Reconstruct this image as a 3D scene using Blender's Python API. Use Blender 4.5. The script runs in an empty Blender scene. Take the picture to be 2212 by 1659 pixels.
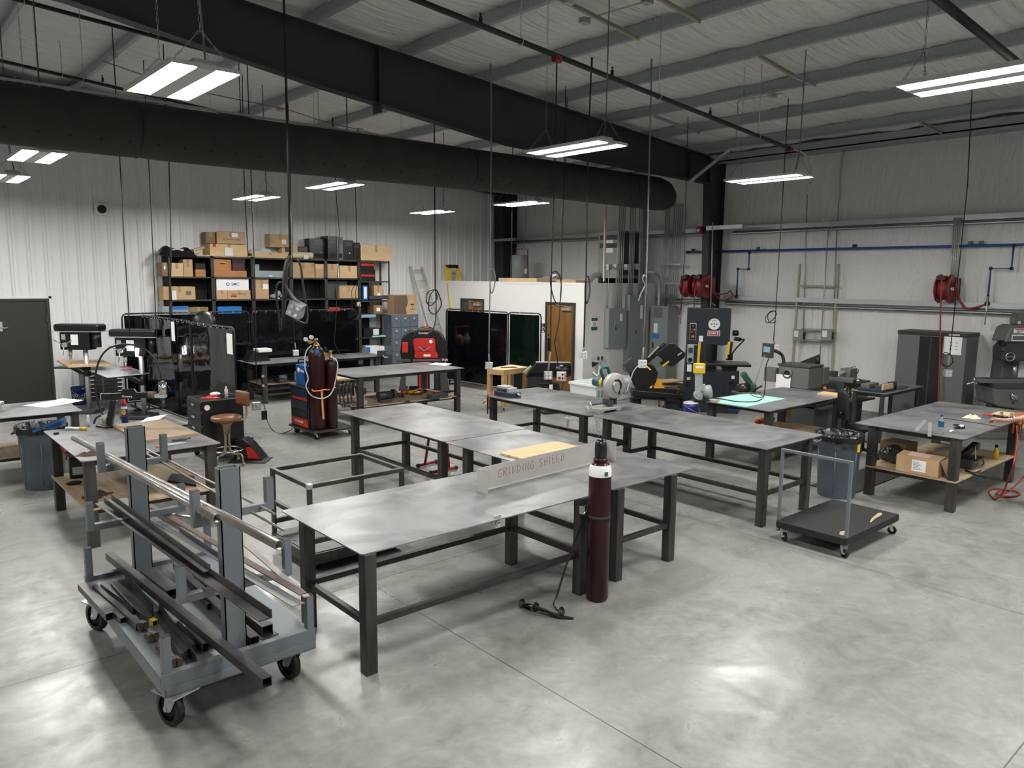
import bpy, math, random
from mathutils import Vector as V, Matrix as Mx
random.seed(7)
sc=bpy.context.scene; COL=sc.collection
PI=math.pi
# ---------------------------------------------------------------- camera (metres; X into the right wall, Y to the left wall)
F_PX=1635.8; PITCH,ROLL,YAW=0.138026,0.0107626,0.852006; CH=2.7
c_,s_=math.cos,math.sin
FW=V((c_(YAW)*c_(PITCH),s_(YAW)*c_(PITCH),-s_(PITCH)))
_r=V((s_(YAW),-c_(YAW),0)); _u=_r.cross(FW)
RT=_r*c_(ROLL)+_u*s_(ROLL); UP=_u*c_(ROLL)-_r*s_(ROLL)
EYE=V((0,0,CH))
cam=bpy.data.cameras.new('camera'); camo=bpy.data.objects.new('camera',cam); COL.objects.link(camo)
camo.matrix_world=Mx(((RT.x,UP.x,-FW.x,0),(RT.y,UP.y,-FW.y,0),(RT.z,UP.z,-FW.z,CH),(0,0,0,1)))
cam.sensor_fit='HORIZONTAL'; cam.sensor_width=36; cam.lens=36*F_PX/2212; cam.clip_start=.05; cam.clip_end=200
sc.camera=camo
def _ray(x,y): return FW+RT*((x-1106)/F_PX)-UP*((y-829.5)/F_PX)
def gz(x,y,z=0.): d=_ray(x,y); return EYE+d*((z-CH)/d.z)     # photo measurement -> point on a level plane
def gx(x,y,X): d=_ray(x,y); return EYE+d*(X/d.x)             # ... on a plane parallel to the right wall
def gy(x,y,Y): d=_ray(x,y); return EYE+d*(Y/d.y)             # ... on a plane parallel to the left wall
# ---------------------------------------------------------------- mesh builder
class MB:
    world=False
    def __init__(s): s.v=[]; s.f=[]; s.sm=[]
    def add(s,vs,fs,sm=False):
        n=len(s.v); s.v+= [V(p) for p in vs]; s.f+=[tuple(i+n for i in f) for f in fs]; s.sm+=[sm]*len(fs) if not isinstance(sm,list) else sm
        return s
    def box(s,x0,y0,z0,x1,y1,z1,rot=None,org=None):
        x0,x1=min(x0,x1),max(x0,x1); y0,y1=min(y0,y1),max(y0,y1); z0,z1=min(z0,z1),max(z0,z1)
        vs=[V(p) for p in ((x0,y0,z0),(x1,y0,z0),(x1,y1,z0),(x0,y1,z0),(x0,y0,z1),(x1,y0,z1),(x1,y1,z1),(x0,y1,z1))]
        if rot is not None:
            o=V(org) if org is not None else V(((x0+x1)/2,(y0+y1)/2,(z0+z1)/2))
            vs=[o+rot@(p-o) for p in vs]
        return s.add(vs,[(0,3,2,1),(4,5,6,7),(0,1,5,4),(1,2,6,5),(2,3,7,6),(3,0,4,7)])
    def cb(s,c,d,rz=0,rot=None):
        c=V(c); r=rot if rot is not None else Mx.Rotation(rz,3,'Z')
        return s.box(c.x-d[0]/2,c.y-d[1]/2,c.z-d[2]/2,c.x+d[0]/2,c.y+d[1]/2,c.z+d[2]/2,rot=r)
    @staticmethod
    def fr(d,up=(0,0,1)):
        d=V(d).normalized(); u=V(up)
        if abs(d.dot(u.normalized()))>.98: u=V((1,0,0)) if abs(d.x)<.9 else V((0,1,0))
        a=d.cross(u).normalized(); b=a.cross(d).normalized(); return a,b
    def bar(s,p,q,w,h,up=(0,0,1)):
        p,q=V(p),V(q); a,b=s.fr(q-p,up); a=a*w/2; b=b*h/2
        return s.add([p-a-b,p+a-b,p+a+b,p-a+b,q-a-b,q+a-b,q+a+b,q-a+b],[(0,3,2,1),(4,5,6,7),(0,1,5,4),(1,2,6,5),(2,3,7,6),(3,0,4,7)])
    def hol(s,p,q,w,h,t=.004,up=(0,0,1)):            # hollow rectangular tube
        p,q=V(p),V(q); a,b=s.fr(q-p,up); vs=[]
        for o in (p,q):
            for k in (0,t): 
                A=a*(w/2-k); B=b*(h/2-k); vs+=[o-A-B,o+A-B,o+A+B,o-A+B]
        fs=[]
        for i in range(4):
            j=(i+1)%4; fs+=[(i,j,8+j,8+i),(4+j,4+i,12+i,12+j),(i,4+i,4+j,j),(8+i,8+j,12+j,12+i)]
        return s.add(vs,fs)
    def ell(s,p,q,w,h,t=.005,up=(0,0,1),side=1):     # steel angle
        p,q=V(p),V(q); a,b=s.fr(q-p,up); a=a*side
        pr=[(0,0),(w,0),(w,t),(t,t),(t,h),(0,h)]
        vs=[o+a*x+b*y for o in (p,q) for x,y in pr]
        return s.add(vs,[(0,1,2,3),(0,3,4,5),(9,8,7,6),(11,10,9,6)]+[(i,i+6,(i+1)%6+6,(i+1)%6) for i in range(6)])
    def tube(s,pts,r,n=8,closed=False,cap=True):
        pts=[V(p) for p in pts]; m=len(pts); rs=r if isinstance(r,(list,tuple)) else [r]*m
        vs=[]; a=None
        for i,p in enumerate(pts):
            if closed: d=pts[(i+1)%m]-pts[i-1]
            else: d=pts[min(i+1,m-1)]-pts[max(i-1,0)]
            if d.length<1e-9: d=V((0,0,1))
            d.normalize()
            if a is None: a,b=s.fr(d); b=d.cross(a)
            else:
                a=a-d*a.dot(d)
                if a.length<1e-6: a=s.fr(d)[0]
                a.normalize(); b=d.cross(a)
            for k in range(n):
                t=2*PI*k/n; vs.append(p+(a*c_(t)+b*s_(t))*rs[i])
        fs=[]
        for i in range(m if closed else m-1):
            j=(i+1)%m
            for k in range(n): l=(k+1)%n; fs.append((i*n+k,i*n+l,j*n+l,j*n+k))
        sm=[True]*len(fs)
        if cap and not closed: fs+=[tuple(range(n))[::-1],tuple((m-1)*n+k for k in range(n))]; sm+=[False,False]
        return s.add(vs,fs,sm)
    def cyl(s,p,q,r,r2=None,n=20): 
        r2=r if r2 is None else r2
        return s.tube([p,q],[r,r2],n)
    def lathe(s,prof,o=(0,0,0),ax=(0,0,1),n=28,cap=True):
        o=V(o); d=V(ax).normalized(); a,b=s.fr(d,(0,0,1) if abs(d.z)<.9 else (1,0,0)); b=d.cross(a)
        vs=[]; 
        for r,h in prof:
            for k in range(n): t=2*PI*k/n; vs.append(o+d*h+(a*c_(t)+b*s_(t))*r)
        fs=[(i*n+k,i*n+(k+1)%n,(i+1)*n+(k+1)%n,(i+1)*n+k) for i in range(len(prof)-1) for k in range(n)]
        sm=[True]*len(fs)
        if cap:
            if prof[0][0]>1e-5: fs.append(tuple(range(n))[::-1]); sm.append(False)
            if prof[-1][0]>1e-5: fs.append(tuple((len(prof)-1)*n+k for k in range(n))); sm.append(False)
        return s.add(vs,fs,sm)
    def prism(s,poly,o,u,v,w,th):                    # polygon in (u,v) at o, extruded along w by th
        o,u,v,w=V(o),V(u),V(v),V(w); n=len(poly)
        vs=[o+u*x+v*y for x,y in poly]+[o+u*x+v*y+w*th for x,y in poly]
        return s.add(vs,[tuple(range(n))[::-1],tuple(range(n,2*n))]+[(i,(i+1)%n,(i+1)%n+n,i+n) for i in range(n)])
    def sph(s,c,r,sc3=(1,1,1),n=14,m=8):
        c=V(c); vs=[]; 
        for i in range(m+1):
            f=PI*i/m
            for k in range(n): t=2*PI*k/n; vs.append(c+V((s_(f)*c_(t)*sc3[0],s_(f)*s_(t)*sc3[1],c_(f)*sc3[2]))*r)
        return s.add(vs,[(i*n+k,(i+1)*n+k,(i+1)*n+(k+1)%n,i*n+(k+1)%n) for i in range(m) for k in range(n)],True)
    def tor(s,c,R,r,ax=(0,0,1),n=28,m=8):
        c=V(c); d=V(ax).normalized(); a,b=s.fr(d,(0,0,1) if abs(d.z)<.9 else (1,0,0))
        return s.tube([c+a*R*c_(2*PI*k/n)+b*R*s_(2*PI*k/n) for k in range(n)],r,m,closed=True)
    def rib(s,pts,w,up=(0,0,1),th=.002):             # flat strap along points
        pts=[V(p) for p in pts]
        for p,q in zip(pts,pts[1:]):
            if (q-p).length>1e-4: s.bar(p,q+(q-p).normalized()*th,w,th,up)
        return s
    def sheet(s,f,nu,nv,th=0):                       # parametric surface f(u,v)
        vs=[f(i/nu,j/nv) for i in range(nu+1) for j in range(nv+1)]; k=nv+1
        fs=[(i*k+j,(i+1)*k+j,(i+1)*k+j+1,i*k+j+1) for i in range(nu) for j in range(nv)]
        return s.add(vs,fs,True)
class W(MB): world=True
def sp(pts,n=8,closed=False):                        # Catmull-Rom through points
    P=[V(p) for p in pts]; out=[]; m=len(P)
    for i in range(m if closed else m-1):
        g=lambda k:P[k%m] if closed else P[max(0,min(m-1,k))]
        a,b,c,d=g(i-1),g(i),g(i+1),g(i+2)
        for k in range(n):
            t=k/n; out.append(.5*((2*b)+(c-a)*t+(2*a-5*b+4*c-d)*t*t+(3*b-a-3*c+d)*t**3))
    if not closed: out.append(P[-1])
    return out
# ---------------------------------------------------------------- objects
def _tags(o,label=None,cat=None,grp=None,kind=None):
    if label: o['label']=label
    if cat: o['category']=cat
    if grp: o['group']=grp
    if kind: o['kind']=kind
def _rootinv(p):
    m=Mx.Identity(4)
    while p is not None: m=p.matrix_basis@m; p=p.parent
    return m.inverted()
def P(name,mb,mat,par=None,label=None,bev=0,cat=None,grp=None,kind=None,sub=0):
    me=bpy.data.meshes.new(name)
    vs=mb.v
    if mb.world and par is not None: iv=_rootinv(par); vs=[iv@p for p in vs]
    me.from_pydata([tuple(p) for p in vs],[],mb.f); me.polygons.foreach_set('use_smooth',mb.sm)
    me.validate(); me.update()
    if isinstance(mat,str): mat=M[mat]
    me.materials.append(mat)
    o=bpy.data.objects.new(name,me); COL.objects.link(o)
    if par is not None: o.parent=par
    _tags(o,label,cat,grp,kind)
    if bev:
        b=o.modifiers.new('bevel','BEVEL'); b.width=bev; b.segments=2; b.limit_method='ANGLE'; b.angle_limit=.6
    if sub:
        b=o.modifiers.new('sub','SUBSURF'); b.levels=sub; b.render_levels=sub
    return o
def T(name,label,cat,loc=(0,0,0),rz=0,grp=None):
    o=bpy.data.objects.new(name,None); o.empty_display_size=.1; COL.objects.link(o)
    o.location=loc; o.rotation_euler=(0,0,rz); o.matrix_basis=Mx.Translation(V(loc))@Mx.Rotation(rz,4,'Z'); _tags(o,label,cat,grp); return o
def O(name,mb,mat,label,cat,grp=None,bev=0,sub=0,kind=None): 
    # one-mesh thing: origin at the base of the mesh
    lo=V((min(p.x for p in mb.v),min(p.y for p in mb.v),min(p.z for p in mb.v))); hi=V((max(p.x for p in mb.v),max(p.y for p in mb.v),0))
    o0=V(((lo.x+hi.x)/2,(lo.y+hi.y)/2,lo.z)); mb.v=[p-o0 for p in mb.v]
    o=P(name,mb,mat,None,label,bev,cat,grp,kind,sub); o.location=o0; o.matrix_basis=Mx.Translation(o0); return o
def S(name,mb,mat,bev=0): return P(name,mb,mat,None,None,bev,None,None,'structure')
def dup(root,loc,rz,label=None):
    r=root.copy(); COL.objects.link(r); r.location=loc; r.rotation_euler=(0,0,rz)
    if label: r['label']=label
    for ch in list(root.children):
        c=ch.copy(); COL.objects.link(c); c.parent=r
        for g in list(ch.children):
            d=g.copy(); COL.objects.link(d); d.parent=c
    return r
def txt(body,size,loc,right,up,mat,par,name='lettering',th=.0008,align='CENTER',wx=1.0,local=False):
    cu=bpy.data.curves.new(name,'FONT'); cu.body=body; cu.size=size; cu.extrude=th; cu.align_x=align; cu.align_y='CENTER'; cu.offset=size*.012
    cu.materials.append(M[mat] if isinstance(mat,str) else mat)
    o=bpy.data.objects.new(name,cu); COL.objects.link(o)
    bpy.context.view_layer.update(); dg=bpy.context.evaluated_depsgraph_get()
    me=bpy.data.meshes.new_from_object(o.evaluated_get(dg)); me.name=name; bpy.data.objects.remove(o)
    if not me.materials: me.materials.append(M[mat] if isinstance(mat,str) else mat)
    o=bpy.data.objects.new(name,me); COL.objects.link(o)
    r=V(right).normalized(); u=V(up); u=(u-r*u.dot(r)).normalized(); n=r.cross(u)
    m=Mx(((r.x*wx,u.x,n.x,loc[0]),(r.y*wx,u.y,n.y,loc[1]),(r.z*wx,u.z,n.z,loc[2]),(0,0,0,1)))
    if par is not None:
        o.parent=par
        if not local: m=_rootinv(par)@m
    o.matrix_basis=m; return o
_fh=V((FW.x,FW.y,0)).normalized(); _rh=V((_fh.y,-_fh.x,0))
def gv(x,y,c):                                       # photo measurement on the upright plane through c square to the view
    d=_ray(x,y); c=V(c)-EYE; k=(c.x*_fh.x+c.y*_fh.y)/(d.x*_fh.x+d.y*_fh.y); return EYE+d*k
# ---------------------------------------------------------------- materials
M={}
def mat(name,col,r=.5,m=0.,n=None,col2=None,stretch=(1,1,1),b=None,em=0,tr=0,spec=.5,wave=None,coat=0,alpha=1,det=4,ramp=(.35,.65)):
    mt=bpy.data.materials.new(name); mt.use_nodes=True; nt=mt.node_tree; bs=nt.nodes['Principled BSDF']; L=nt.links
    col=tuple(col)+(1,) if not isinstance(col,(int,float)) else (col,col,col,1)
    bs.inputs['Base Color'].default_value=col; bs.inputs['Roughness'].default_value=r; bs.inputs['Metallic'].default_value=m
    bs.inputs['Specular IOR Level'].default_value=spec
    if tr: bs.inputs['Transmission Weight'].default_value=tr; bs.inputs['IOR'].default_value=1.33
    if coat: bs.inputs['Coat Weight'].default_value=coat; bs.inputs['Coat Roughness'].default_value=.1
    if em: bs.inputs['Emission Color'].default_value=col; bs.inputs['Emission Strength'].default_value=em
    if n or b or wave:
        tc=nt.nodes.new('ShaderNodeTexCoord'); mp=nt.nodes.new('ShaderNodeMapping'); mp.inputs['Scale'].default_value=stretch
        L.new(tc.outputs['Object'],mp.inputs[0])
    if n:
        nz=nt.nodes.new('ShaderNodeTexNoise'); nz.inputs['Scale'].default_value=n; nz.inputs['Detail'].default_value=det; L.new(mp.outputs[0],nz.inputs['Vector'])
        if wave: nz.inputs['Distortion'].default_value=wave
        cr=nt.nodes.new('ShaderNodeValToRGB'); cr.color_ramp.elements[0].position=ramp[0]; cr.color_ramp.elements[1].position=ramp[1]
        c2=tuple(col2)+(1,) if not isinstance(col2,(int,float)) else (col2,col2,col2,1)
        cr.color_ramp.elements[0].color=col; cr.color_ramp.elements[1].color=c2
        L.new(nz.outputs[0],cr.inputs[0]); L.new(cr.outputs[0],bs.inputs['Base Color'])
    if b:
        nb=nt.nodes.new('ShaderNodeTexNoise'); nb.inputs['Scale'].default_value=b[0]; nb.inputs['Detail'].default_value=3; L.new(mp.outputs[0],nb.inputs['Vector'])
        bp=nt.nodes.new('ShaderNodeBump'); bp.inputs['Strength'].default_value=b[1]; bp.inputs['Distance'].default_value=b[2] if len(b)>2 else .01
        L.new(nb.outputs[0],bp.inputs['Height']); L.new(bp.outputs[0],bs.inputs['Normal'])
    M[name]=mt; return mt
mat('top_steel',(.125,.128,.133),.36,.42,n=1.7,col2=(.29,.292,.296),stretch=(1,1,4),det=9,wave=1.,ramp=(.34,.62),b=(40,.05))
mat('raw_steel',(.045,.043,.04),.42,.55,n=3,col2=(.085,.08,.075),stretch=(6,6,1),det=5)
mat('dark_tube',(.03,.029,.028),.4,.5,n=5,col2=(.06,.057,.053))
mat('stock_steel',(.055,.052,.05),.38,.75,n=4,col2=(.12,.115,.11),det=6)
mat('pipe_steel',(.3,.27,.25),.32,.85,n=3,col2=(.5,.47,.44),stretch=(1,1,1),det=6)
mat('rack_grey',(.155,.175,.197),.36,.1)
mat('bar_grey',(.2,.205,.21),.36,.4)
mat('rack_dark',(.06,.068,.078),.4,.1)
mat('galv',(.46,.5,.52),.36,.6,n=60,col2=(.53,.57,.59))
mat('galv_dull',(.4,.45,.47),.42,.4,n=30,col2=(.47,.52,.54))
mat('conduit',(.42,.43,.43),.35,.4)
mat('beam_paint',(.026,.029,.036),.5,.0,n=2,col2=(.034,.037,.044))
mat('duct_cloth',(.034,.033,.029),.85,n=3,col2=(.042,.041,.036))
mat('black_pipe',(.01,.01,.01),.5)
mat('black_paint',(.007,.007,.0075),.32)
mat('black_matte',(.01,.01,.01),.65)
mat('black_vinyl',(.0025,.003,.004),.07,0,b=(1.6,.25,.05),spec=.3)
mat('shelf_olive',(.035,.033,.026),.5)
mat('shelf_back',(.006,.006,.006),.8)
mat('rubber',(.008,.008,.008),.45)
mat('chrome',(.62,.62,.62),.16,1)
mat('brushed',(.58,.58,.57),.33,.7,n=6,col2=(.7,.7,.69))
mat('aluminium',(.56,.55,.52),.36,.5,n=3,col2=(.66,.65,.62))
mat('white_paint',(.78,.78,.77),.5)
mat('office_white',(.76,.755,.74),.55)
mat('office_side',(.76,.755,.74),.55)
mat('white_plastic',(.75,.75,.74),.4)
mat('paper',(.85,.85,.84),.7)
mat('ink',(.12,.12,.13),.7)
mat('lens',(1,.985,.94),.5,em=92)
mat('lamp_white',(.62,.62,.61),.45)
mat('maroon',(.022,.0035,.0055),.3,n=5,col2=(.03,.005,.0075),spec=.35)
mat('cap_black',(.008,.012,.012),.25)
mat('red_paint',(.19,.006,.008),.35,coat=.3)
mat('hose_red',(.26,.025,.02),.5)
mat('stand_red',(.24,.012,.022),.4)
mat('bright_red',(.5,.02,.015),.4)
mat('blue_paint',(.015,.09,.28),.35)
mat('pipe_blue',(.025,.085,.34),.4)
mat('bucket_blue',(.008,.018,.16),.35)
mat('yellow',(.75,.5,.015),.45)
mat('orange',(.65,.16,.03),.5)
mat('orange_strap',(.85,.32,.12),.6)
mat('teal_paint',(.01,.09,.11),.35)
mat('green_paint',(.012,.06,.035),.4)
mat('mint',(.32,.62,.54),.7)
mat('light_blue',(.22,.4,.56),.6)
mat('navy',(.012,.02,.05),.4)
mat('bin_blue',(.02,.17,.5),.4)
mat('panel_grey',(.24,.27,.265),.45)
mat('panel_dark',(.19,.215,.215),.45)
mat('vent_dark',(.05,.055,.055),.6)
mat('locker_blue',(.11,.13,.16),.4)
mat('cabinet_grey',(.13,.135,.14),.45)
mat('cabinet_dark',(.022,.022,.023),.5)
mat('machine_grey',(.13,.13,.125),.42)
mat('machine_dark',(.05,.05,.049),.4)
mat('saw_blue',(.014,.021,.028),.33,coat=.2)
mat('saw_silver',(.42,.42,.4),.38,.35)
mat('vise_blue',(.018,.032,.06),.4)
mat('can_grey',(.095,.115,.145),.5)
mat('bag_black',(.008,.008,.009),.22,b=(14,.8,.02))
mat('cardboard',(.46,.3,.16),.75,n=3,col2=(.54,.37,.21))
mat('cardboard_lt',(.58,.41,.22),.75,n=3,col2=(.66,.48,.28))
mat('cardboard_dk',(.2,.135,.075),.75,n=3,col2=(.25,.17,.1))
mat('card_brown',(.12,.085,.05),.7)
mat('tape_tan',(.36,.23,.11),.4)
mat('ply',(.5,.34,.17),.6,n=2.2,col2=(.66,.49,.28),stretch=(1,9,1),det=6,wave=.6)
mat('ply_dirty',(.24,.17,.11),.6,n=1.8,col2=(.36,.26,.17),det=7,wave=1)
mat('ply_shelf',(.34,.25,.16),.65,n=2,col2=(.5,.38,.25),stretch=(7,1,1),det=6,wave=.5)
mat('plank',(.42,.3,.18),.65,n=2,col2=(.58,.44,.28),stretch=(9,1,1),det=6,wave=.4)
mat('lumber',(.42,.25,.1),.6,n=3,col2=(.52,.33,.15),stretch=(6,6,1),det=5)
mat('door_wood',(.16,.075,.022),.4,n=2.5,col2=(.24,.12,.04),stretch=(5,5,.6),det=7,wave=.8)
mat('wood_red',(.36,.15,.05),.45,n=3,col2=(.45,.2,.07),stretch=(1,1,6))
mat('door_dark',(.026,.024,.018),.5)
mat('door_frame',(.03,.029,.026),.5)
mat('clear',(.9,.92,.92),.05,tr=.95)
mat('liquid_yellow',(.75,.45,.02),.2)
mat('cable_black',(.008,.008,.008),.45)
mat('cable_grey',(.22,.22,.22),.5)
mat('cable_lt',(.5,.49,.46),.5)
mat('box_metal',(.5,.51,.52),.35,.7,n=20,col2=(.62,.63,.64))
mat('leather',(.17,.065,.028),.35,n=8,col2=(.2,.08,.035))
mat('stool_metal',(.33,.26,.17),.35,.6)
mat('rag',(.68,.58,.42),.9)
mat('rag_brown',(.09,.045,.035),.9)
mat('skin',(.5,.27,.19),.5,n=9,col2=(.56,.32,.23))
mat('denim',(.02,.03,.055),.85)
mat('shirt',(.025,.028,.032),.85)
mat('hair',(.04,.025,.015),.7)
mat('brass',(.5,.36,.12),.3,.9)
mat('white_hose',(.55,.55,.52),.5)
mat('tote',(.82,.84,.84),.4)
mat('pvc',(.78,.77,.72),.4)
mat('cream',(.62,.55,.38),.6)
mat('mesh_dark',(.01,.01,.011),.8)
mat('mat_rubber',(.03,.03,.03),.7)
mat('glass_grey',(.3,.35,.38),.2)
mat('marker_red',(.38,.015,.015),.6)
mat('tan_plastic',(.4,.36,.28),.5)
mat('rust',(.06,.042,.034),.55,n=6,col2=(.11,.075,.058))
mat('copper_pipe',(.3,.05,.04),.5)
mat('concrete_dust',(.25,.25,.24),.9)
mat('tank_grey',(.28,.29,.3),.4)
mat('purple_cable',(.05,.04,.11),.5)
mat('sign_green',(.01,.12,.06),.5)
mat('sprayed_white',(.7,.7,.7),.5)
mat('clear_poly',(.6,.6,.58),.15,0,b=(12,.9,.02))
mat('dark_poly',(.035,.036,.04),.12,0,b=(12,.9,.02))
# concrete floor: mottled, sealed, with saw-cut joints
def floor_mat():
    mt=mat('concrete',(.3,.3,.29),.3); nt=mt.node_tree; bs=nt.nodes['Principled BSDF']; L=nt.links; N=nt.nodes.new
    geo=N('ShaderNodeNewGeometry'); 
    def noise(sc_,det,dist=0,st=(1,1,1)):
        mp=N('ShaderNodeMapping'); mp.inputs['Scale'].default_value=st; L.new(geo.outputs['Position'],mp.inputs[0])
        n=N('ShaderNodeTexNoise'); n.inputs['Scale'].default_value=sc_; n.inputs['Detail'].default_value=det; n.inputs['Distortion'].default_value=dist; n.inputs['Roughness'].default_value=.6; L.new(mp.outputs[0],n.inputs['Vector']); return n.outputs[0]
    def mth(op,a,b=None,c=None):
        m=N('ShaderNodeMath'); m.operation=op
        for i,x in enumerate((a,b,c)):
            if x is None: continue
            if isinstance(x,(int,float)): m.inputs[i].default_value=x
            else: L.new(x,m.inputs[i])
        return m.outputs[0]
    a=noise(.55,8,.5); b_=noise(2.6,10,1.2); c=noise(14,6,.3); d=noise(1.1,6,2.,(.35,1.6,1))
    t=mth('ADD',mth('ADD',mth('MULTIPLY',a,.3),mth('MULTIPLY',b_,.36)),mth('ADD',mth('MULTIPLY',c,.16),mth('MULTIPLY',d,.22)))
    cr=N('ShaderNodeValToRGB'); e=cr.color_ramp.elements; e[0].position=.36; e[0].color=(.12,.122,.116,1); e[1].position=.64; e[1].color=(.35,.353,.332,1)
    k=cr.color_ramp.elements.new(.49); k.color=(.23,.233,.22,1)
    L.new(t,cr.inputs[0])
    sx=N('ShaderNodeSeparateXYZ'); L.new(geo.outputs['Position'],sx.inputs[0])
    def joint(o,off,per):
        f=mth('FLOORED_MODULO',mth('SUBTRACT',o,off),per); f=mth('MINIMUM',f,mth('SUBTRACT',per,f)); return mth('LESS_THAN',f,.0045)
    j=mth('MAXIMUM',joint(sx.outputs[0],3.3,3.8),joint(sx.outputs[1],1.12,4.58))
    mx=N('ShaderNodeMix'); mx.data_type='RGBA'; L.new(j,mx.inputs[0]); L.new(cr.outputs[0],mx.inputs[6]); mx.inputs[7].default_value=(.05,.05,.048,1)
    L.new(mx.outputs[2],bs.inputs['Base Color'])
    rr=N('ShaderNodeMapRange'); rr.inputs['From Min'].default_value=.35; rr.inputs['From Max'].default_value=.65; rr.inputs['To Min'].default_value=.44; rr.inputs['To Max'].default_value=.22
    L.new(mth('ADD',mth('MULTIPLY',b_,.5),mth('MULTIPLY',a,.5)),rr.inputs[0]); L.new(rr.outputs[0],bs.inputs['Roughness'])
    bp=N('ShaderNodeBump'); bp.inputs['Strength'].default_value=.08; bp.inputs['Distance'].default_value=.01; L.new(c,bp.inputs['Height']); L.new(bp.outputs[0],bs.inputs['Normal'])
floor_mat()
def wrinkle_mat(name,col,r,layers,spec=.5):
    mt=mat(name,col,r,spec=spec); nt=mt.node_tree; bs=nt.nodes['Principled BSDF']; L=nt.links; geo=nt.nodes.new('ShaderNodeNewGeometry'); last=None
    for st,sc_,stg,dist,det in layers:
        mp=nt.nodes.new('ShaderNodeMapping'); mp.inputs['Scale'].default_value=st; L.new(geo.outputs['Position'],mp.inputs[0])
        n=nt.nodes.new('ShaderNodeTexNoise'); n.inputs['Scale'].default_value=sc_; n.inputs['Detail'].default_value=det; n.inputs['Distortion'].default_value=dist; L.new(mp.outputs[0],n.inputs['Vector'])
        bp=nt.nodes.new('ShaderNodeBump'); bp.inputs['Strength'].default_value=stg; bp.inputs['Distance'].default_value=.12 if 'ceil' in name else .05; L.new(n.outputs[0],bp.inputs['Height'])
        if last: L.new(last,bp.inputs['Normal'])
        last=bp.outputs[0]
    L.new(last,bs.inputs['Normal'])
wrinkle_mat('vinyl_wall',(.78,.78,.77),.24,[((1,1.3,.16),2.8,.6,.6,3),((1,2.2,.5),4.5,.55,1.2,3)])
wrinkle_mat('vinyl_ceiling',(.82,.815,.8),.45,[((.5,6,1),1.3,1.,.35,5)])
mat('ribbed_white',(.76,.76,.765),.38)
# ---------------------------------------------------------------- the building
XW,YW=15.82,18.4; X0,Y0=-7.,-8.
zt=lambda x: 6.29-(x-5.39)*.0776                     # underside of the purlins
f=MB().box(X0,Y0,-.2,XW+.3,YW+.3,0); S('floor',f,'concrete')
w=MB().box(XW,Y0,0,XW+.12,YW,5.75); S('wall_right',w,'vinyl_wall')
# ribbed steel sheet wall
w=MB(); pr=[]; x=X0
while x<XW:
    for dx,dy in ((0,0),(.075,0),(.1,-.03),(.135,-.03),(.16,0)): pr.append((x+dx,YW+dy))
    for q in (.215,.245): pr+= [(x+q-.012,YW),(x+q,YW-.006),(x+q+.012,YW)]
    x+=.305
pr=[q for q in pr if q[0]<XW]; n=len(pr)
w.add([(a,b,0) for a,b in pr]+[(a,b,7.6) for a,b in pr],[(i,i+n,i+1+n,i+1) for i in range(n-1)])
S('wall_left',w,'ribbed_white')
S('wall_rear',MB().box(X0,Y0-.1,0,XW,Y0,7.6),'ribbed_white')
S('wall_front',MB().box(X0-.1,Y0,0,X0,YW,7.6),'ribbed_white')
PX=[-5.6,-4.03,-2.46,-.88,.69,2.26,3.83,5.39,7.02,8.63,10.22,11.81,13.27,14.8]
# draped liner between purlins
w=MB(); ed=[X0]+PX+[XW]
for a,b in zip(ed,ed[1:]):
    def g(u,v,a=a,b=b):
        xx=a+(b-a)*u; y=Y0+(YW-Y0)*v
        sag=.1*(1-(2*u-1)**2)*(.75+.25*s_(y*2.1+a*3))+.012*s_(y*5.3+3*u+a)+.008*s_(y*9.1-2*u)
        return V((xx,y,zt(xx)+.21-sag))
    w.sheet(g,8,150)
S('ceiling',w,'vinyl_ceiling')
for xx in PX:
    z=zt(xx); pz=[(-.065,0),(0,0),(0,.2),(.065,.2),(.065,.195),(.006,.195),(.006,-.006),(-.065,-.006)]
    m=MB().prism([(-.066,.0),(-.066,.02),(-.06,.02),(-.06,.006),(.0,.006),(.0,.2),(.066,.2),(.066,.18),(.06,.18),(.06,.194),(.006,.194),(.006,.0)],(xx,Y0,z),(1,0,0),(0,0,1),(0,1,0),YW-Y0)
    S('purlin',m,'galv_dull')
# eave strut
S('trim_1',MB().box(XW-.22,Y0,5.45,XW,YW,5.48).box(XW-.03,Y0,5.38,XW,YW,5.6).box(XW-.22,Y0,5.4,XW-.2,YW,5.62),'galv_dull')
# main rafter (tapered I-beam) and columns
def rafter(Y,pts,fw,name='rafter'):
    m=MB(); 
    for (xa,za),(xb,zb) in zip(pts,pts[1:]):
        ta,tb=zt(xa)-.005,zt(xb)-.005
        m.add([(xa,Y-.006,za),(xb,Y-.006,zb),(xb,Y-.006,tb),(xa,Y-.006,ta),(xa,Y+.006,za),(xb,Y+.006,zb),(xb,Y+.006,tb),(xa,Y+.006,ta)],[(0,1,2,3),(7,6,5,4),(0,3,7,4),(1,5,6,2)])
        m.bar((xa,Y,za),(xb,Y,zb),fw,.016); m.bar((xa,Y,ta-.008),(xb,Y,tb-.008),fw,.016)
    return m
m=rafter(10.6,[(-6.5,6.35),(2.2,5.89),(5.54,5.45),(9.15,5.07),(14.53,4.95),(15.2,4.93)],.2)
m.box(6.42,10.5,5.22,6.46,10.7,6.2); m.box(14.4,10.5,4.95,14.42,10.7,5.56)
S('rafter',m,'beam_paint')
m=rafter(18.15,[(-6.5,6.9),(8,5.8),(15.5,5.2)],.2); S('rafter',m,'beam_paint')
m=rafter(2.9,[(-6.5,6.35),(2.2,6.1),(2.3,6.1)],.2)
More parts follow.
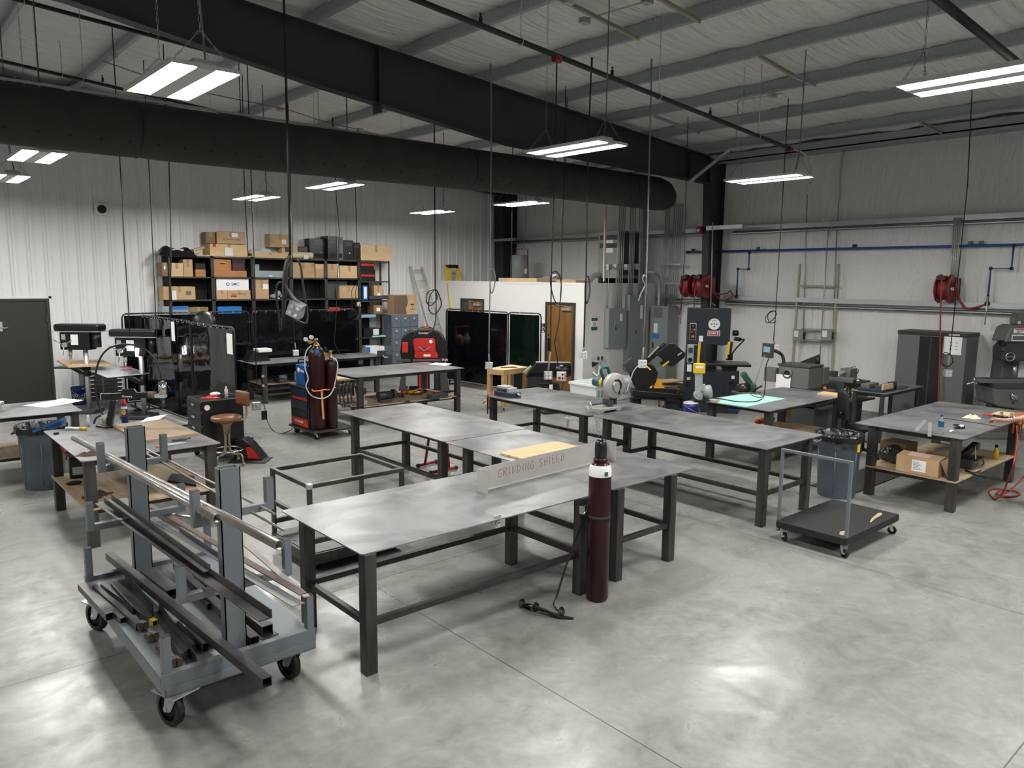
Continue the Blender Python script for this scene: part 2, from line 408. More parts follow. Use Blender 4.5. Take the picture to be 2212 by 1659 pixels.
def column(Y,xb,xt,zt_,hw=.09):
    m=MB().prism([(xb,0),(xt,zt_),(xt+.016,zt_),(xb+.016,0)],(0,Y-hw,0),(1,0,0),(0,0,1),(0,1,0),2*hw)
    m.box(15.78,Y-hw,0,15.796,Y+hw,zt_); m.prism([(xb,0),(xt,zt_),(15.79,zt_),(15.79,0)],(0,Y-.006,0),(1,0,0),(0,0,1),(0,1,0),.012); return m
S('column',column(10.6,15.38,15.16,5.5),'beam_paint')
S('column',column(18.1,15.3,15.2,5.4,.2),'beam_paint')
# flange braces
for a,b in ((gy(1488,395,10.5),V((14.8,9.75,5.56))),(gy(141,195,17.9),V((3.83,17.2,6.4)))):
    S('brace',W().bar(a,b,.06,.06),'galv')
# girts on the right wall
for z0,z1,ya,yb in ((2.16,2.36,Y0,10.3),(2.16,2.36,10.75,12.3),(3.78,3.96,Y0,10.2),(3.78,3.96,10.72,18.3)):
    h=z1-z0
    m=MB().prism([(0,h),(-.17,h),(-.17,h-.1),(-.15,h-.1),(-.15,h-.094),(-.164,h-.094),(-.164,h-.006),(0,h-.006)],(XW,ya,z0),(1,0,0),(0,0,1),(0,1,0),yb-ya)
    m.box(XW-.05,ya,z0+.03,XW,yb,z0+h-.006).box(XW-.15,ya,z0-.0,XW,yb,z0+.008).box(XW-.15,ya,z0,XW-.144,yb,z0+.03).tube([(XW-.11,ya,z0+.055),(XW-.11,yb,z0+.055)],.016,8)
    S('girt',m,'galv')
p_,q_=gx(1526,497,15.05),gx(1604,497,15.05); S('girt',MB().box(15.03,min(p_.y,q_.y),3.86,15.12,max(p_.y,q_.y),3.95),'galv')
S('girt',MB().box(15.1,17.3,3.83,15.17,18.3,3.9),'galv')
S('baseboard_right',MB().box(XW-.06,Y0,0,XW,12.35,.06),'panel_grey')
# ---- left door
d=bpy.data.objects.new('door_1',None); COL.objects.link(d); d.location=(2.55,YW,0); d.matrix_basis=Mx.Translation((2.55,YW,0)); d['kind']='structure'
xr=3.17; xl=xr-1.06
P('door_frame',W().box(xl-.05,YW-.08,0,xl,YW-.02,2.19).box(xr-.05,YW-.08,0,xr,YW-.02,2.19).box(xl,YW-.08,2.14,xr-.05,YW-.02,2.19),'door_frame',d)
leaf=P('door_leaf',W().box(xl,YW-.055,.01,xr-.05,YW-.03,2.14),'door_dark',d)
q=gy(0,705,YW-.06)
P('door_handle',W().box(q.x-.16,YW-.075,q.z-.1,q.x+.04,YW-.055,q.z+.09).tube([(q.x,YW-.09,q.z-.02),(q.x+.07,YW-.1,q.z-.035),(q.x+.13,YW-.1,q.z-.03)],.01),'brushed',leaf)
P('hinge',W().box(xr-.075,YW-.09,1.7,xr-.045,YW-.055,1.85).box(xr-.075,YW-.09,.25,xr-.045,YW-.055,.4),'door_frame',leaf)
S('trim_2',MB().box(xr,YW-.045,0,xr+.05,YW+.0,2.25).box(xl-.06,YW-.045,2.19,xr+.05,YW,2.24),'white_paint')
# ---- office box in the corner
OX,OY,OH=13.06,12.38,2.62
m=MB().box(OX,OY,.1,OX+.12,YW,OH).box(OX+.12,OY,.1,XW,OY+.12,OH).box(OX,OY,OH-.04,XW,YW,OH)
m.box(OX-.012,OY-.012,0,OX+.05,OY+.05,OH); m.box(OX-.01,OY-.01,OH-.05,OX+.02,YW,OH+.005).box(OX,OY-.01,OH-.05,XW,OY+.02,OH+.005)
for y in (13.45,14.6,15.75,16.9): m.box(OX-.003,y,.1,OX,y+.012,OH-.05)
for xx in (14.0,15.1): m.box(xx,OY-.003,.1,xx+.012,OY,OH-.05)
S('wall_office',m,'office_white')
S('baseboard_office',MB().box(OX-.008,OY+.06,0,OX+.05,YW,.1).box(OX+.06,OY-.008,0,XW,OY+.05,.1),'black_matte')
def office_door(nm,ya,yb,ztop,open_):
    d=bpy.data.objects.new(nm,None); COL.objects.link(d); d.location=(OX,(ya+yb)/2,0); d.matrix_basis=Mx.Translation((OX,(ya+yb)/2,0)); d['kind']='structure'
    P('door_frame',W().box(OX-.03,ya,0,OX+.02,ya+.055,ztop).box(OX-.03,yb-.055,0,OX+.02,yb,ztop).box(OX-.03,ya+.055,ztop-.055,OX+.02,yb-.055,ztop),'door_frame',d)
    P('door_leaf',W().box(OX-.012,ya+.055,.01,OX-.002,yb-.055-open_,ztop-.055),'door_wood',d)
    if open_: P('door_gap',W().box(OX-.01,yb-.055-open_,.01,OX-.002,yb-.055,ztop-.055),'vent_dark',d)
    P('door_closer',W().box(OX-.06,ya+.14,ztop-.19,OX-.012,ya+.42,ztop-.12).bar((OX-.04,ya+.2,ztop-.11),(OX-.05,ya+.62,ztop-.06),.02,.012),'brushed',d)
    P('door_handle',W().box(OX-.025,yb-.16,.95,OX-.012,yb-.1,1.25),'black_paint',d)
    P('lock',W().cyl((OX-.03,yb-.13,1.33),(OX-.012,yb-.13,1.33),.022),'chrome',d)
ya=gx(1244,653,OX).y; yb=gx(1180,651,OX).y
office_door('door_2',ya,yb,gx(1212,653,OX).z,0)
ya=gx(1046,646,OX).y; yb=gx(996,643,OX).y
office_door('door_3',ya,yb,gx(1020,645,OX).z,.3)
sc.view_settings.view_transform='Standard'; sc.view_settings.look='None'; sc.view_settings.gamma=1; sc.view_settings.exposure=0; sc.view_settings.use_curve_mapping=False
cy=sc.cycles; cy.max_bounces=7; cy.diffuse_bounces=4; cy.glossy_bounces=3; cy.transmission_bounces=6; cy.use_denoising=True; cy.sample_clamp_indirect=6; cy.caustics_reflective=False; cy.caustics_refractive=False
wd=bpy.data.worlds.new('world'); sc.world=wd; wd.use_nodes=True; wd.node_tree.nodes['Background'].inputs[0].default_value=(.05,.05,.05,1)
def chain(m,p,q):
    p,q=V(p),V(q); n=max(2,int((q-p).length/.055))
    for i in range(n):
        a=p+(q-p)*(i/n); b=p+(q-p)*((i+.9)/n); o=V((.007,0,0)) if i%2 else V((0,.007,0))
        m.tube([a-o,b-o],.0025,4); m.tube([a+o,b+o],.0025,4)
def jbox(c,label,d=(.13,.1,.07)): 
    return O('junction_box',MB().cb(c,d),'box_metal',label,'electrical box',bev=.004)
# ---------------------------------------------------------------- steel work tables
def table(label,x0,y0,x1,y1,h,legs,low=None,shelf=None,lw=.09,apron=True,rails=(1,1,1,1),grp='steel work tables'):
    cx,cy=(x0+x1)/2,(y0+y1)/2
    t=T('work_table',label,'table',(cx,cy,0),0,grp)
    m=W().prism([(x0+.02,y0),(x1-.02,y0),(x1,y0+.02),(x1,y1-.02),(x1-.02,y1),(x0+.02,y1),(x0,y1-.02),(x0,y0+.02)],(0,0,h-.009),(1,0,0),(0,1,0),(0,0,1),.009)
    P('table_top',m,'top_steel',t)
    (ax,ay),(bx,by)=legs
    for lx in (ax,bx):
        for ly in (ay,by): P('leg',W().box(lx-lw/2,ly-lw/2,0,lx+lw/2,ly+lw/2,h-.009),'raw_steel',t,bev=.005)
    def ring(z,w,hh,name,rr=(1,1,1,1)):
        segs=[((ax+lw/2,ay,z),(bx-lw/2,ay,z)),((ax+lw/2,by,z),(bx-lw/2,by,z)),((ax,ay+lw/2,z),(ax,by-lw/2,z)),((bx,ay+lw/2,z),(bx,by-lw/2,z))]
        for k,(p,q) in enumerate(segs):
            if rr[k]: P(name,W().bar(p,q,w,hh),'dark_tube',t,bev=.003)
    if apron: ring(h-.009-.03,.05,.06,'apron_rail')
    if low: ring(low,.045,.045,'stretcher',rails)
    if shelf:
        z,mt,ov=shelf
        P('shelf',W().box(ax-ov,ay-ov,z,bx+ov,by+ov,z+.018),mt,t)
    return t
HA=.87
table('large bare steel work table nearest the viewer, beside the maroon gas cylinder',2.44,4.29,4.93,5.54,HA,((2.5,4.32),(4.58,5.22)),.36,apron=False)
table('steel work table carrying the right half of the aluminium grinding shield',4.935,4.29,6.15,6.78,HA,((5.05,4.32),(5.82,6.5)),.36,apron=False)
table('smudged steel work table between the bare steel frame and the chop saw row',4.95,6.8,6.22,9.26,HA,((5.08,7.02),(5.9,9.05)),.36)
HB=.9
table('steel work table in front of the flat platform cart, nearest in the chop saw row',7.36,4.22,8.63,6.79,HB,((7.46,4.3),(8.42,6.6)),.36)
table('steel work table holding the chop saw and the blue milling vise',7.33,6.81,8.63,9.2,HB,((7.45,7.02),(8.38,8.95)),.36)
table('steel work table with the mint green sheet and belt grinder on top',9.62,5.5,12.06,6.68,HB,((9.78,5.6),(11.85,6.55)),.3,(.32,'ply_dirty',.05),lw=.1)
table('steel work table on the right with the water bottle and rag on top',9.64,3.03,12.5,4.32,.91,((9.72,3.14),(11.86,4.1)),.34,(.365,'ply_shelf',.06),lw=.1)
table('steel work table with a sheet of paper, in front of the red and black ironworker',6.82,12.1,9.32,13.5,HB,((6.95,12.18),(9.18,13.35)),.3,(.325,'ply_shelf',.05),lw=.1)
table('long dark steel bench in front of the centre welding screen',6.3,15.38,9.5,16.35,HA,((6.55,15.5),(9.3,16.25)),.3,(.4,'ply_dirty',.05),lw=.1)
table('steel table at the left edge with papers on it and a plank shelf',-.3,11.42,2.28,12.65,HA,((-.1,11.55),(2.2,12.5)),.3,(.32,'plank',.04),lw=.09)
table('stained steel work table with the big wooden board on top, behind the stock rack',1.58,8.13,2.93,10.03,HB,((1.66,8.22),(2.84,9.8)),.36,(.385,'ply_shelf',.06),lw=.1)
table('small steel table beside the tall grey cabinet, blue vise on it',12.98,5.33,14.62,5.93,.85,((13.04,5.4),(14.52,5.86)),None,None,lw=.06)
# papers etc. on tables
def paper(label,c,w,h,rz,z,mt='paper'): 
    m=MB().sheet(lambda u,v:V(c[:2]).to_3d()+Mx.Rotation(rz,3,'Z')@V(((u-.5)*w,(v-.5)*h,0))+V((0,0,z+.001+.012*(2*u-1)**2*(u>.5))),8,2); m.sm=[True]*len(m.f)
    return O('paper_sheet',m,mt,label,'paper')
p=gz(950,787,HB); paper('white paper sheet on the table before the ironworker',p,.3,.42,.4,HB)
p=gz(117,871,HA); paper('white papers spread on the table at the left edge',p,.62,.42,.5,HA); 
# ---------------------------------------------------------------- grinding shield, board, pencil
a=gz(1031,1061.5,HA); b=gz(1308,992,HA); a2=gz(1061,1070.5,HA); b2=gz(1343,1001,HA)
h=.205; th=.004; n=(a2-a); n.z=0; Ln=n.length; n.normalize(); d=(b-a); d.z=0; Ld=d.length; d.normalize(); n=V((d.y,-d.x,0)) if V((d.y,-d.x,0)).dot(n)>0 else V((-d.y,d.x,0))
t=T('grinding_shield','bent aluminium shield lettered GRINDING SHIELD standing across two tables','shield',tuple((a+b)/2))
P('back_panel',W().prism([(0,0),(Ld,0),(Ld,h),(0,h)],a,d,(0,0,1),n,th),'aluminium',t)
P('side_flange',W().prism([(0,0),(.13,0),(.13,h),(0,h)],a+n*th,n,(0,0,1),d,th),'aluminium',t)
P('side_flange',W().prism([(0,0),(.13,0),(.13,h),(0,h)],b+n*th-d*th,n,(0,0,1),d,th),'aluminium',t)
P('base_lip',W().prism([(th,0),(Ld-th,0),(Ld-th,.03),(th,.03)],a+n*th,d,n,(0,0,1),th),'aluminium',t)
G={'G':[[(.9,.8),(.6,1),(.25,.85),(.05,.45),(.2,.1),(.55,0),(.85,.2),(.85,.42),(.5,.42)]],'R':[[(.1,0),(.15,1),(.6,.98),(.8,.78),(.6,.55),(.14,.5)],[(.35,.5),(.85,0)]],'I':[[(.5,0),(.5,1)]],'N':[[(.1,0),(.12,1),(.8,0),(.85,1)]],'D':[[(.1,0),(.12,1),(.6,.85),(.85,.5),(.6,.1),(.1,0)]],'S':[[(.85,.85),(.5,1),(.2,.85),(.25,.6),(.7,.42),(.8,.18),(.5,0),(.1,.12)]],'H':[[(.12,0),(.12,1)],[(.8,0),(.82,1)],[(.12,.5),(.8,.52)]],'E':[[(.8,0),(.12,0),(.12,1),(.8,1)],[(.12,.52),(.65,.52)]],'L':[[(.12,1),(.12,0),(.75,0)]]}
m=W(); u=.24
for ch in 'GRINDING SHIELD':
    wdt=.052 if ch!='I' else .03
    if ch==' ': P('marker_lettering',m,'marker_red',t); m=W(); u+=.055; continue
    for st in G[ch]:
        m.tube([a+d*(u+x*wdt)+n*(th+.0006)+V((0,0,.075+y*.075+.035*(u/Ld))) for x,y in st],.0022,4)
    u+=wdt+.013
P('marker_lettering',m,'marker_red',t)
O('plywood_board',W().prism([(.03,0),(.87,0),(.9,.03),(.9,.5),(.87,.53),(.03,.53),(0,.5),(0,.03)],gz(1092,984,HA)+V((0,-.42,0)),V((.97,.03,0)),V((-.03,.97,0)),V((0,0,1)),.018),'ply','light plywood board lying behind the grinding shield','board')
O('steel_ruler',W().bar(gz(1075,981,HA+.004),gz(1110,980,HA+.004),.03,.006),'brushed','short bright steel strip beside the plywood board','steel strip')
# ---------------------------------------------------------------- front gas cylinder and strap
C=V((4.615,4.145,0)); R_=.094
t=T('gas_cylinder','tall maroon gas cylinder with black cap strapped to the nearest table','gas cylinder',tuple(C))
P('body',MB().lathe([(.0,.0),(.085,0),(R_,.02),(R_,1.12),(.088,1.16),(.065,1.195),(.05,1.205)],n=36),'maroon',t)
P('neck_ring',MB().lathe([(.05,1.195),(.058,1.2),(.06,1.225),(.05,1.235),(.042,1.24)]),'maroon',t)
P('valve_cap',MB().lathe([(.042,1.235),(.05,1.245),(.052,1.3),(.05,1.35),(.04,1.38),(.02,1.393),(0,1.395)]),'cap_black',t)
P('cap_vent',MB().cb((-.03,-.043,1.31),(.014,.004,.05),.6),'black_matte',t)
P('shoulder_label',MB().lathe([(R_+.001,1.085),(R_+.001,1.12),(.0895,1.16),(.078,1.178)],cap=False,n=36),'paper',t)
P('label_mark',MB().cb((-.028,-.094,1.115),(.03,.004,.035),-.3),'sign_green',t)
z1=.73
t=T('ratchet_strap','black ratchet strap around the cylinder with its tail piled on the floor','strap',(4.5,4.0,0))
m=W(); 
ring=[C+V((s_(2*PI*k/24),c_(2*PI*k/24),0))*(R_+.003)+V((0,0,z1)) for k in range(25)]
m.rib([p for p in ring],.002,th=.03); 
P('strap_band',W().lathe([(R_+.002,z1-.018),(R_+.004,z1-.018),(R_+.004,z1+.018),(R_+.002,z1+.018)],o=tuple(C),cap=False,n=36),'black_matte',t)
q=V((4.53,4.27,z1+.03)); P('ratchet',W().cb(q+V((-.0,-.02,.02)),(.05,.05,.07),.4).cyl(q+V((-.03,-.05,.0)),q+V((.03,-.05,.0)),.012),'chrome',t)
tail=sp([gy(1276,1098,4.2),gy(1250,1150,4.23),gy(1222,1225,4.2),gz(1202,1290,.12),gz(1196,1305,.02),gz(1215,1332,.008)],8)
P('strap_tail',W().rib(tail,.028,up=(0.3,-1,0.2),th=.003),'black_matte',t)
m=W()
rr=random.Random(3)
for k in range(5):
    pts=[gz(1120+rr.random()*20,1303+rr.random()*6,.006),gz(1145+rr.random()*12,1305+rr.random()*12,.03+.02*rr.random()),gz(1170+rr.random()*15,1315+rr.random()*8,.012+.03*rr.random()),gz(1200+rr.random()*10,1326+rr.random()*8,.01),gz(1230+rr.random()*8,1336,.006)]
    m.rib(sp(pts,6),.026,up=(.2*k,-.4,1),th=.003)
for cx_,cy_ in ((1128,1304),(1158,1312),(1213,1322)): 
    c=gz(cx_,cy_,.028); m.rib([c+V((.03*c_(k*.7),.014*s_(k*.7)+0.01*c_(k*.7),.027*s_(k*.7))) for k in range(10)],.026,up=(.5,1,.1),th=.003)
P('strap_pile',m,'black_matte',t)
# ---------------------------------------------------------------- caster helper
def caster(t,x,y,zt_,r=.05,w=.03,ang=0.,fork='galv',wheel='rubber',hub='brushed',name='caster'):
    R=Mx.Rotation(ang,3,'Z'); o=V((x,y,0)); off=R@V((r*.55,0,0)); ax=R@V((0,1,0))
    m=MB(); top=o+V((0,0,zt_)); c=o+off+V((0,0,r))
    m.cb(top-V((0,0,.004)),(r*1.9,r*1.6,.008),ang); m.cyl(top-V((0,0,.03)),top-V((0,0,.008)),r*.55)
    for sg in (-1,1):
        a_=ax*sg*(w/2+.008); m.prism([(-r*.5,0),(r*.5,0),(r*.28,-1),(-r*.28,-1)] if False else [(-r*.45,0),(r*.45,0),(r*.7,-(zt_-.03-r)),(r*.35,-(zt_-.03-r)-.012),(r*.1,-(zt_-.03-r))],top-V((0,0,.03))+a_,R@V((1,0,0)),(0,0,1),ax,.004)
    m.cyl(c-ax*(w/2+.016),c+ax*(w/2+.016),r*.14,n=10)
    f=P(name,m,fork,t)
    P('wheel',MB().lathe([(r*.7,-w/2),(r*.93,-w/2),(r,-w/2+.006),(r,w/2-.006),(r*.93,w/2),(r*.7,w/2)],o=tuple(c),ax=tuple(ax),n=30,cap=False).lathe([(0,-w*.32),(r*.72,-w*.32),(r*.72,w*.32),(0,w*.32)],o=tuple(c),ax=tuple(ax),n=30),wheel,f)
    P('hub',MB().lathe([(0,-w*.5),(r*.3,-w*.5),(r*.34,-w*.3),(r*.34,w*.3),(r*.3,w*.5),(0,w*.5)],o=tuple(c),ax=tuple(ax),n=16),hub,f)
    return f
# ---------------------------------------------------------------- stock rack cart
X0c,X1c,Y0c,Y1c,ZD=1.2,2.16,4.42,6.36,.36
t=T('stock_rack_cart','grey wheeled rack with two posts and cantilever arms holding steel stock','rack cart',(1.68,5.39,0))
RC=t
oc=t.location
def loc(m): 
    return m
P('deck',W().box(X0c,Y0c+.03,ZD-.012,X1c,Y1c-.03,ZD),'rack_grey',t)
P('deck_frame',W().box(X0c,Y0c,ZD-.11,X1c,Y0c+.05,ZD+.035).box(X0c,Y1c-.05,ZD-.11,X1c,Y1c,ZD+.035).box(X0c-.002,Y0c+.05,ZD-.1,X0c+.06,Y1c-.05,ZD-.012).box(X1c-.06,Y0c+.05,ZD-.1,X1c+.002,Y1c-.05,ZD-.012).box(X0c+.01,Y0c-.006,ZD-.1,X1c-.01,Y0c+.0,ZD-.05).box(X0c,5.36,ZD-.09,X1c,5.42,ZD-.012),'rack_grey',t,bev=.006)
YF,YR=4.55,6.24; XM=1.66
for y,xm in ((YF,1.67),(YR,1.59)):
    w_,d_=.13,.075
    P('post',W().box(xm-w_/2,y-d_/2,ZD,xm-w_/2+.007,y+d_/2,1.54).box(xm+w_/2-.007,y-d_/2,ZD,xm+w_/2,y+d_/2,1.54).box(xm-w_/2,y-d_/2,ZD,xm+w_/2,y-d_/2+.006,1.54).box(xm-w_/2+.007,y+d_/2-.006,ZD,xm+w_/2-.007,y+d_/2,1.54),'rack_grey',t)
def arm(y,xm,z,xe,hh,side):
    s=1 if side>0 else -1
    P('arm',W().bar((xm+s*.065,y,z),(xe-s*.02,y,z),.05,.05).box(xe-.025,y-.025,z-.025,xe+.025,y+.025,z+hh),'rack_grey',t,bev=.004)
    P('arm_cap',W().box(xe-.024,y-.024,z+hh,xe+.024,y+.024,z+hh+.003),'black_matte',t)
def armz(px,pyt,pyb,y):
    a_=gy(px,pyt,y); b_=gy(px,pyb,y); return b_.z+.025,a_.x,a_.z-b_.z-.025
for y,xm,(px,pt,pb),sd in ((YF,1.67,(420,1060,1139),-1),(YF,1.67,(389,1222,1303),-1),(YF,1.67,(579,1032,1100),1),(YF,1.67,(618,1166,1243),1),(YR,1.59,(216,957,1020),-1),(YR,1.59,(192,1086,1147),-1),(YR,1.59,(352,939,999),1),(YR,1.59,(391,1046,1104),1)):
    z,xe,hh=armz(px,pt,pb,y); arm(y,xm,z,xe,hh,sd)
for x,y in ((X0c+.03,Y0c+.03),(X1c-.03,Y0c+.03),(X0c+.03,Y1c-.03),(X1c-.03,Y1c-.03)):
    P('corner_stake',W().box(x-.025,y-.025,ZD-.0,x+.025,y+.025,ZD+.26),'rack_grey',t,bev=.004)
    P('arm_cap',W().box(x-.024,y-.024,ZD+.26,x+.024,y+.024,ZD+.263),'black_matte',t)
for (x,y,an) in ((1.29,4.5,1.87),(2.06,4.55,1.73),(1.26,6.16,1.9),(2.08,6.2,1.6)): caster(t,x-oc.x,y-oc.y,ZD-.11,.112,.05,an,'galv','rubber','black_paint')
# steel stock lying on it (each length is its own thing)
def pipe_stock(p,q,r,label,mt='pipe_steel'):
    m=W(); p,q=V(p),V(q); d=(q-p).normalized(); n=20; a_,b_=MB.fr(d); vs=[]
    for o in (p,q):
        for k in (r,r-.004):
            vs+=[o+(a_*c_(2*PI*i/n)+b_*s_(2*PI*i/n))*k for i in range(n)]
    fs=[];sm=[]
    for i in range(n):
        j=(i+1)%n; fs+=[(i,j,2*n+j,2*n+i),(n+j,n+i,3*n+i,3*n+j),(i,n+i,n+j,j),(2*n+i,2*n+j,3*n+j,3*n+i)]; sm+=[True,True,False,False]
    m.add(vs,fs,sm); return O('steel_pipe',m,mt,label,'pipe','pipes on the top arms')
pa=gy(160,946,6.85); pb=gy(606,1176,4.0)
zt1=armz(420,1060,1139,YF)[0]+.025; zt2=armz(216,957,1020,YR)[0]+.025
def onarms(x1,x2,za,zb,ext0,ext1,r):     # line through front (x1,YF,za) and rear (x2,YR,zb)
    a_=V((x1,YF,za+r)); b_=V((x2,YR,zb+r)); d_=(b_-a_); return a_-d_*ext0,b_+d_*ext1
zu=max(zt1,zt2)
def line(pf,pr,z0,z1):                       # two photo measurements at known heights
    return gz(pf[0],pf[1],z0),gz(pr[0],pr[1],z1)
r=.026
p,q=gx(603,1178,1.56),gx(160,946,1.45)
pipe_stock(p,q,r,'longest steel pipe on the top arms, its open end poking past the front post')
p,q=gx(469,1120,1.5),gx(238,993,1.41)
pipe_stock(p,q,r,'shorter steel pipe on the top arms, beside the longest one')
def rod(pf,pr,z0,z1,r,label,mt='pipe_steel',cat='rod',grp='thin rods on the rack'):
    p,q=gx(*pf,z0),gx(*pr,z1); return O('steel_rod',W().tube([p,q],r,8),mt,label,cat,grp)
rod((593,1110),(309,967),1.86,1.8,.008,'upper of two thin steel rods on the right arms of the rack')
rod((614,1146),(305,974),1.81,1.75,.008,'lower of two thin steel rods on the right arms of the rack')
rod((640,1168),(455,1135),1.9,1.78,.004,'very thin wire rod hanging below the two thin rods')
def flat(pf,pr,z0,z1,w,h,label,mt='stock_steel',kind='flat',grp='steel lengths on the middle arms'):
    p,q=gx(*pf,z0),gx(*pr,z1); m=W()
    if kind=='flat': m.bar(p,q,w,h)
    elif kind=='ang': m.ell(p,q,w,h,.006)
    elif kind=='ang2': m.ell(p,q,w,h,.006,side=-1)
    elif kind=='hol': m.hol(p,q,w,h,.004)
    return O({'flat':'flat_bar','ang':'angle_iron','ang2':'angle_iron','hol':'square_tube'}[kind],m,mt,label,{'flat':'bar','hol':'tube'}.get(kind,'angle iron'),grp)
flat((588,1335),(226,1085),1.595,1.49,.075,.05,'long angle iron on the middle left arms with an upright leg',kind='ang2')
flat((455,1234),(242,1078),1.56,1.5,.04,.045,'shorter dark angle iron nested in the long one on the middle arms',kind='ang2')
flat((645,1307),(262,1077),1.8,1.71,.075,.005,'wide light grey flat bar reaching past the right corner stake','bar_grey')
flat((655,1283),(322,1090),1.86,1.78,.05,.006,'brownish flat bar curving down to the right corner of the rack','rust')
flat((663,1289),(500,1150),1.95,1.93,.04,.006,'bent grey flat bar sloping down at the right corner of the rack','pipe_steel')
flat((482,1215),(388,1152),1.76,1.76,.03,.045,'dark angle offcut leaning near the front post, middle arms',kind='ang')
rod((415,1118),(330,1104),1.9,1.8,.012,'curved grey strip at the back of the middle arms','pipe_steel','strip')
# deck stock
D=ZD
flat((577,1474),(236,1200),1.56,1.43,.055,.055,'long square tube lying diagonally across the deck and out over the front edge',kind='hol',grp='steel lengths on the rack deck')
def deck(xf,yf,xr,yr,w,h,z,label,kind='hol',mt='stock_steel'):
    p,q=V((xf,yf,z)),V((xr,yr,z)); m=W()
    if kind=='hol': p.z+=h/2;q.z+=h/2; m.hol(p,q,w,h,.004)
    elif kind=='flat': p.z+=h/2;q.z+=h/2; m.bar(p,q,w,h)
    else: m.ell(p,q,w,h,.006,side=-1 if kind=='ang2' else 1)
    return O({'flat':'flat_bar','hol':'square_tube'}.get(kind,'angle_iron'),m,mt,label,{'flat':'bar','hol':'tube'}.get(kind,'angle iron'),'steel lengths on the rack deck')
g=lambda x,y,z=D+.02:gz(x,y,z)
def dk(f,r,w,h,label,kind='hol',mt='stock_steel',z=D): a_=gz(*f,z+h*.5);b_=gz(*r,z+h*.5); return deck(a_.x,a_.y,b_.x,b_.y,w,h,z,label,kind,mt)
dk((237,1332),(176,1266),.05,.05,'short square tube nearest the left deck edge')
dk((266,1340),(185,1268),.035,.035,'second square tube from the left deck edge')
yt=dk((335,1346),(222,1264),.035,.035,'square tube with a yellow painted end')
p=gz(335,1346,D+.0175); q=gz(222,1264,D+.0175); p.z=q.z=D+.0175; P('painted_end',W().hol(p+(p-q).normalized()*.001,p+(q-p).normalized()*.05,.037,.037,.0045),'yellow',yt)
dk((300,1354),(205,1270),.035,.05,'third dark channel from the left deck edge')
dk((287,1320),(240,1268),.03,.06,'angle iron standing on edge behind the yellow-ended tube',kind='ang')
dk((331,1318),(271,1240),.09,.09,'wide angle iron with a tall leg in front of the rear post',kind='ang2')
dk((376,1283),(318,1238),.1,.075,'wide rectangular tube between the two posts, rear piece')
dk((450,1396),(400,1362),.075,.055,'short rectangular tube near the front edge left of the front post')
dk((550,1385),(395,1240),.06,.06,'long square tube right of the front post, inner one')
dk((578,1362),(430,1250),.075,.07,'long square tube right of the front post, outer one')
dk((520,1330),(400,1225),.045,.04,'angle iron right of the posts lying along the deck',kind='ang')
dk((455,1310),(380,1220),.045,.045,'bright rectangular tube leaning among the stock on the deck')
dk((545,1318),(440,1240),.03,.03,'thin square tube under the middle flat bar on the deck')
for i in range(5): dk((395+i*6,1420-i*5),(362+i*6,1372-i*6),.022,.05,f'{["first","second","third","fourth","fifth"][i]} of the thin flat strips stacked by the front left stake',kind='flat',z=D)
dk((425,1425),(345,1310),.05,.07,'angle iron with upright leg beside the thin flat strips',kind='ang2')
for i,(x,y) in enumerate(((300,1352),(312,1349),(322,1376),(334,1372),(345,1400),(353,1397),(374,1428),(384,1427))):
    c=gz(x,y,D+.03); O('bracket',W().cb(c,(.028,.075,.032),.15).cb(c+V((0,-.04,.008)),(.028,.005,.05),.15),'rust',f'small rusty welded bracket on the deck, {["first","second","third","fourth","fifth","sixth","seventh","nearest"][i]} in the row by the left edge','bracket','welded brackets on the rack deck')
dk((585,1376),(520,1345),.12,.006,'flat plate on the deck by the right front corner',kind='flat')
# ---------------------------------------------------------------- bare frame cart
t=T('frame_cart','bare welded steel frame with caster base behind the nearest table','steel frame',(3.05,6.0,0))
xa,xb,ya,yb,zb=2.56,3.66,5.62,6.38,.86
xa,ya,zb_=2.66,5.72,0
c4=[gz(665,1052,.82),gz(868,1014,.82),gz(783,985,.82),gz(588,1012,.82)]
ax_,ay_,bx_,by_=(c4[0].x+c4[3].x)/2,(c4[0].y+c4[1].y)/2,(c4[1].x+c4[2].x)/2,(c4[2].y+c4[3].y)/2
fx0,fx1,fy0,fy1,fz=ax_,bx_,ay_,by_,.82
for x in (fx0,fx1):
    for y in (fy0,fy1): P('upright',W().bar((x,y,.12),(x,y,fz-.02),.04,.04,up=(1,0,0)),'raw_steel',t,bev=.003)
P('top_frame',W().bar((fx0-.02,fy0,fz),(fx1+.02,fy0,fz),.04,.04).bar((fx0-.02,fy1,fz),(fx1+.02,fy1,fz),.04,.04).bar((fx0,fy0+.02,fz),(fx0,fy1-.02,fz),.04,.04).bar((fx1,fy0+.02,fz),(fx1,fy1-.02,fz),.04,.04),'stock_steel',t,bev=.004)
P('weld_corner',W().cb((fx0,fy0,fz),(.05,.05,.05)),'brushed',t,bev=.008)
P('base_frame',W().bar((fx0-.02,fy0,.13),(fx1+.02,fy0,.13),.06,.1).bar((fx0-.02,fy1,.13),(fx1+.02,fy1,.13),.06,.1).bar((fx0,fy0,.13),(fx0,fy1,.13),.06,.1).bar((fx1,fy0,.13),(fx1,fy1,.13),.06,.1).bar((fx0,fy0,.3),(fx1,fy0,.3),.04,.05).bar((fx0,fy1,.3),(fx1,fy1,.3),.04,.05),'raw_steel',t,bev=.004)
P('shelf_plate',W().box(fx0,fy0,.18,fx1,fy1,.186),'stock_steel',t)
for x in (fx0+.08,fx1-.08):
    for y in (fy0+.06,fy1-.06): caster(t,x-3.05,y-6.0,.08,.032,.025,.4,'raw_steel')
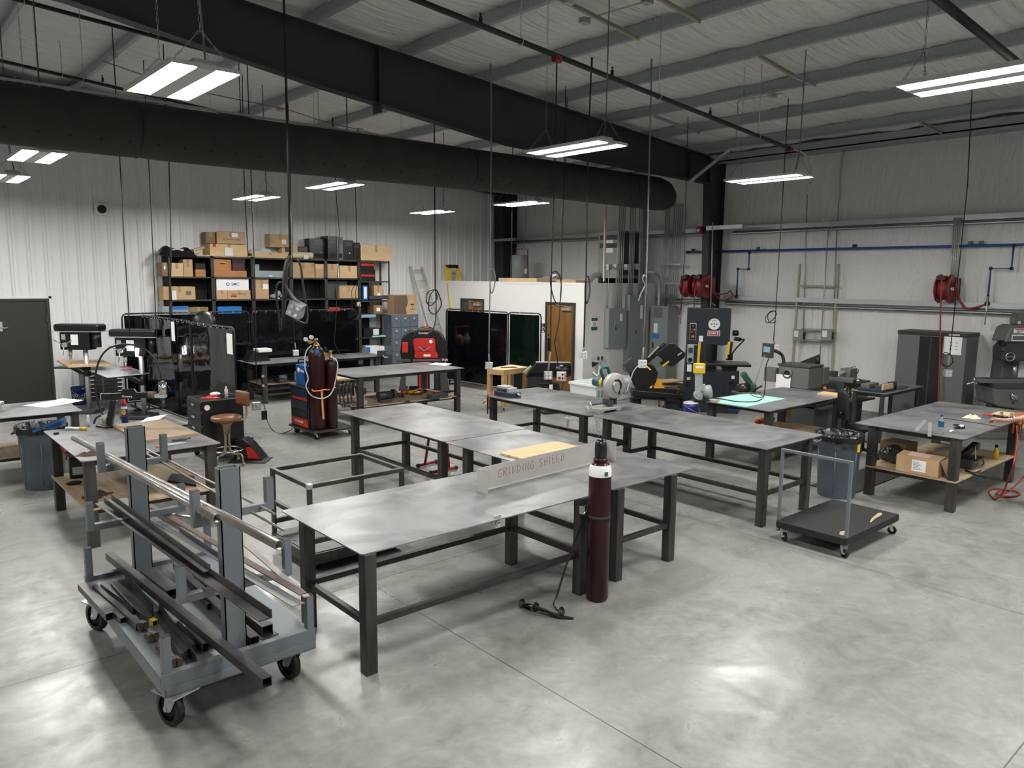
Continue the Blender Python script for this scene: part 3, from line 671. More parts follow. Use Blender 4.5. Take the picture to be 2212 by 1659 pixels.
P('side_rail',W().bar((fx0+.0,fy0,.5),(fx0,fy1,.5),.04,.04),'raw_steel',t)
# ---------------------------------------------------------------- platform cart
t=T('platform_cart','low flat platform cart with black deck and square grey push bar','cart',(7.75,3.58,0))
x0,x1,y0,y1=7.16,8.4,3.2,3.95
m=W().box(x0,y0,.14,x1,y1,.22); P('deck',m,'black_matte',t,bev=.012)
rr=random.Random(5)
P('worn_patch',W().prism([(0,0),(.2,.012),(.42,.0),(.5,.03),(.46,.055),(.2,.045),(.05,.02)],(7.85,3.27,.2205),(.9,.1,0),(-.1,.9,0),(0,0,1),.0008),'plank',t); P('worn_patch',W().prism([(0,0),(.08,.0),(.16,.05),(.1,.07),(.02,.04)],(7.22,3.27,.2205),(1,0,0),(0,1,0),(0,0,1),.0008),'plank',t)
m=W()
P('push_bar',W().bar((7.2,3.94,.1),(7.2,3.94,.955),.03,.03,up=(1,0,0)).bar((7.2,3.22,.1),(7.2,3.22,.955),.03,.03,up=(1,0,0)).bar((7.2,3.205,.97),(7.2,3.955,.97),.03,.03),'rack_grey',t,bev=.003)
for x,y,an in ((7.24,3.9,-2.2),(7.24,3.26,-2),(8.32,3.26,-1),(8.32,3.88,.6)): caster(t,x-7.75,y-3.58,.14,.045,.03,an,'galv')
# ---------------------------------------------------------------- trash cans
def trash(label,c,H=.8,rb=.22,rt=.275,liner=True):
    t=T('trash_can',label,'trash can',(c[0],c[1],0))
    P('can_body',MB().lathe([(0,.0),(rb,0),(rb+.004,.01),(rt-.012,H-.07),(rt,H-.06),(rt+.006,H),(rt-.012,H),(rt-.02,H-.06),(rb-.01,.02),(0,.02)],n=40,cap=False),'can_grey',t)
    m=MB()
    for k in range(6):
        a_=k*PI/3+.3; u=V((c_(a_),s_(a_),0)); m.tube([u*(rb+.004)+V((0,0,.05)),u*(rt-.02)+V((0,0,H-.2))],.008,6)
    P('body_ribs',m,'can_grey',t)
    for sg in (2.5,2.5+PI):
        u=V((c_(sg),s_(sg),0)); v=V((-u.y,u.x,0)); m=MB(); m.tube([u*(rt-.01)+v*.08+V((0,0,H-.05)),u*(rt+.05)+v*.07+V((0,0,H-.1)),u*(rt+.05)-v*.07+V((0,0,H-.1)),u*(rt-.01)-v*.08+V((0,0,H-.05))],.014,8)
        P('handle',m,'can_grey',t)
    rr=random.Random(4); m=MB(); n=60
    prof=[(rt-.05,H-.4),(rt-.03,H-.1),(rt-.012,H+.008),(rt+.014,H+.014),(rt+.02,H-.02),(rt+.016,H-.075)]
    vs=[]
    for i,(r_,z_) in enumerate(prof):
        for k in range(n):
            a_=2*PI*k/n; j=(rr.random()-.5)*.018*(1 if i in(0,1) else .5); vs.append(V(((r_+j)*c_(a_),(r_+j)*s_(a_),z_+(rr.random()-.5)*(.03 if i in (0,5) else .006))))
    m.add(vs,[(i*n+k,i*n+(k+1)%n,(i+1)*n+(k+1)%n,(i+1)*n+k) for i in range(len(prof)-1) for k in range(n)],True)
    P('bin_liner',m,'bag_black',t); return t
tc=trash('grey round trash can with black liner beside the right work table',(9.36,4.36))
u=V((-.62,-.78,0)).normalized(); v=V((-u.y,u.x,0)); cc=V((9.36,4.36,.66))+V((.1,-.78,0)).normalized()*.268
nn=V((-.645,-.76,0)).normalized(); txt('BRUTE',.06,V((9.36,4.36,.66))+nn*.268,V((nn.y*-1,nn.x,0)),(0,0,1),'black_matte',tc)
P('yellow_tag',W().cb(V((9.36,4.36,.66))+V((-.15,-.98,0)).normalized()*.266,(.05,.012,.1),-.15),'yellow',tc)
t2=trash('grey trash can with black liner behind the stained table at the left',(1.72,11.03))
O('broom_head',W().bar(gz(72,932,.82),gz(98,922,.88),.03,.03).bar(gz(98,921,.88),gz(138,906,1.0),.06,.035).bar(gz(108,925,.86),gz(136,913,.94),.05,.05),'blue_paint','blue brush with wooden handle sticking out of the left trash can','brush')
# ---------------------------------------------------------------- things on / under the right table
HT=.91
t=T('water_bottle','clear plastic water bottle with blue cap and label on the right table','bottle',tuple(gz(2031,937,HT)))
P('bottle',MB().lathe([(0,0),(.03,0),(.033,.01),(.033,.05),(.031,.06),(.033,.07),(.033,.15),(.028,.175),(.014,.2),(.013,.215)],cap=False),'clear',t)
P('label',MB().lathe([(.0335,.085),(.0335,.145)],cap=False),'blue_paint',t); P('cap',MB().cyl((0,0,.213),(0,0,.235),.016),'blue_paint',t)
O('metal_strip',W().bar(gz(1979,931,HT+.006),gz(1999,908,HT+.006),.045,.012),'brushed','bright metal strip lying askew on the right table','metal strip')
O('metal_strip',W().bar(gz(2008,942,HT+.006),gz(2009,913,HT+.006),.04,.012),'brushed','shorter bright metal strip beside the water bottle, over the table edge','metal strip')
O('wire_rod',W().tube([gz(2038,903,HT+.004),gz(2100,912,HT+.004),gz(2160,922,HT+.004)],.004,6),'black_pipe','thin dark rod lying across the right table past the bottle','rod')
O('wire_rod',W().tube([gz(2095,889,HT+.004),gz(2140,896,HT+.004)],.004,6),'brushed','thin bright rod at the far side of the right table','rod')
t=T('power_tool','small black pistol-grip tool lying near the bottle on the right table','tool',tuple(gz(2070,924,HT)))
c=gz(2072,923,HT+.02)
P('tool_body',W().tube([c+V((-.1,.03,0)),c+V((-.05,.015,0)),c,c+V((.07,-.03,0))],[.006,.016,.02,.022],8),'black_paint',t)
P('tool_ring',W().tor(c+V((.02,.04,.02)),.03,.008,(.3,.2,1)),'black_paint',t); P('tool_sleeve',W().cyl(c+V((.0,.0,.01)),c+V((.05,-.02,.012)),.021),'white_plastic',t)
def blob(label,name,cat,c,sx,sy,h,mt,seed=1,n=14,rz=0):
    rr=random.Random(seed); m=MB(); R=Mx.Rotation(rz,3,'Z'); ph=[rr.random()*6 for _ in range(6)]
    def f(u,v):
        a_=u*2*PI; k=v; e=1+.18*s_(3*a_+ph[0])+.12*s_(5*a_+ph[1])+.08*s_(7*a_+ph[4])
        z=h*(1-k**1.8)*(.65+.35*s_(4*a_+ph[2]+k*5))*(.6+.4*s_(k*8+ph[3]))+.004
        return V(c)+R@V((c_(a_)*sx*k*e,s_(a_)*sy*k*e,max(.001,z)))
    m.sheet(f,28,8); return O(name,m,mt,label,cat)
blob('crumpled cream rag on the right table','rag','rag',gz(2100,902,HT),.17,.1,.055,'rag',3,rz=.2)
O('plastic_spoon',W().prism([(0,0),(.1,-.012),(.13,.02),(.06,.03)],gz(2052,934,HT+.01),(1,0,.1),(0,1,0),(0,0,1),.006),'white_plastic','small white plastic cap lying before the black tool','plastic piece')
t=T('wood_block','pale wooden block clamped at the end of the right table under the hand','wood block',tuple(gz(2155,920,HT)))
P('block',W().box(11.52,3.1,HT,11.82,3.32,HT+.06),'lumber' if False else 'cardboard_lt',t,bev=.004)
t=T('torch','red and black torch handle on the wooden block with two clear knobs','torch',tuple(gz(2150,903,HT+.06)))
a=gz(2125,895,HT+.075); b=gz(2195,905,HT+.09)
P('torch_handle',W().tube([a,a+(b-a)*.3],[.012,.015],10),'bright_red',t); P('torch_grip',W().tube([a+(b-a)*.3,a+(b-a)*.75],[.016,.018],10),'black_paint',t)
for k in (.55,.85): P('knob',W().cyl(a+(b-a)*k,a+(b-a)*k+V((0,0,.06)),.02,n=10),'clear',t)
def bar_clamp(label,p,d,L=.3,jaw=.1,mt='orange'):
    t=T('bar_clamp',label,'clamp',tuple(p),0,'bar clamps'); p=V(p); d=V(d).normalized()
    P('clamp_bar',W().bar(p,p-V((0,0,L)),.02,.008,up=(0,1,0)),'black_paint',t)
    P('fixed_jaw',W().bar(p+V((0,0,.012)),p+d*jaw+V((0,0,.012)),.02,.026),mt,t); P('sliding_jaw',W().bar(p-V((0,0,.1)),p+d*jaw-V((0,0,.1)),.026,.04),mt,t)
    P('handle',W().cyl(p+d*jaw-V((0,0,.26)),p+d*jaw-V((0,0,.13)),.014),mt,t); P('screw',W().cyl(p+d*jaw-V((0,0,.13)),p+d*jaw-V((0,0,.02)),.005,n=8),'chrome',t); return t
bar_clamp('orange bar clamp gripping the near end of the right table by the hose',V((12.0,3.0,HT+.012)),(-.3,1,0))
bar_clamp('orange bar clamp under the wooden block at the right table end',V((11.68,3.0,HT+.06)),(0,1,0),.3)
# shelf of the right table
ZS=.384
t=T('cardboard_box','open cardboard box with a pink label on the right table shelf','box',tuple(gz(1985,1015,ZS)))
a=gz(1934,1016,ZS); b=gz(2026,1033,ZS); d=(b-a); d.z=0; L=d.length; d.normalize(); n=V((-d.y,d.x,0)); n=n if n.x>0 else -n; hb=.2; D_=.34
P('box_body',W().prism([(0,0),(L,0),(L,hb),(0,hb)],a,d,(0,0,1),n,.004).prism([(0,0),(L,0),(L,hb),(0,hb)],a+n*(D_),d,(0,0,1),n,.004).prism([(0,0),(D_,0),(D_,hb),(0,hb)],a,n,(0,0,1),d,.004).prism([(0,0),(D_,0),(D_,hb),(0,hb)],a+d*(L-.004),n,(0,0,1),d,.004).prism([(0,0),(L,0),(L,D_),(0,D_)],a,d,n,(0,0,1),.004),'cardboard',t)
P('top_flap',W().prism([(0,0),(L,0),(L,.22),(0,.22)],a+V((0,0,hb)),d,n+V((0,0,.12)),(0,0,1),.004),'cardboard',t); P('side_flap',W().prism([(0,0),(D_*.8,0),(D_*.8,.2),(0,.2)],a+d*L+V((0,0,hb))+n*.03,n,V((0,0,-.9))+d*.45,d,.004),'cardboard',t)
P('shipping_label',W().prism([(0,0),(.16,0),(.16,.14),(0,.14)],a-n*.001+d*(L*.38)+V((0,0,.035)),d,(0,0,1),-n,.001),'paper',t)
nf=(n+V((0,0,.12)))
P('pink_label',W().prism([(0,0),(L*.5,0),(L*.5,.16),(0,.16)],a+V((0,0,hb+.0055))+d*L*.22+nf*.04,d,nf,(0,0,1),.001),mat('pink',(.75,.5,.48),.7),t)
m=W()
for k in range(6): m.prism([(0,0),(.1-.02*(k%3),0),(.1-.02*(k%3),.006),(0,.006)],a-n*.0022+d*(L*.38+.015)+V((0,0,.06+k*.017)),d,(0,0,1),-n,.0005)
P('label_text',m,'ink',t)
t=T('cardboard_box','second cardboard box with a clear bag of black parts, left on the shelf','box',tuple(gz(1925,1005,ZS)))
a=gz(1906,1000,ZS)+V((.12,.02,0)); 
P('box_body',W().cb(a+V((.2,-.08,.13)),(.3,.34,.26),-.1),'cardboard_dk',t)
P('clear_bag',W().sph(a+V((-.03,-.12,.13)),.12,(.6,1,1)).sph(a+V((-.03,-.02,.1)),.1,(.7,1,.9)).sph(a+V((-.04,-.16,.07)),.08,(.8,1,.8)),'dark_poly',t); P('bag_contents',W().sph(a+V((-.02,-.12,.1)),.1,(.75,1,.9)),'black_paint',t)
t=T('belt_sander','grey and black portable band saw stand with red logo on the shelf','saw',tuple(gz(2100,1000,ZS)))
a=gz(2084,1003,ZS); b=gz(2118,952,ZS+.28)
P('saw_arm',W().bar(gz(2072,990,.5),gz(2108,960,.66),.07,.075),'black_paint',t,bev=.01); P('arm_panel',W().bar(gz(2071,989,.5)+V((-.01,-.036,0)),gz(2094,970,.6)+V((-.01,-.036,0)),.012,.05),'brushed',t)
P('saw_logo',W().bar(gz(2079,983,.53)+V((-.012,-.046,0)),gz(2088,974,.58)+V((-.012,-.046,0)),.003,.02),'bright_red',t)
P('saw_wheel',W().cyl(gz(2106,962,.655)+V((0,.03,0)),gz(2106,962,.655)+V((0,-.05,0)),.045),'black_paint',t); P('blade_guide',W().bar(gz(2107,965,.65),gz(2108,1000,.48),.01,.01),'cream',t)
c=gz(2100,1012,ZS); P('saw_table',W().cb(c+V((.05,.03,.13)),(.3,.22,.012)),'black_paint',t); P('saw_base',W().cb(c+V((0,.05,.065)),(.2,.16,.12)),'machine_dark',t,bev=.01); P('saw_handle',W().tube(sp([c+V((.16,-.05,.12)),c+V((.22,-.06,.05)),c+V((.16,-.06,.03))],6),.008,8),'black_paint',t)
t=T('spray_bottle','clear and yellow squeeze bottle on the far right of the shelf','bottle',tuple(gz(2150,992,ZS)))
P('bottle',MB().lathe([(0,0),(.035,0),(.035,.1),(.025,.13),(.02,.16),(0,.17)]),'liquid_yellow',t); P('cap',MB().cyl((0,0,.16),(0,0,.2),.02),'black_paint',t)
t=T('drill_clamp','black locking clamps hanging over the front of the shelf','clamp',tuple(gz(2110,1018,ZS)))
for k in range(3): P('clamp_arm',W().tube(sp([gz(2085+8*k,1016+3*k,ZS+.03),gz(2105+6*k,1022+3*k,ZS+.01),gz(2122+4*k,1016+8*k,ZS-.02)],6),.014,8),'black_paint',t)
O('floor_mat',W().prism([(9.48,4.22),(11.2,4.22),(11.25,4.72),(9.5,4.78)],(0,0,0),(1,0,0),(0,1,0),(0,0,1),.012),'mat_rubber','black ribbed rubber mat under the trash can and right table','mat')
hp=[gz(2190,1000,.62),gz(2180,1030,.4),gz(2168,1060,.15),gz(2150,1078,.02),gz(2136,1063,.012),gz(2150,1056,.012),gz(2190,1060,.012),gz(2203,1068,.012),gz(2180,1072,.03),gz(2152,1067,.03),gz(2165,1058,.03),gz(2196,1063,.03),gz(2195,1072,.012),gz(2160,1073,.012),gz(2190,1052,.04),gz(2230,1010,.3)]
O('air_hose',W().tube(sp([gz(2196,920,.95)]+[gz(2198,950,.82)]+hp,8),.01,8),'hose_red','red rubber hose hanging from the right table and coiled on the floor','hose')
# ---------------------------------------------------------------- office chair
c=gz(1866,924,.46); c.z=0; t=T('office_chair','dark office chair behind the right work table','chair',tuple(c),-.72)
P('seat',MB().lathe([(0,.43),(.2,.43),(.24,.46),(.22,.5),(0,.51)],n=24),'black_matte',t)
def fb(u,v): 
    a_=(u-.5)*1.1; zz=.58+.47*v; w_=.22*(1-.55*(2*abs(v-.45))**3 if False else (1-.3*v**3)); return V((-.3+.08*c_(a_*2)*1.0-.05*v*v-.05,.0,0))+V((-.0,w_*s_(a_)*1.6,zz))
m=MB().sheet(fb,12,10)
bk=P('backrest',m,'black_matte',t); so=bk.modifiers.new('solid','SOLIDIFY'); so.thickness=.05
P('back_post',MB().tube(sp([(-.3,0,.75),(-.34,0,.5),(-.2,0,.42),(0,0,.42)],5),.02,8),'black_paint',t); P('adjust_knob',MB().cyl((-.4,.0,.68),(-.33,0,.68),.025),'black_paint',t)
P('gas_post',MB().cyl((0,0,.12),(0,0,.43),.028),'black_paint',t)
for k in range(5):
    a_=k*2*PI/5+.3; P('base_leg',MB().tube([(0,0,.12),(.26*c_(a_),.26*s_(a_),.08)],[.025,.016],8).sph((.26*c_(a_),.26*s_(a_),.03),.03),'black_paint',t)
ORD=['first','second','third','fourth','fifth','sixth','seventh','eighth','ninth','tenth','eleventh','twelfth']
# ---------------------------------------------------------------- shelving against the left wall
SY,SD=17.9,.46
SZ=[3.14,2.67,2.15,1.62,1.08,.55,.08]
SX=[gy(p,556,SY).x for p in (363,458,545,627.6,703.5,775.7,841.5)]
nm=['left end bay of the dark shelving, bins and a cardboard box low down','second shelving bay from the left, holding the wooden cabinet and white box','third shelving bay, grey metal tray on its upper shelf','fourth shelving bay, mostly empty on its middle shelf','fifth shelving bay, grey bin and cardboard box inside','narrow open shelving bay at the right end beside the lockers']
for k in range(6):
    x0,x1=SX[k],SX[k+1]; t=T('shelving_unit',nm[k],'shelving',((x0+x1)/2,SY+SD/2,0),0,'dark steel shelving bays')
    for x in (x0+.02,x1-.02):
        for y in (SY+.012,SY+SD-.012): P('upright',W().box(x-.018,y-.012,0,x+.018,y+.012,3.15),'shelf_olive',t)
    zz=SZ if k<5 else [3.12,2.6,2.08,1.72,1.1,.6,.08]
    for z in zz: P('shelf',W().box(x0+.003,SY,z-.035,x1-.003,SY+SD,z),'shelf_olive',t)
    if k<5: P('back_panel',W().box(x0,SY+SD,.05,x1,SY+SD+.006,3.13).box(x0,SY+.03,.05,x0+.003,SY+SD,3.13),'shelf_back',t)
    else: P('back_panel',W().box(x0,SY+SD,.05,x0+.55,SY+SD+.006,3.1),'shelf_back',t)
for (px,py) in ((585,596),(601,644)):
    c=gy(px,py,SY-.004); O('shelf_tag',W().cb(c,(.08,.004,.03)),'paper',f'white tag on the edge of the {"upper" if py<620 else "lower"} shelf in the third bay','tag')
def bx(label,x0,x1,yt,z,mt='cardboard',Y=SY+.04,dep=.34,name='cardboard_box',cat='box',tape=True,lab=None,rz=0,flap=0,grp=None,zt_=None):
    a=gy(x0,yt,Y); b=gy(x1,yt,Y); h=(zt_ if zt_ else (a.z+b.z)/2)-z
    t=T(name,label,cat,((a.x+b.x)/2,Y,z),rz,grp); w=b.x-a.x; dep=min(dep,SY+SD-.01-Y)
    P('box_body',MB().box(-w/2,0,0,w/2,dep,h),mt,t,bev=.006)
    if tape: P('tape',MB().box(-.03,-.001,h*.55,.03,0,h).box(-.03,0,h,.03,dep,h+.001),'tape_tan',t)
    if lab: P('box_label',MB().box(w*lab[0]-w/2,-.002,h*lab[1],w*lab[2]-w/2,-.0005,h*lab[3]),lab[4] if len(lab)>4 else 'paper',t)
    if flap: P('flap',MB().box(-w/2,-.004,h,w/2,.0,h+flap,rot=Mx.Rotation(.3,3,'X'),org=(0,0,h)),mt,t)
    return t
G1='boxes on top of the shelving'
# black bag heap and trays at the left end
O('plastic_bag',MB().sheet(lambda u,v:gy(337,553,SY+.1)+V((u*.85,(v-.5)*.4,.02+.26*(1-abs(2*v-1)**3)*max(0,s_(PI*min(1,u*1.02)))**.7*(.75+.3*s_(u*9)+.12*s_(u*23+v*8)))),30,12),'bag_black','crumpled black plastic bag on top of the left shelving bay','bag')
bx('shallow whitish tray sticking out under the black bag on the shelving',356,397,538,3.14,'sprayed_white',dep=.3,name='tray',cat='tray',tape=False,Y=SY+.01)
t=bx('long low cardboard box on top of the second bay, under two others',453,535,528,3.165,'cardboard_lt',lab=(.08,.75,.16,1,'bright_red'))
bx('upper left brown box of the stack on top of the second bay',444,464,501,3.44,'cardboard_dk',Y=SY+.1,dep=.3)
t=bx('upper right box of the stack on top, handwriting and a white label',468,529,502,3.44,'cardboard',lab=(.52,.6,.74,.95),flap=.02,Y=SY+.06,dep=.33)
txt('LID FOR DRAINAGE',.045,(0,-.003,.1),(1,0,-.03),(0,0,1),'ink',t,local=True)
bx('small whitish container in front of the long box on the shelving',485,503,535,3.165,'sprayed_white',Y=SY+.005,dep=.03,name='container',cat='container',tape=False)
O('plank',W().box(gy(418,547,SY).x,SY+.0,3.14,gy(543,547,SY).x-.01,SY+.4,3.165),'plank','flat light board under the boxes on top of the second bay','board')
O('lumber_scrap',W().bar(gy(416,541,SY+.2),gy(440,534,SY+.3),.08,.05).bar(gy(418,546,SY+.1),gy(436,541,SY+.1),.1,.05),'ply','wood offcuts between the black bag and the cardboard boxes','wood scraps')
bx('flat cardboard carton under the clear plastic on the third bay',545,622,546,3.14,'cardboard_lt',dep=.38)
O('plastic_wrap',MB().sheet(lambda u,v:V((gy(540,545,SY).x+.03+.78*u,SY+.05+.34*v,3.235+(.16*s_(PI*v)**.6*max(0,s_(PI*u))**.5*(.8+.25*s_(u*13+v*3)+.12*s_(u*31))))),30,10),'clear_poly','crumpled clear plastic wrap lying on the flat carton','plastic wrap')
bx('small box with a dark window under the tan box on the third bay',608,643,530,3.235 if False else 3.14,'cardboard_lt',Y=SY+.2,dep=.2,lab=(.2,.5,.5,.9,'black_paint'),tape=False)
t=bx('tan box with a white label perched above the cream tube',583,628,506,3.41,'cardboard',Y=SY+.14,dep=.3,lab=(.56,.25,.76,.6))
a,b=gy(625,547,SY+.1),gy(674,548,SY+.1); a.z=b.z=3.14+.085
O('cream_tube',W().lathe([(.0,0),(.08,0),(.085,.02),(.085,(b-a).length-.02),(.08,(b-a).length),(0,(b-a).length)],o=tuple(a),ax=tuple(b-a)),'cream','cream coloured tube lying on top of the fourth bay','tube')
O('soft_cap',W().box(gy(656,550,SY).x,SY-.0,3.14,gy(666,550,SY).x,SY+.02,3.22),'sprayed_white','small pale box in front of the cream tube','box')
t=bx('black box with red lettering behind the cream tube',644,679,533,3.14,'black_paint',Y=SY+.22,dep=.2,tape=False,lab=(.1,.72,.55,.86,'red_paint'))
def tower(label,x0,x1,yt,mt,Y,dep,face):
    t=bx(label,x0,x1,yt,3.14,mt,Y=Y,dep=dep,name='computer_tower',cat='computer',tape=False,grp='computer towers on the shelving')
    w=gy(x1,540,Y).x-gy(x0,540,Y).x; h=gy((x0+x1)/2,yt,Y).z-3.14
    P('drive_bay',MB().box(-w*.3,-.006,h*.7,w*.32,-.001,h*.8).box(-w*.3,-.006,h*.83,w*.32,-.001,h*.92),'machine_dark',t)
    P('power_button',MB().cyl((w*.1,-.008,h*.35),(w*.1,0,h*.35),.018,n=14),face,t)
    P('front_grille',MB().box(-w*.3,-.004,h*.08,w*.32,-.001,h*.28),'mesh_dark',t)
tower('widest black computer tower, leftmost of the row on the shelving',668,707,516,'black_paint',SY+.16,.28,'chrome')
tower('tallest black computer tower, second from the left on the shelving',707.5,727,510,'black_paint',SY+.02,.4,'machine_dark')
tower('silver-fronted computer tower in the middle of the row',727.6,741,512,'machine_grey',SY+.02,.4,'chrome')
tower('black computer tower with a bright round button, fourth in the row',741.6,763,519,'black_paint',SY+.02,.4,'white_plastic')
tower('smallest black computer tower, rightmost of the row',763.5,777.5,524,'black_paint',SY+.02,.4,'machine_dark')
bx('big creased cardboard box on top of the narrow end bay',779,845,530,3.14,'cardboard_lt',dep=.42,Y=SY+.02)
G2='boxes on the second shelf'
bx('small brown box at the left end of the second shelf',349,362,567,2.67,'cardboard_dk',lab=(.35,.5,.6,.75))
bx('pinkish cardboard box on the second shelf of the left bay',368,395,568,2.67,'cardboard_lt')
bx('taller cardboard box beside the pinkish one on the second shelf',395.5,415.5,560.5,2.67,'cardboard')
bx('wood-grained tin with a black top, right of the cardboard boxes in the left bay',422,444,582,2.67,'wood_red',name='tin',cat='tin',tape=False)
bx('black tub standing on the wood-grained tin',422,443,569,gy(432,582,SY+.04).z,'black_paint',name='tub',cat='tub',tape=False)
t=bx('orange-brown wooden cabinet with a slot handle on the second shelf',461,499,560.5,2.67,'wood_red',name='wooden_cabinet',cat='cabinet',tape=False)
P('handle_slot',MB().box(-.05,-.004,.3,.05,0,.34),'black_matte',t); P('handle_lip',MB().box(-.045,-.012,.325,.055,-.002,.345),'cardboard_lt',t)
bx('low wooden box beside the wooden cabinet',499.5,533,585,2.67,'wood_red',name='wooden_box',cat='box',tape=False)
zz=gy(515,585,SY+.04).z
bx('dark red box on the low wooden box',502,528,568,zz,mat('dark_red',(.07,.015,.02),.5),name='red_box',cat='box',tape=False)
bx('black box on the dark red one',501,530,557.5,gy(515,568,SY+.04).z,'black_matte',name='black_box',cat='box',tape=False)
bx('long flat light grey metal tray on the third bay upper shelf',548,615,585,2.67,'glass_grey',name='metal_tray',cat='tray',tape=False,dep=.4,Y=SY+.005)
bx('small grey cabinet standing on the metal tray',548,560,571,gy(555,585,SY+.005).z,'glass_grey',name='grey_box',cat='box',tape=False,Y=SY+.1)
bx('wide cardboard box in the fourth bay',630,679,567,2.67,'cardboard',lab=(.86,.75,.98,.95,'tape_tan'))
bx('cardboard box with tape bands right of the wide one',681,701,570,2.67,'cardboard',lab=(.02,.6,.95,.95,'cardboard_lt'))
bx('cardboard box at the left of the fifth bay',707,728,570,2.67,'cardboard')
bx('white slab standing between two cardboard boxes in the fifth bay',728.5,732,570,2.67,'paper',name='foam_slab',cat='slab',tape=False)
bx('wide pale cardboard box at the right of the fifth bay',734,775,574,2.67,'cardboard_lt')
t=bx('black tool case with red lid in the narrow bay',780,808,566,2.8,'black_paint',name='tool_case',cat='tool box',tape=False,Y=SY+.05); P('lid',MB().box(-.2,-.01,.2,.2,.34,.26),'bright_red',t)
t=bx('lower red and black tool case in the narrow bay',779,811,583,2.6,'black_paint',name='tool_case',cat='tool box',tape=False,Y=SY+.03); P('lid',MB().box(-.22,-.01,.12,.22,.34,.17),'bright_red',t)
G3='boxes on the third shelf'
t=bx('long cardboard carton with printing in the left bay',352,421.5,619,2.15,'cardboard',lab=(.7,.35,.86,.65,'ink'))
bx('white jug in front of the long carton',371,381,628,2.15,'white_plastic',Y=SY+.0,dep=.035,name='jug',cat='jug',tape=False)
bx('left lettered cardboard box under the white box',467,491,627,2.15,'cardboard')
t=bx('right lettered cardboard box under the white box',491.5,541,627,2.15,'cardboard'); txt('MULTI CIRCUIT',.05,(0,-.003,.12),(1,0,0),(0,0,1),'ink',t,local=True); P('red_mark',MB().box(-.2,-.003,.05,-.06,-.001,.09),'marker_red',t)
zz=gy(505,627,SY+.04).z
t=bx('white cardboard box marked SMC in blue on the third shelf',467,537,602,zz,'paper',name='white_box',tape=False,dep=.36); txt('SMC',.1,(.06,-.003,.14),(1,0,0),(0,0,1),'bin_blue',t,local=True); P('logo_ring',MB().tor((-.12,-.003,.14),.035,.008,(0,1,0),20,6),'bin_blue',t)
bx('cardboard box with a white label in the third bay',550,580,603,2.15,'cardboard',lab=(.58,.5,.98,.75))
O('parts_heap',W().sph(gy(592,640,SY+.15),.1,(1.1,.8,.6)).sph(gy(600,634,SY+.2),.08).sph(gy(612,640,SY+.15),.09,(1,1,.6)),'glass_grey','heap of grey and blue odds and ends in the third bay','heap',kind='stuff')
bx('translucent grey bin in the fifth bay',699,750,607,2.15,mat('grey_bin',(.07,.075,.085),.4),name='storage_bin',cat='bin',tape=False,Y=SY+.2)
bx('open cardboard box in front of the grey bin',733,773,620,2.15,'cardboard',Y=SY+.01,dep=.18,flap=.04)
bx('blue and white upright box in the narrow bay',784,794,617,2.1,'bin_blue',name='blue_box',tape=False,lab=(.2,.1,.8,.9,'paper'))
bx('cardboard box holding black parts in the narrow bay',808,826,617,2.14,'cardboard',lab=(.4,.1,.7,.4))
bx('flat dark tray sticking out of the narrow bay',799,846,638.5,gy(822,646,SY).z,'machine_dark',name='flat_tray',cat='tray',tape=False,Y=SY-.05,dep=.4)
bx('white and blue crate low in the left bay',350,407,662,1.62,'glass_grey',name='storage_crate',cat='crate',tape=False,lab=(.3,.8,.98,1,'bin_blue'))
bx('brown box beside the white and blue crate',408,450,663.5,1.62,'cardboard_dk')
bx('bright blue bin behind the welding screen top',470,522,662.5,1.62,'bin_blue',name='storage_bin',cat='bin',tape=False)
bx('red tool lying on the shelf behind the centre screen',710,734,664,1.62,'bright_red',name='red_tool',cat='tool',tape=False,dep=.1)
bx('small brown box low in the narrow bay',807,827,659.5,1.72,'cardboard_dk',lab=(.3,.3,.7,.7))
bx('light blue flat box on the narrow bay shelf',780,812,680,1.72,'light_blue',name='blue_box',tape=False,Y=SY-.02) if False else None
bx('light blue flat carton on the shelf below the brown box',781,812,679.5,1.62 if False else gy(796,686,SY).z,'light_blue',name='blue_box',tape=False,Y=SY-.01,dep=.3)
bx('small white box at the right end of the narrow bay',834,840.5,677,gy(837,686,SY).z,'paper',name='white_box',tape=False,dep=.2)
bx('black machine part with a pale blade on the lower shelf of the narrow bay',786,822,709,1.1,'black_paint',name='machine_part',cat='machine part',tape=False,lab=(.55,.2,.9,.9,'sprayed_white'))
bx('mint green cloth hanging over the lower shelf of the narrow bay',805,836,725,1.09,'mint',name='cloth',cat='cloth',tape=False,Y=SY-.03,dep=.3)
bx('white and blue printed carton low in the narrow bay',791,819,747,.6,'paper',name='white_box',tape=False,lab=(.0,.3,.3,.9,'bin_blue'))
bx('plain white carton beside the printed one low in the narrow bay',819.5,836,748,.6,'paper',name='white_box',tape=False)
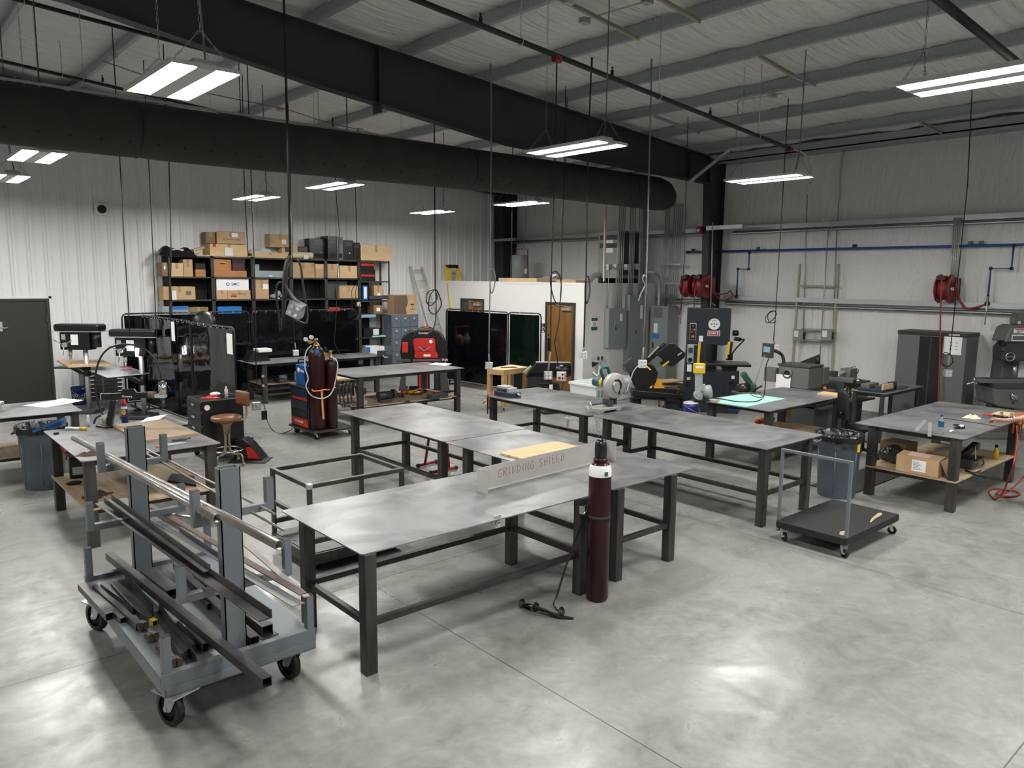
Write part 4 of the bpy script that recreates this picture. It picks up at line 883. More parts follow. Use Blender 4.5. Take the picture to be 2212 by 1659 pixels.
# ---------------------------------------------------------------- lockers, carton, ladders
LY=17.55
a=gy(846,680,LY); b=gy(904,679,LY); zl=(a.z+b.z)/2
t=T('locker_bank','blue-grey locker bank three columns wide at the right of the shelving','lockers',((a.x+b.x)/2,LY+.2,0)); w3=(b.x-a.x)/3; hr=zl/5.2
P('body',W().box(a.x,LY+.01,0,b.x,LY+.4,zl),'locker_blue',t)
for i in range(3):
    for j in range(5):
        x0,x1=a.x+i*w3+.012,a.x+(i+1)*w3-.012; z0,z1=zl-.02-(j+1)*hr+.012,zl-.02-j*hr
        dd=P('locker_door',W().box(x0,LY-.006,z0,x1,LY+.012,z1),'locker_blue',t,bev=.004)
        P('number_plate',W().box((x0+x1)/2-.03,LY-.009,z1-.1,(x0+x1)/2+.03,LY-.006,z1-.065),'brushed',dd)
        P('vent_slots',W().box((x0+x1)/2-.05,LY-.008,z1-.15,(x0+x1)/2+.05,LY-.006,z1-.144).box((x0+x1)/2-.05,LY-.008,z1-.165,(x0+x1)/2+.05,LY-.006,z1-.159),'black_matte',dd)
t=T('chair_carton','tall brown chair carton with a printed chair on top of the lockers','box',(gy(872,660,LY).x,LY+.2,zl))
xa,xb=gy(850,660,LY+.05).x,gy(899,660,LY+.05).x; hc=gy(875,637,LY+.05).z-zl
P('box_body',W().box(xa,LY+.05,zl,xb,LY+.36,zl+hc),'cardboard',t)
P('printed_panel',W().prism([(0,0),(.6,0),(.56,.3),(.66,.62),(.62,1),(0,1)],(xa+.005,LY+.048,zl+.005),((xb-xa)*.95,0,0),(0,0,hc*.97),(0,1,0),.001),'card_brown',t)
c=V((xa+(xb-xa)*.82,LY+.047,zl+hc*.6)); P('chair_print',W().sph(c+V((0,.012,.06)),.06,(1,.15,1)).cb(c+V((0,.0,-.05)),(.11,.002,.03)).bar(c+V((0,0,-.06)),c+V((0,0,-.17)),.012,.002).bar(c+V((-.07,0,-.2)),c+V((.07,0,-.16)),.012,.002).bar(c+V((.07,0,-.2)),c+V((-.07,0,-.16)),.012,.002),'black_matte',t)
t=T('extension_ladder','aluminium extension ladder leaning on the ribbed wall','ladder',(gy(918,717,17.6).x,17.4,0))
la,lb=gy(886,575,18.28),gy(911,576,18.28)
def lad(p,q,y0,y1,n,mt,rw=.07):
    dx=V((.14,0,0)); k=p.z/(18.28-17.1)
    lo=lambda s_:V((s_.x+.28,17.1,0)); m=W(); m.bar(p,lo(p),.03,rw,up=(0,1,0)); P('rail',m,mt,t); m=W(); m.bar(q,lo(q)+V((.06,0,0)),.03,rw,up=(0,1,0)); P('rail',m,mt,t)
    for i in range(n):
        f=(i+.35)/n; P('rung',W().tube([p+(lo(p)-p)*f,q+(lo(q)+V((.06,0,0))-q)*f],.018,8),mt,t)
lad(la,lb,0,0,10,'aluminium')
t=T('step_ladder','yellow fibreglass step ladder folded against the wall beside the office','ladder',(gy(975,660,17.7).x,17.7,0))
p,q=gy(965,577,17.9),gy(985,577,17.9)
P('rail',W().bar(p+V((.03,0,0)),V((p.x-.02,17.3,0)),.16,.05,up=(0,1,0)),'yellow',t); P('rail',W().bar(q+V((.05,0,0)),V((q.x+.3,17.3,0)),.1,.05,up=(0,1,0)),'yellow',t)
P('top_cap',W().cb((p+q)/2+V((.02,0,.02)),(.36,.16,.09)),'black_paint',t,bev=.01)
for i in range(7):
    f=(i+.6)/7.2; P('step',W().bar(p+(V((p.x-.1,17.3,0))-p)*f,q+V((.05,0,0))+(V((q.x+.16,17.3,0))-q)*f,.08,.03),'aluminium',t)
# ---------------------------------------------------------------- welding screens
def screen(label,p,q,zb,zt_,ring=True,feet=True,mt='black_vinyl'):
    p,q=V((p[0],p[1],0)),V((q[0],q[1],0)); d=(q-p); L=d.length; d.normalize(); n=V((-d.y,d.x,0)); c=(p+q)/2
    t=T('welding_screen',label,'welding screen',tuple(c),0,'black welding screens')
    U=V((0,0,1)); r=.08
    fr=[p+U*zb,p+U*(zt_-r),p+d*.025+U*(zt_-.025),p+d*r+U*zt_,q-d*r+U*zt_,q-d*.025+U*(zt_-.025),q+U*(zt_-r),q+U*zb]
    P('frame',W().tube(fr,.017,8).tube([p+U*zb,q+U*zb],.012,8),'black_paint',t)
    rr=random.Random(int(L*1000)); ph=[rr.random()*6 for _ in range(4)]
    P('curtain',W().sheet(lambda u,v:p+d*(.04+(L-.08)*u)+U*(zb+.03+(zt_-zb-.07)*v)+n*(.011*s_(u*L*3.+ph[0]+v*.6)+.0035*s_(u*L*8+ph[1]-v)*(.4+.6*v)),40,10),mt,t)
    m=W()
    for i in range(int(L/.22)):
        u=(i+.5)/int(L/.22); m.tor(p+d*L*u+U*(zt_-.015),.024,.004,tuple(d),10,4)
    P('curtain_rings',m,'brushed',t)
    if feet:
        for f in (.06,.94): 
            b=p+d*L*f; P('foot',W().bar(b-n*.3+U*.02,b+n*.3+U*.02,.03,.03).bar(b+U*.02,b+U*(zb+.02),.03,.03,up=tuple(d)),'black_paint',t)
    return t
s0,s1,s2=gz(512,707,1.88),gz(410,688,1.88),gz(262,673,1.88)
s0=V((4.62,12.05,0)); s1=gx(410,688,4.52); s2=gx(262,673,4.42)
t=screen('near panel of the left pair of welding screens, shiny with reflections, paper on its corner',s0,s1,.1,1.88)
pc=gx(500,742,4.6); P('notice',W().box(4.572,pc.y-.11,pc.z-.17,4.576,pc.y+.13,pc.z+.16),'paper',t)
t=screen('far panel of the left pair of welding screens with a paper notice',s1,V((4.4,16.3,0)),.1,1.9)
pc=gx(378,715,4.5); P('notice',W().box(4.455,pc.y-.12,pc.z-.18,4.46,pc.y+.12,pc.z+.17),'paper',t)
screen('black welding screen standing across the back, left of the centre one',(4.12,16.62),(6.72,16.62),.12,1.92)
screen('centre black welding screen in front of the shelving behind the bench',(6.8,16.66),(9.45,16.66),.12,1.92)
r0,r1,r2=gz(964,667,1.93),gz(1098,674.5,1.93),gz(1169,677.5,1.93)
screen('left panel of the black welding screen pair in front of the office wall',r0,r1,.12,1.93)
screen('right panel of the black welding screen pair, faintly green, beside the wooden door',r1,r2,.12,1.93,feet=False,mt=mat('green_vinyl',(.002,.006,.004),.12,b=(1.6,.25,.05),spec=.3))
O('fan_guard',W().lathe([(.0,0),(.1,.02),(.2,.0),(.22,-.05),(.2,-.1),(0,-.1)],o=tuple(gy(442,694,15.6)),ax=(-.3,-1,.2)),'black_paint','round black fan top showing over the leaning screen','fan')
# ---------------------------------------------------------------- bench in front of the centre screen
t=T('open_black_box','black box with a white slanted lid on the left end of the far bench','box',tuple(gz(556,780,.87)))
c=gz(556,780,.87); P('box_body',W().prism([(0,0),(.5,0),(.42,.2),(.12,.24)],c+V((-.25,-.1,0)),(1,0,0),(0,0,1),(0,1,0),.3),'black_paint',t); P('lid',W().cb(c+V((.1,-.06,.24)),(.3,.3,.07)),'white_plastic',t,bev=.005)
rr=random.Random(9)
for i in range(11):
    x=6.75+.17*i; y=15.55+.35*rr.random(); O('steel_offcut',W().cb((x,y,.418+.03+.02*(i%3)),(.12+.1*rr.random(),.1+.15*rr.random(),.05+.04*(i%3)),rr.random()*2),['raw_steel','stock_steel','galv_dull'][i%3],f'steel offcut on the shelf of the far bench, {ORD[i]} from the left','steel offcut','steel offcuts on the far bench shelf')
bx_=gz(632,815,.5); O('metal_bracket',W().cb((7.35,15.5,.55),(.22,.1,.2),.5,),'brushed','bright bent metal plate on the far bench shelf beside the blue welder','metal plate')
for i in range(2):
    c=gz(557,0,0) if False else V((6.5,15.45,.6-.2*i)); O('bench_bolt',W().cyl(c,c+V((0,-.012,0)),.03),'brushed',f'{"upper" if i==0 else "lower"} round bolt on the front leg of the far bench','bolt')
t=T('bench_vise','dark pipe vise on the right front of the far bench','vise',(9.35,15.3,.87)); P('vise_body',W().cb((9.38,15.4,.93),(.16,.14,.12)),'machine_dark',t); P('vise_screw',W().tube([(9.38,15.35,.9),(9.3,15.15,.86),(9.4,15.12,.86)],.012,8),'brushed',t)
# ---------------------------------------------------------------- welding cart
B=gz(688,927,.14); X1=B.x; Y1=B.y
t=T('welding_cart','black tool cart with red panels carrying a blue welder','cart',(5.85,11.85,0))
q0=gz(668,935,.16); q1=gz(632,918,.16)
cx0,cx1,cy0,cy1=5.66,6.02,11.62,12.3
P('cart_base',W().box(5.62,11.4,.12,6.4,12.32,.16),'raw_steel',t,bev=.006)
cab=P('cabinet',W().box(cx0,cy0,.16,cx1,cy1,.84),'black_paint',t,bev=.008)
P('cabinet_top',W().box(cx0-.02,cy0-.01,.84,cx1+.02,cy1+.02,.87),'machine_dark',t)
for k,(z0,z1,mt) in enumerate(((.68,.82,'navy'),(.48,.62,'navy'),(.33,.45,'black_matte'))): P('drawer',W().box(cx0-.012,cy0+.05,z0,cx0,cy1-.05,z1),mt,cab,bev=.003)
P('red_strip',W().box(cx0-.014,cy0+.05,.63,cx0,cy1-.08,.675),'bright_red',cab); pl=P('red_panel',W().box(cx0-.014,cy0+.04,.18,cx0,cy1-.06,.31),'bright_red',cab)
txt('U.S. GENERAL',.05,(cx0-.016,(cy0+cy1)/2,.25),(0,-1,0),(0,0,1),'paper',cab)
for x,y,r in ((5.7,11.48,.05),(6.34,11.48,.05),(5.7,12.22,.06),(6.34,12.22,.06)): caster(t,x-5.85,y-11.85,.12,r,.035,.3,'galv')
t=T('welder','blue welding machine with white logo and black handle on the cart','welder',(5.85,11.98,.87))
P('welder_body',W().box(5.68,11.72,.87,6.0,12.12,1.22),'blue_paint',t,bev=.01); P('handle',W().tube(sp([(5.72,11.75,1.22),(5.72,11.77,1.3),(5.72,12.05,1.3),(5.72,12.09,1.22)],5),.014,8),'black_paint',t)
P('front_panel',W().box(5.67,11.73,.88,5.682,11.76,1.21),'black_paint',t)
P('logo_ring',W().lathe([(.022,0),(.042,0),(.042,.003),(.022,.003)],o=(5.679,12.0,1.13),ax=(-1,0,0)),'paper',t); txt('Miller',.07,(5.678,11.87,1.12),(0,-1,0),(0,0,1),'paper',t)
def cyl(label,c,r,h,reg=1):
    t=T('gas_cylinder',label,'gas cylinder',tuple(c)); 
    P('body',MB().lathe([(0,0),(r-.008,0),(r,.015),(r,h-r*1.25),(r*.93,h-r*.75),(r*.7,h-r*.28),(r*.4,h)],n=32),'maroon',t)
    P('neck',MB().lathe([(r*.4,h-.005),(r*.42,h+.02),(r*.25,h+.05),(.018,h+.06),(.018,h+.1),(.03,h+.11),(.03,h+.13),(0,h+.13)]),'brass',t)
    rg=P('regulator',MB().cyl((-.03,0,h+.08),(-.14,-.02,h+.08),.018).cyl((-.12,-.03,h+.08),(-.12,.03,h+.08),.03),'brass',t)
    for k,(x,z) in enumerate(((-.1,.16),(-.2,.13))): P('gauge',MB().cyl((x,-.01,h+z),(x,-.045,h+z),.034).cyl((x,-.045,h+z),(x,-.048,h+z),.03),'white_plastic' if reg==1 else 'black_paint',rg)
    return t
c1=gz(688,929,.16); c2=gz(719,926,.16)
h1=gv(688,750,c1).z-.16; h2=gv(718,775,c2).z-.16
c1=V((6.16,11.54,.16)); c2=V((6.36,11.62,.16))
c1=V((gz(688,926,.16).x,gz(688,926,.16).y,.16)); c2=V((gz(718,924,.16).x,gz(718,924,.16).y,.16))
cyl('tall maroon gas cylinder with two white gauges strapped on the welding cart',c1,.135,h1); cyl('shorter maroon gas cylinder with a brass regulator on the welding cart',c2,.095,h2,2)
O('shoulder_mark',W().cb(gv(687,757,c1)+V((-.07,-.1,0)),(.07,.02,.05),-.7),'bin_blue','blue paint mark on the shoulder of the tall cart cylinder','mark')
m=W(); zc=.72; 
pts=[c1+V((s_(a_)*.139,c_(a_)*.139,zc-.16)) for a_ in [PI*.75+PI*k/12*1.1 for k in range(13)]]
O('tie_strap',W().tube(sp([gv(671,836,c1)+V((0,-.03,0)),gv(680,841,c1)-_fh*.14,gv(690,842,c1)-_fh*.145,gv(704,840,c1)-_fh*.1,gv(712,840,c2)-_fh*.1,gv(727,836,c2)-_fh*.05],5),.012,6).bar(gv(700,842,c1)-_fh*.16,gv(704,902,c1)-_fh*.16,.03,.006,up=(0,1,0)),'orange_strap','orange strap around the two cart cylinders with a loose end hanging','strap')
O('gas_hose',W().tube(sp([gv(676,745,c1)-_fh*.1,gv(665,760,c1)-_fh*.12,gv(664,790,c1)-_fh*.15,gv(672,815,c1)-_fh*.18,gv(668,830,c1)-_fh*.2,gv(680,850,c1)-_fh*.22,gv(705,856,c1)-_fh*.22,gv(724,842,c2)-_fh*.2,gv(733,800,c2)-_fh*.15,gv(732,780,c2)-_fh*.12,gv(722,771,c2)-_fh*.1],8),.01,8),'white_hose','long white gas hose looping around the front of the cart cylinders','hose')
O('power_cable',W().tube(sp([gv(566,862,(6.2,14.2,0)),gz(573,885,.35),gz(576,905,.15),gz(590,930,.01),gz(612,936,.01),gz(640,918,.1),gz(654,880,.4),gz(664,845,.75),gz(668,825,.9)],8),.009,6),'cable_black','black power cable running from the bench over the floor to the welding cart','cable')
O('cable_tag',W().cb(gz(571,897,.25),(.1,.02,.16)),'black_matte','black tag hanging on the power cable beside the bench','tag')
# ---------------------------------------------------------------- things at the table before the ironworker
def cclamp(label,p,h=.3):
    t=T('c_clamp',label,'clamp',tuple(p),0,'C-clamps hanging at the table end'); p=V(p)
    P('clamp_frame',W().tube(sp([p+V((.05,0,0)),p+V((0,0,.0)),p+V((-.03,0,-.05)),p+V((-.03,0,-h+.05)),p+V((0,0,-h)),p+V((.05,0,-h))],4),.017,6),'machine_dark',t); P('clamp_screw',W().cyl(p+V((.04,0,-h-.08)),p+V((.04,0,-.08)),.008,n=8).cyl(p+V((0,0,-h-.08)),p+V((.08,0,-h-.08)),.005,n=6),'brushed',t)
for i,(x,y) in enumerate(((737,832),(745,832),(754,833),(762,834))): cclamp(f'dark C-clamp hanging at the left end of the table, {ORD[i]} from the left',gz(x,y,.72)+V((0,.0,.02*i)),.36)
P_=gz(795,827,.45)
t=T('shop_stool','low bench with a pale wooden top behind the table with clamps','stool',(P_.x,13.9,0)); P('wood_top',W().box(7.0,13.65,.62,7.7,14.15,.66),'ply_shelf',t)
for x in (7.05,7.65):
    for y in (13.7,14.1): P('leg',W().box(x-.03,y-.03,0,x+.03,y+.03,.62),'raw_steel',t)
SH=.343
t=T('bench_grinder','dark bench grinder on the shelf of the table before the ironworker','grinder',(7.5,12.4,SH)); c=V((7.45,12.35,SH)); P('motor',W().cyl(c+V((-.02,0,.13)),c+V((.26,0,.13)),.075),'machine_dark',t); P('base',W().cb(c+V((.12,0,.03)),(.22,.18,.06)),'machine_dark',t,bev=.008); P('wheel_guard',W().cyl(c+V((.3,0,.14)),c+V((.35,0,.14)),.09),'machine_dark',t)
t=T('drill_stand','small drill stand with a crank beside the bench grinder','drill stand',(7.1,12.4,SH)); c=V((7.12,12.35,SH)); P('stand_column',W().cyl(c,c+V((0,0,.4)),.025),'brushed',t); P('stand_base',W().cb(c+V((0,0,.04)),(.1,.1,.08)),'brushed',t); P('crank_wheel',W().tor(c+V((-.05,0,.25)),.08,.015,(1,.4,0),20,6).cb(c+V((0,0,.25)),(.08,.08,.12)),'machine_dark',t)
for i,(x,y,mt) in enumerate(((878,846,'orange'),(893,846,'yellow'),(905,847,'brass'))):
    c=gz(x,y,SH+.06); t=T('angle_grinder',f'{["orange","yellow","brass-headed"][i]} hand grinder on the shelf before the ironworker','power tool',(c.x,c.y,SH)); P('grinder_body',W().tube([c+V((-.12,0,0)),c+V((.0,0,0)),c+V((.08,.02,0))],[.03,.035,.05],10),mt,t); P('grip',W().cyl(c+V((.08,.02,0)),c+V((.2,.04,0)),.03),'black_paint',t)
O('steel_block',W().cb(gz(945,855,SH+.05),(.42,.16,.09),.1),'machine_dark','dark steel block on the shelf before the ironworker','steel block')
O('steel_plate',W().cb(gz(958,847,SH+.02),(.5,.1,.03),.1),'black_paint','black flat bar behind the dark steel block on the shelf','bar')
O('wrench',W().bar(gz(950,862,SH+.012),gz(975,859,SH+.012),.03,.015),'brushed','bright tool at the right end of the shelf before the ironworker','wrench')
O('tool_coil',W().tor(gz(880,867,SH+.02),.05,.01),'black_paint','black loop lying at the front of the shelf before the ironworker','cord')
O('pliers',W().bar(gz(862,856,SH+.02),gz(870,852,SH+.02),.05,.02).bar(gz(860,852,SH+.02),gz(872,857,SH+.02),.04,.02),'black_paint','black pliers at the left of the orange grinder','pliers')
# ---------------------------------------------------------------- ironworker
t=T('ironworker','red and black hydraulic ironworker behind the table with the white paper','machine',(10.2,14.85,0),-.62)
P('machine_frame',MB().prism([(-.55,.95),(-.5,1.32),(-.35,1.45),(-.1,1.5),(.2,1.5),(.38,1.44),(.5,1.28),(.58,.95),(.5,.7),(-.5,.7)],(0,-.12,0),(1,0,0),(0,0,1),(0,1,0),.3),'black_paint',t,bev=.03)
P('machine_frame',MB().box(-.34,-.15,.06,.4,.22,.75),'black_matte',t,bev=.01)
P('leg',MB().prism([(-.6,0),(-.4,0),(-.34,.6),(-.5,.6)],(0,-.2,0),(1,0,0),(0,0,1),(0,1,0),.4),'machine_dark',t); P('leg',MB().prism([(.4,0),(.62,0),(.52,.6),(.38,.6)],(0,-.2,0),(1,0,0),(0,0,1),(0,1,0),.4),'machine_dark',t)
rp=P('red_plate',MB().prism([(-.22,.86),(-.2,.95),(-.24,1.15),(-.24,1.27),(-.18,1.29),(.24,1.29),(.27,1.25),(.28,1.0),(.34,.9),(.34,.83),(-.2,.83)],(0,-.17,0),(1,0,0),(0,0,1),(0,1,0),.05),'bright_red',t,bev=.008)
m=MB()
for i in range(9): m.box(-.14+i*.035,-.176,.98,-.125+i*.035,-.169,1.08-.02*abs(i-4))
P('vent_slots',m,'black_matte',rp); P('star_badge',MB().cyl((.17,-.171,1.22),(.17,-.176,1.22),.04),'paper',rp); P('name_plate',MB().box(.0,-.175,.87,.16,-.169,.92),'paper',rp); P('chevron',MB().bar((-.12,-.173,1.1),(.02,-.173,1.0),.01,.015).bar((.16,-.173,1.1),(.02,-.173,1.0),.01,.015),'brushed',rp)
P('left_red_plate',MB().box(-.5,-.16,.95,-.36,-.11,1.2),'bright_red',t,bev=.02); P('work_table',MB().box(-.25,-.45,.78,.4,-.1,.81),'machine_dark',t,bev=.004); P('side_table',MB().box(-.62,-.35,.76,-.3,-.1,.8),'machine_dark',t); P('red_column',MB().box(-.12,-.2,.1,.1,-.14,.76),'bright_red',t)
P('scale_strip',MB().box(.14,-.21,.1,.24,-.16,.7),'galv_dull',t); P('control_box',MB().box(-.42,-.26,.18,-.14,-.15,.6),'panel_grey',t,bev=.006); txt('50 TON',.07,(.45,-.125,.78),(1,0,0),(0,0,1),'paper',t,local=True); txt('EDWARDS',.05,(0,-.123,1.41),(1,0,0),(0,0,1),'paper',t,local=True)
P('foot_plate',MB().box(-.3,-.4,.0,.55,.3,.06),'machine_dark',t)
P('top_cable',MB().tube(sp([(.25,0,1.5),(.1,-.05,1.56),(-.1,-.06,1.53),(-.2,-.18,1.4),(-.28,-.2,1.1),(-.3,-.2,.7)],6),.012,6),'cable_black',t)
t=T('hand_truck','red hand truck with white jugs between the ironworker and the screen','hand truck',tuple(gz(952,842)+V((.6,.6,0))))
c=gz(952,842)+V((.12,.75,0)); P('frame',W().tube(sp([c+V((-.15,0,.0)),c+V((-.15,0,1.35)),c+V((-.05,0,1.45)),c+V((.15,0,1.45))],5)+[c+V((.2,0,0))],.018,8),'bright_red',t); P('jug',W().lathe([(0,0),(.08,0),(.08,.18),(.03,.24),(.03,.28),(0,.28)],o=tuple(c+V((0,-.1,1.0)))),'white_plastic',t); P('jug',W().lathe([(0,0),(.08,0),(.08,.2),(.03,.27),(0,.27)],o=tuple(c+V((.18,-.1,1.0)))),'yellow',t); P('shelf',W().cb(c+V((.05,-.1,.98)),(.5,.3,.03)),'black_paint',t); P('wheel',W().cyl(c+V((-.2,-.05,.12)),c+V((-.2,.0,.12)),.12),'rubber',t)
# ---------------------------------------------------------------- drill presses, parts cabinet, bucket
def press(label,c,hz,tz,sc_,board=None):
    t=T('drill_press',label,'drill press',tuple(c),-2.29,'floor drill presses')
    P('base',MB().box(-.2,-.38,0,.2,.2,.08),'machine_dark',t,bev=.02); P('column',MB().cyl((0,0,.06),(0,0,hz-.25),.045),'brushed',t)
    P('head',MB().box(-.13,-.42,hz-.5,.13,.16,hz-.14),'black_paint',t,bev=.02); hd=P('pulley_cover',MB().box(-.16,-.52,hz-.14,.16,.36,hz),'black_paint',t,bev=.04); P('cover_trim',MB().box(-.162,-.53,hz-.15,.162,.37,hz-.135),'brushed',hd)
    P('motor',MB().cyl((0,.22,hz-.45),(0,.22,hz-.15),.09),'black_paint',t)
    P('quill',MB().cyl((0,-.3,hz-.62),(0,-.3,hz-.5),.035).cyl((0,-.3,hz-.7),(0,-.3,hz-.62),.022).cyl((0,-.3,hz-.8),(0,-.3,hz-.7),.006,n=8),'brushed',t)
    f=P('feed_hub',MB().cyl((.13,-.3,hz-.4),(.2,-.3,hz-.4),.045),'brushed',t)
    for k in range(3): a_=k*2*PI/3+.5; P('feed_lever',MB().tube([(.19,-.3,hz-.4),(.24,-.3+.2*c_(a_),hz-.4+.2*s_(a_))],.009,8),'chrome',f)
    P('label_sheet',MB().box(.13,-.2,hz-.4,.132,-.06,hz-.2),'paper',t); P('spec_plate',MB().box(.13,-.38,hz-.3,.132,-.3,hz-.2),'galv_dull',t)
    P('press_table',MB().box(-.22,-.52,tz-.04,.22,-.08,tz),'machine_dark',t,bev=.01); P('table_bracket',MB().prism([(-.3,-.05),(.0,-.05),(.05,-.18),(-.1,-.16)],(-.06,0,tz),(0,1,0),(0,0,1),(1,0,0),.12).cyl((0,0,tz-.2),(0,0,tz),.07),'black_paint',t); P('table_crank',MB().tube([(.07,0,tz-.1),(.13,0,tz-.1),(.13,-.08,tz-.04),(.17,-.08,tz-.04)],.01,8),'brushed',t)
    return t
c=gz(312.6,903); 
hz=gv(300,711,c).z; tz=gv(260,806,c).z-.02
t=press('front drill press with a lit lamp and shiny metal sheet on its table',c,hz,tz,1)
P('safety_shield',MB().tor((0,-.3,hz-.72),.1,.006,(0,0,1),20,6).tor((0,-.3,hz-.77),.1,.006,(0,0,1),20,6),'bright_red',t); P('work_light',MB().cyl((.1,-.02,hz-.5),(.12,-.0,hz-.35),.035),mat('bulb',(1,.95,.85),.5,em=90),t)
q=[gz(175,794,tz+.0),gz(232,817,tz),gz(325,808,tz),gz(268,790,tz)]
O('metal_sheet',W().prism([(p.x,p.y) for p in q],(0,0,tz+.006),(1,0,0),(0,1,0),(0,0,1),.004),mat('film_sheet_lit',(.58,.64,.7),.25,.3),'shiny metal sheet lying on the front drill press table','metal sheet')  # bluish film, its colour lightened to carry the work lamp's light
c2=V((3.42,16.55,0)); hz2=gv(225,700,c2).z; tz2=gv(190,787,c2).z
t=press('rear drill press with a wooden board on its table by the wall',c2,hz2,tz2-.03,1)
q=[gv(123,778,c2),gv(146,791,c2),gv(243,788,c2),gv(218,775,c2)]
q=[gz(123,778,tz2),gz(147,791,tz2),gz(243,787,tz2),gz(220,776,tz2)]
O('wooden_board',W().prism([(p.x,p.y) for p in q],(0,0,tz2-.03),(1,0,0),(0,1,0),(0,0,1),.03),'ply','light wooden board on the rear drill press table','board')
a=gy(183,870,17.95); b=gy(266,868,17.95); zt1=gv(200,797,V((a.x,17.95,0))).z
t=T('parts_cabinet','dark grey parts cabinet with many small drawers by the left wall','cabinet',((a.x+b.x)/2,18.1,0)); P('cabinet_body',W().box(a.x,17.95,0,b.x,18.33,zt1),'cabinet_grey',t)
w=(b.x-a.x)/2
for i in range(2):
    for j in range(7):
        z0=.06+j*(zt1-.1)/7; d_=P('drawer',W().box(a.x+i*w+.02,17.94,z0,a.x+(i+1)*w-.02,17.952,z0+(zt1-.1)/7-.015),'machine_dark',t); P('drawer_pull',W().box(a.x+i*w+.1 if i==0 else a.x+w+.28,17.925,z0+.04,a.x+i*w+.22 if i==0 else a.x+w+.4,17.942,z0+.06),'white_plastic',d_)
def bucket(label,c,text=True,lid=None):
    t=T('bucket',label,'bucket',tuple(c)); P('bucket_body',MB().lathe([(0,0),(.13,0),(.133,.01),(.15,.3),(.158,.305),(.158,.33),(.152,.335),(.155,.37),(.148,.37),(.128,.02),(0,.02)],n=36,cap=False),'bucket_blue',t)
    P('bail_handle',MB().tube(sp([(-.16,0,.32),(-.1,-.14,.25),(0,-.19,.2),(.1,-.14,.25),(.16,0,.32)],6),.004,6),'brushed',t); return t
c=gz(171,872); t=bucket('blue bucket lettered DO IT RIGHT by the left wall',V((c.x,17.75,0)))
n=V((-c.x,-17.75,0)).normalized(); rgt=V((n.y*-1,n.x,0)); 
for s_t,z,h in (('DO IT',.2,.075),('RIGHT',.13,.075)): 
    for i,ch in enumerate(s_t):
        a_=(i-(len(s_t)-1)/2)*.36; nn=n*c_(a_)+rgt*s_(a_); txt(ch,h,V((c.x,17.75,z))+nn*(.146+.004*(z>.17)),n*-s_(a_)+rgt*c_(a_),(0,0,1),'paper',t)
P('logo_outline',W().tube([V((c.x,17.75,.06))+(n*c_(a_)+rgt*s_(a_))*.1385+V((0,0,.012*abs(c_(3*a_))-.006)) for a_ in (-.4,-.2,0,.2,.4)],.004,5),'paper',t)
# ---------------------------------------------------------------- stained table: board, pantograph engraver, bottles
HB5=.9
q=[gz(241,917,HB5+.03),gz(303,952,HB5+.03),gz(428,934,HB5+.03),gz(354,904,HB5+.03)]
O('wooden_board',W().prism([(p.x,p.y) for p in q],(0,0,HB5),(1,0,0),(0,1,0),(0,0,1),.025),'ply_dirty','large stained wooden board on the left work table','board')
O('paper_sheet',W().prism([(p.x,p.y) for p in (gz(303,912,HB5+.026),gz(345,906,HB5+.026),gz(362,899,HB5),gz(318,902,HB5+.026))],(0,0,HB5+.026),(1,0,0),(0,1,0),(0,0,1),.001),'paper','white paper half under the board behind the spray can','paper')
bse=gz(232,922,HB5)
t=T('engraver_stand','black arm stand with a hanging rotary grinder on the stained table','rotary tool',tuple(bse))
g_=lambda x,y:gv(x,y,bse)
P('stand_base',W().cb(bse+V((0,0,.012)),(.16,.2,.024),.4),'black_paint',t,bev=.005); P('stand_post',W().bar(g_(236,918)+V((0,0,.0)),g_(247,864),.07,.05,up=tuple(_fh)),'black_paint',t,bev=.006)
am=P('arm_beam',W().bar(g_(220,857),g_(322,853),.03,.075),'black_paint',t,bev=.005); P('arm_hump',W().prism([(0,0),(.19,0),(.15,.05),(.02,.045)],g_(263,849)-_fh*.015,_rh,(0,0,1),_fh,.03),'black_paint',am); P('beam_end',W().cb(g_(219,857),(.008,.04,.08),-.7),'brushed',am)
txt('Dumore',.035,g_(276,856)-_fh*.017,_rh,(0,0,1),'paper',am)
P('leather_wrap',W().cyl(g_(322,853),g_(337,853),.042),'card_brown',am)
mt_=P('motor',W().cyl(g_(351,826),g_(351,852),.045).cyl(g_(351,822),g_(351,826),.02),'chrome',t); P('motor_bracket',W().cb(g_(347,855),(.12,.08,.04),-.7),'brushed',mt_); P('chuck',W().cyl(g_(352,862),g_(353,880),.018).cyl(g_(351,858),g_(352,864),.028),'machine_dark',mt_)
P('flex_shaft',W().tube(sp([g_(349,823),g_(346,805),g_(338,782),g_(322,762),g_(300,748),g_(268,744),g_(240,750),g_(220,768),g_(208,800),g_(206,840),g_(214,878),g_(224,898)],8),.011,8),'cable_black',t); P('handpiece',W().cyl(g_(224,896),g_(226,914),.026),'tan_plastic',t)
P('motor_hook',W().tube(sp([g_(333,848),g_(336,835),g_(345,828),g_(360,832),g_(368,842),g_(364,846)],5),.005,6),'cable_black',t)
P('blue_cable',W().tube(sp([g_(219,897),g_(208,903),g_(203,915)],5),.012,8),'navy',t)
t=T('spray_can','blue and yellow spray can with a red top on the stained table','spray can',tuple(gz(270,912,HB5)))
P('can_body',MB().lathe([(0,0),(.035,0),(.036,.005),(.036,.2),(.03,.215),(.02,.22)],n=24),'bucket_blue',t); P('white_band',MB().lathe([(.0365,.17),(.0365,.2)],cap=False),'white_plastic',t); P('red_top',MB().lathe([(.028,.215),(.03,.25),(.015,.28),(.012,.33),(0,.33)]),'bright_red',t)
n=V((-.45,-.9,0)).normalized(); rg=V((-n.y,n.x,0)); cc=gz(270,912,HB5)
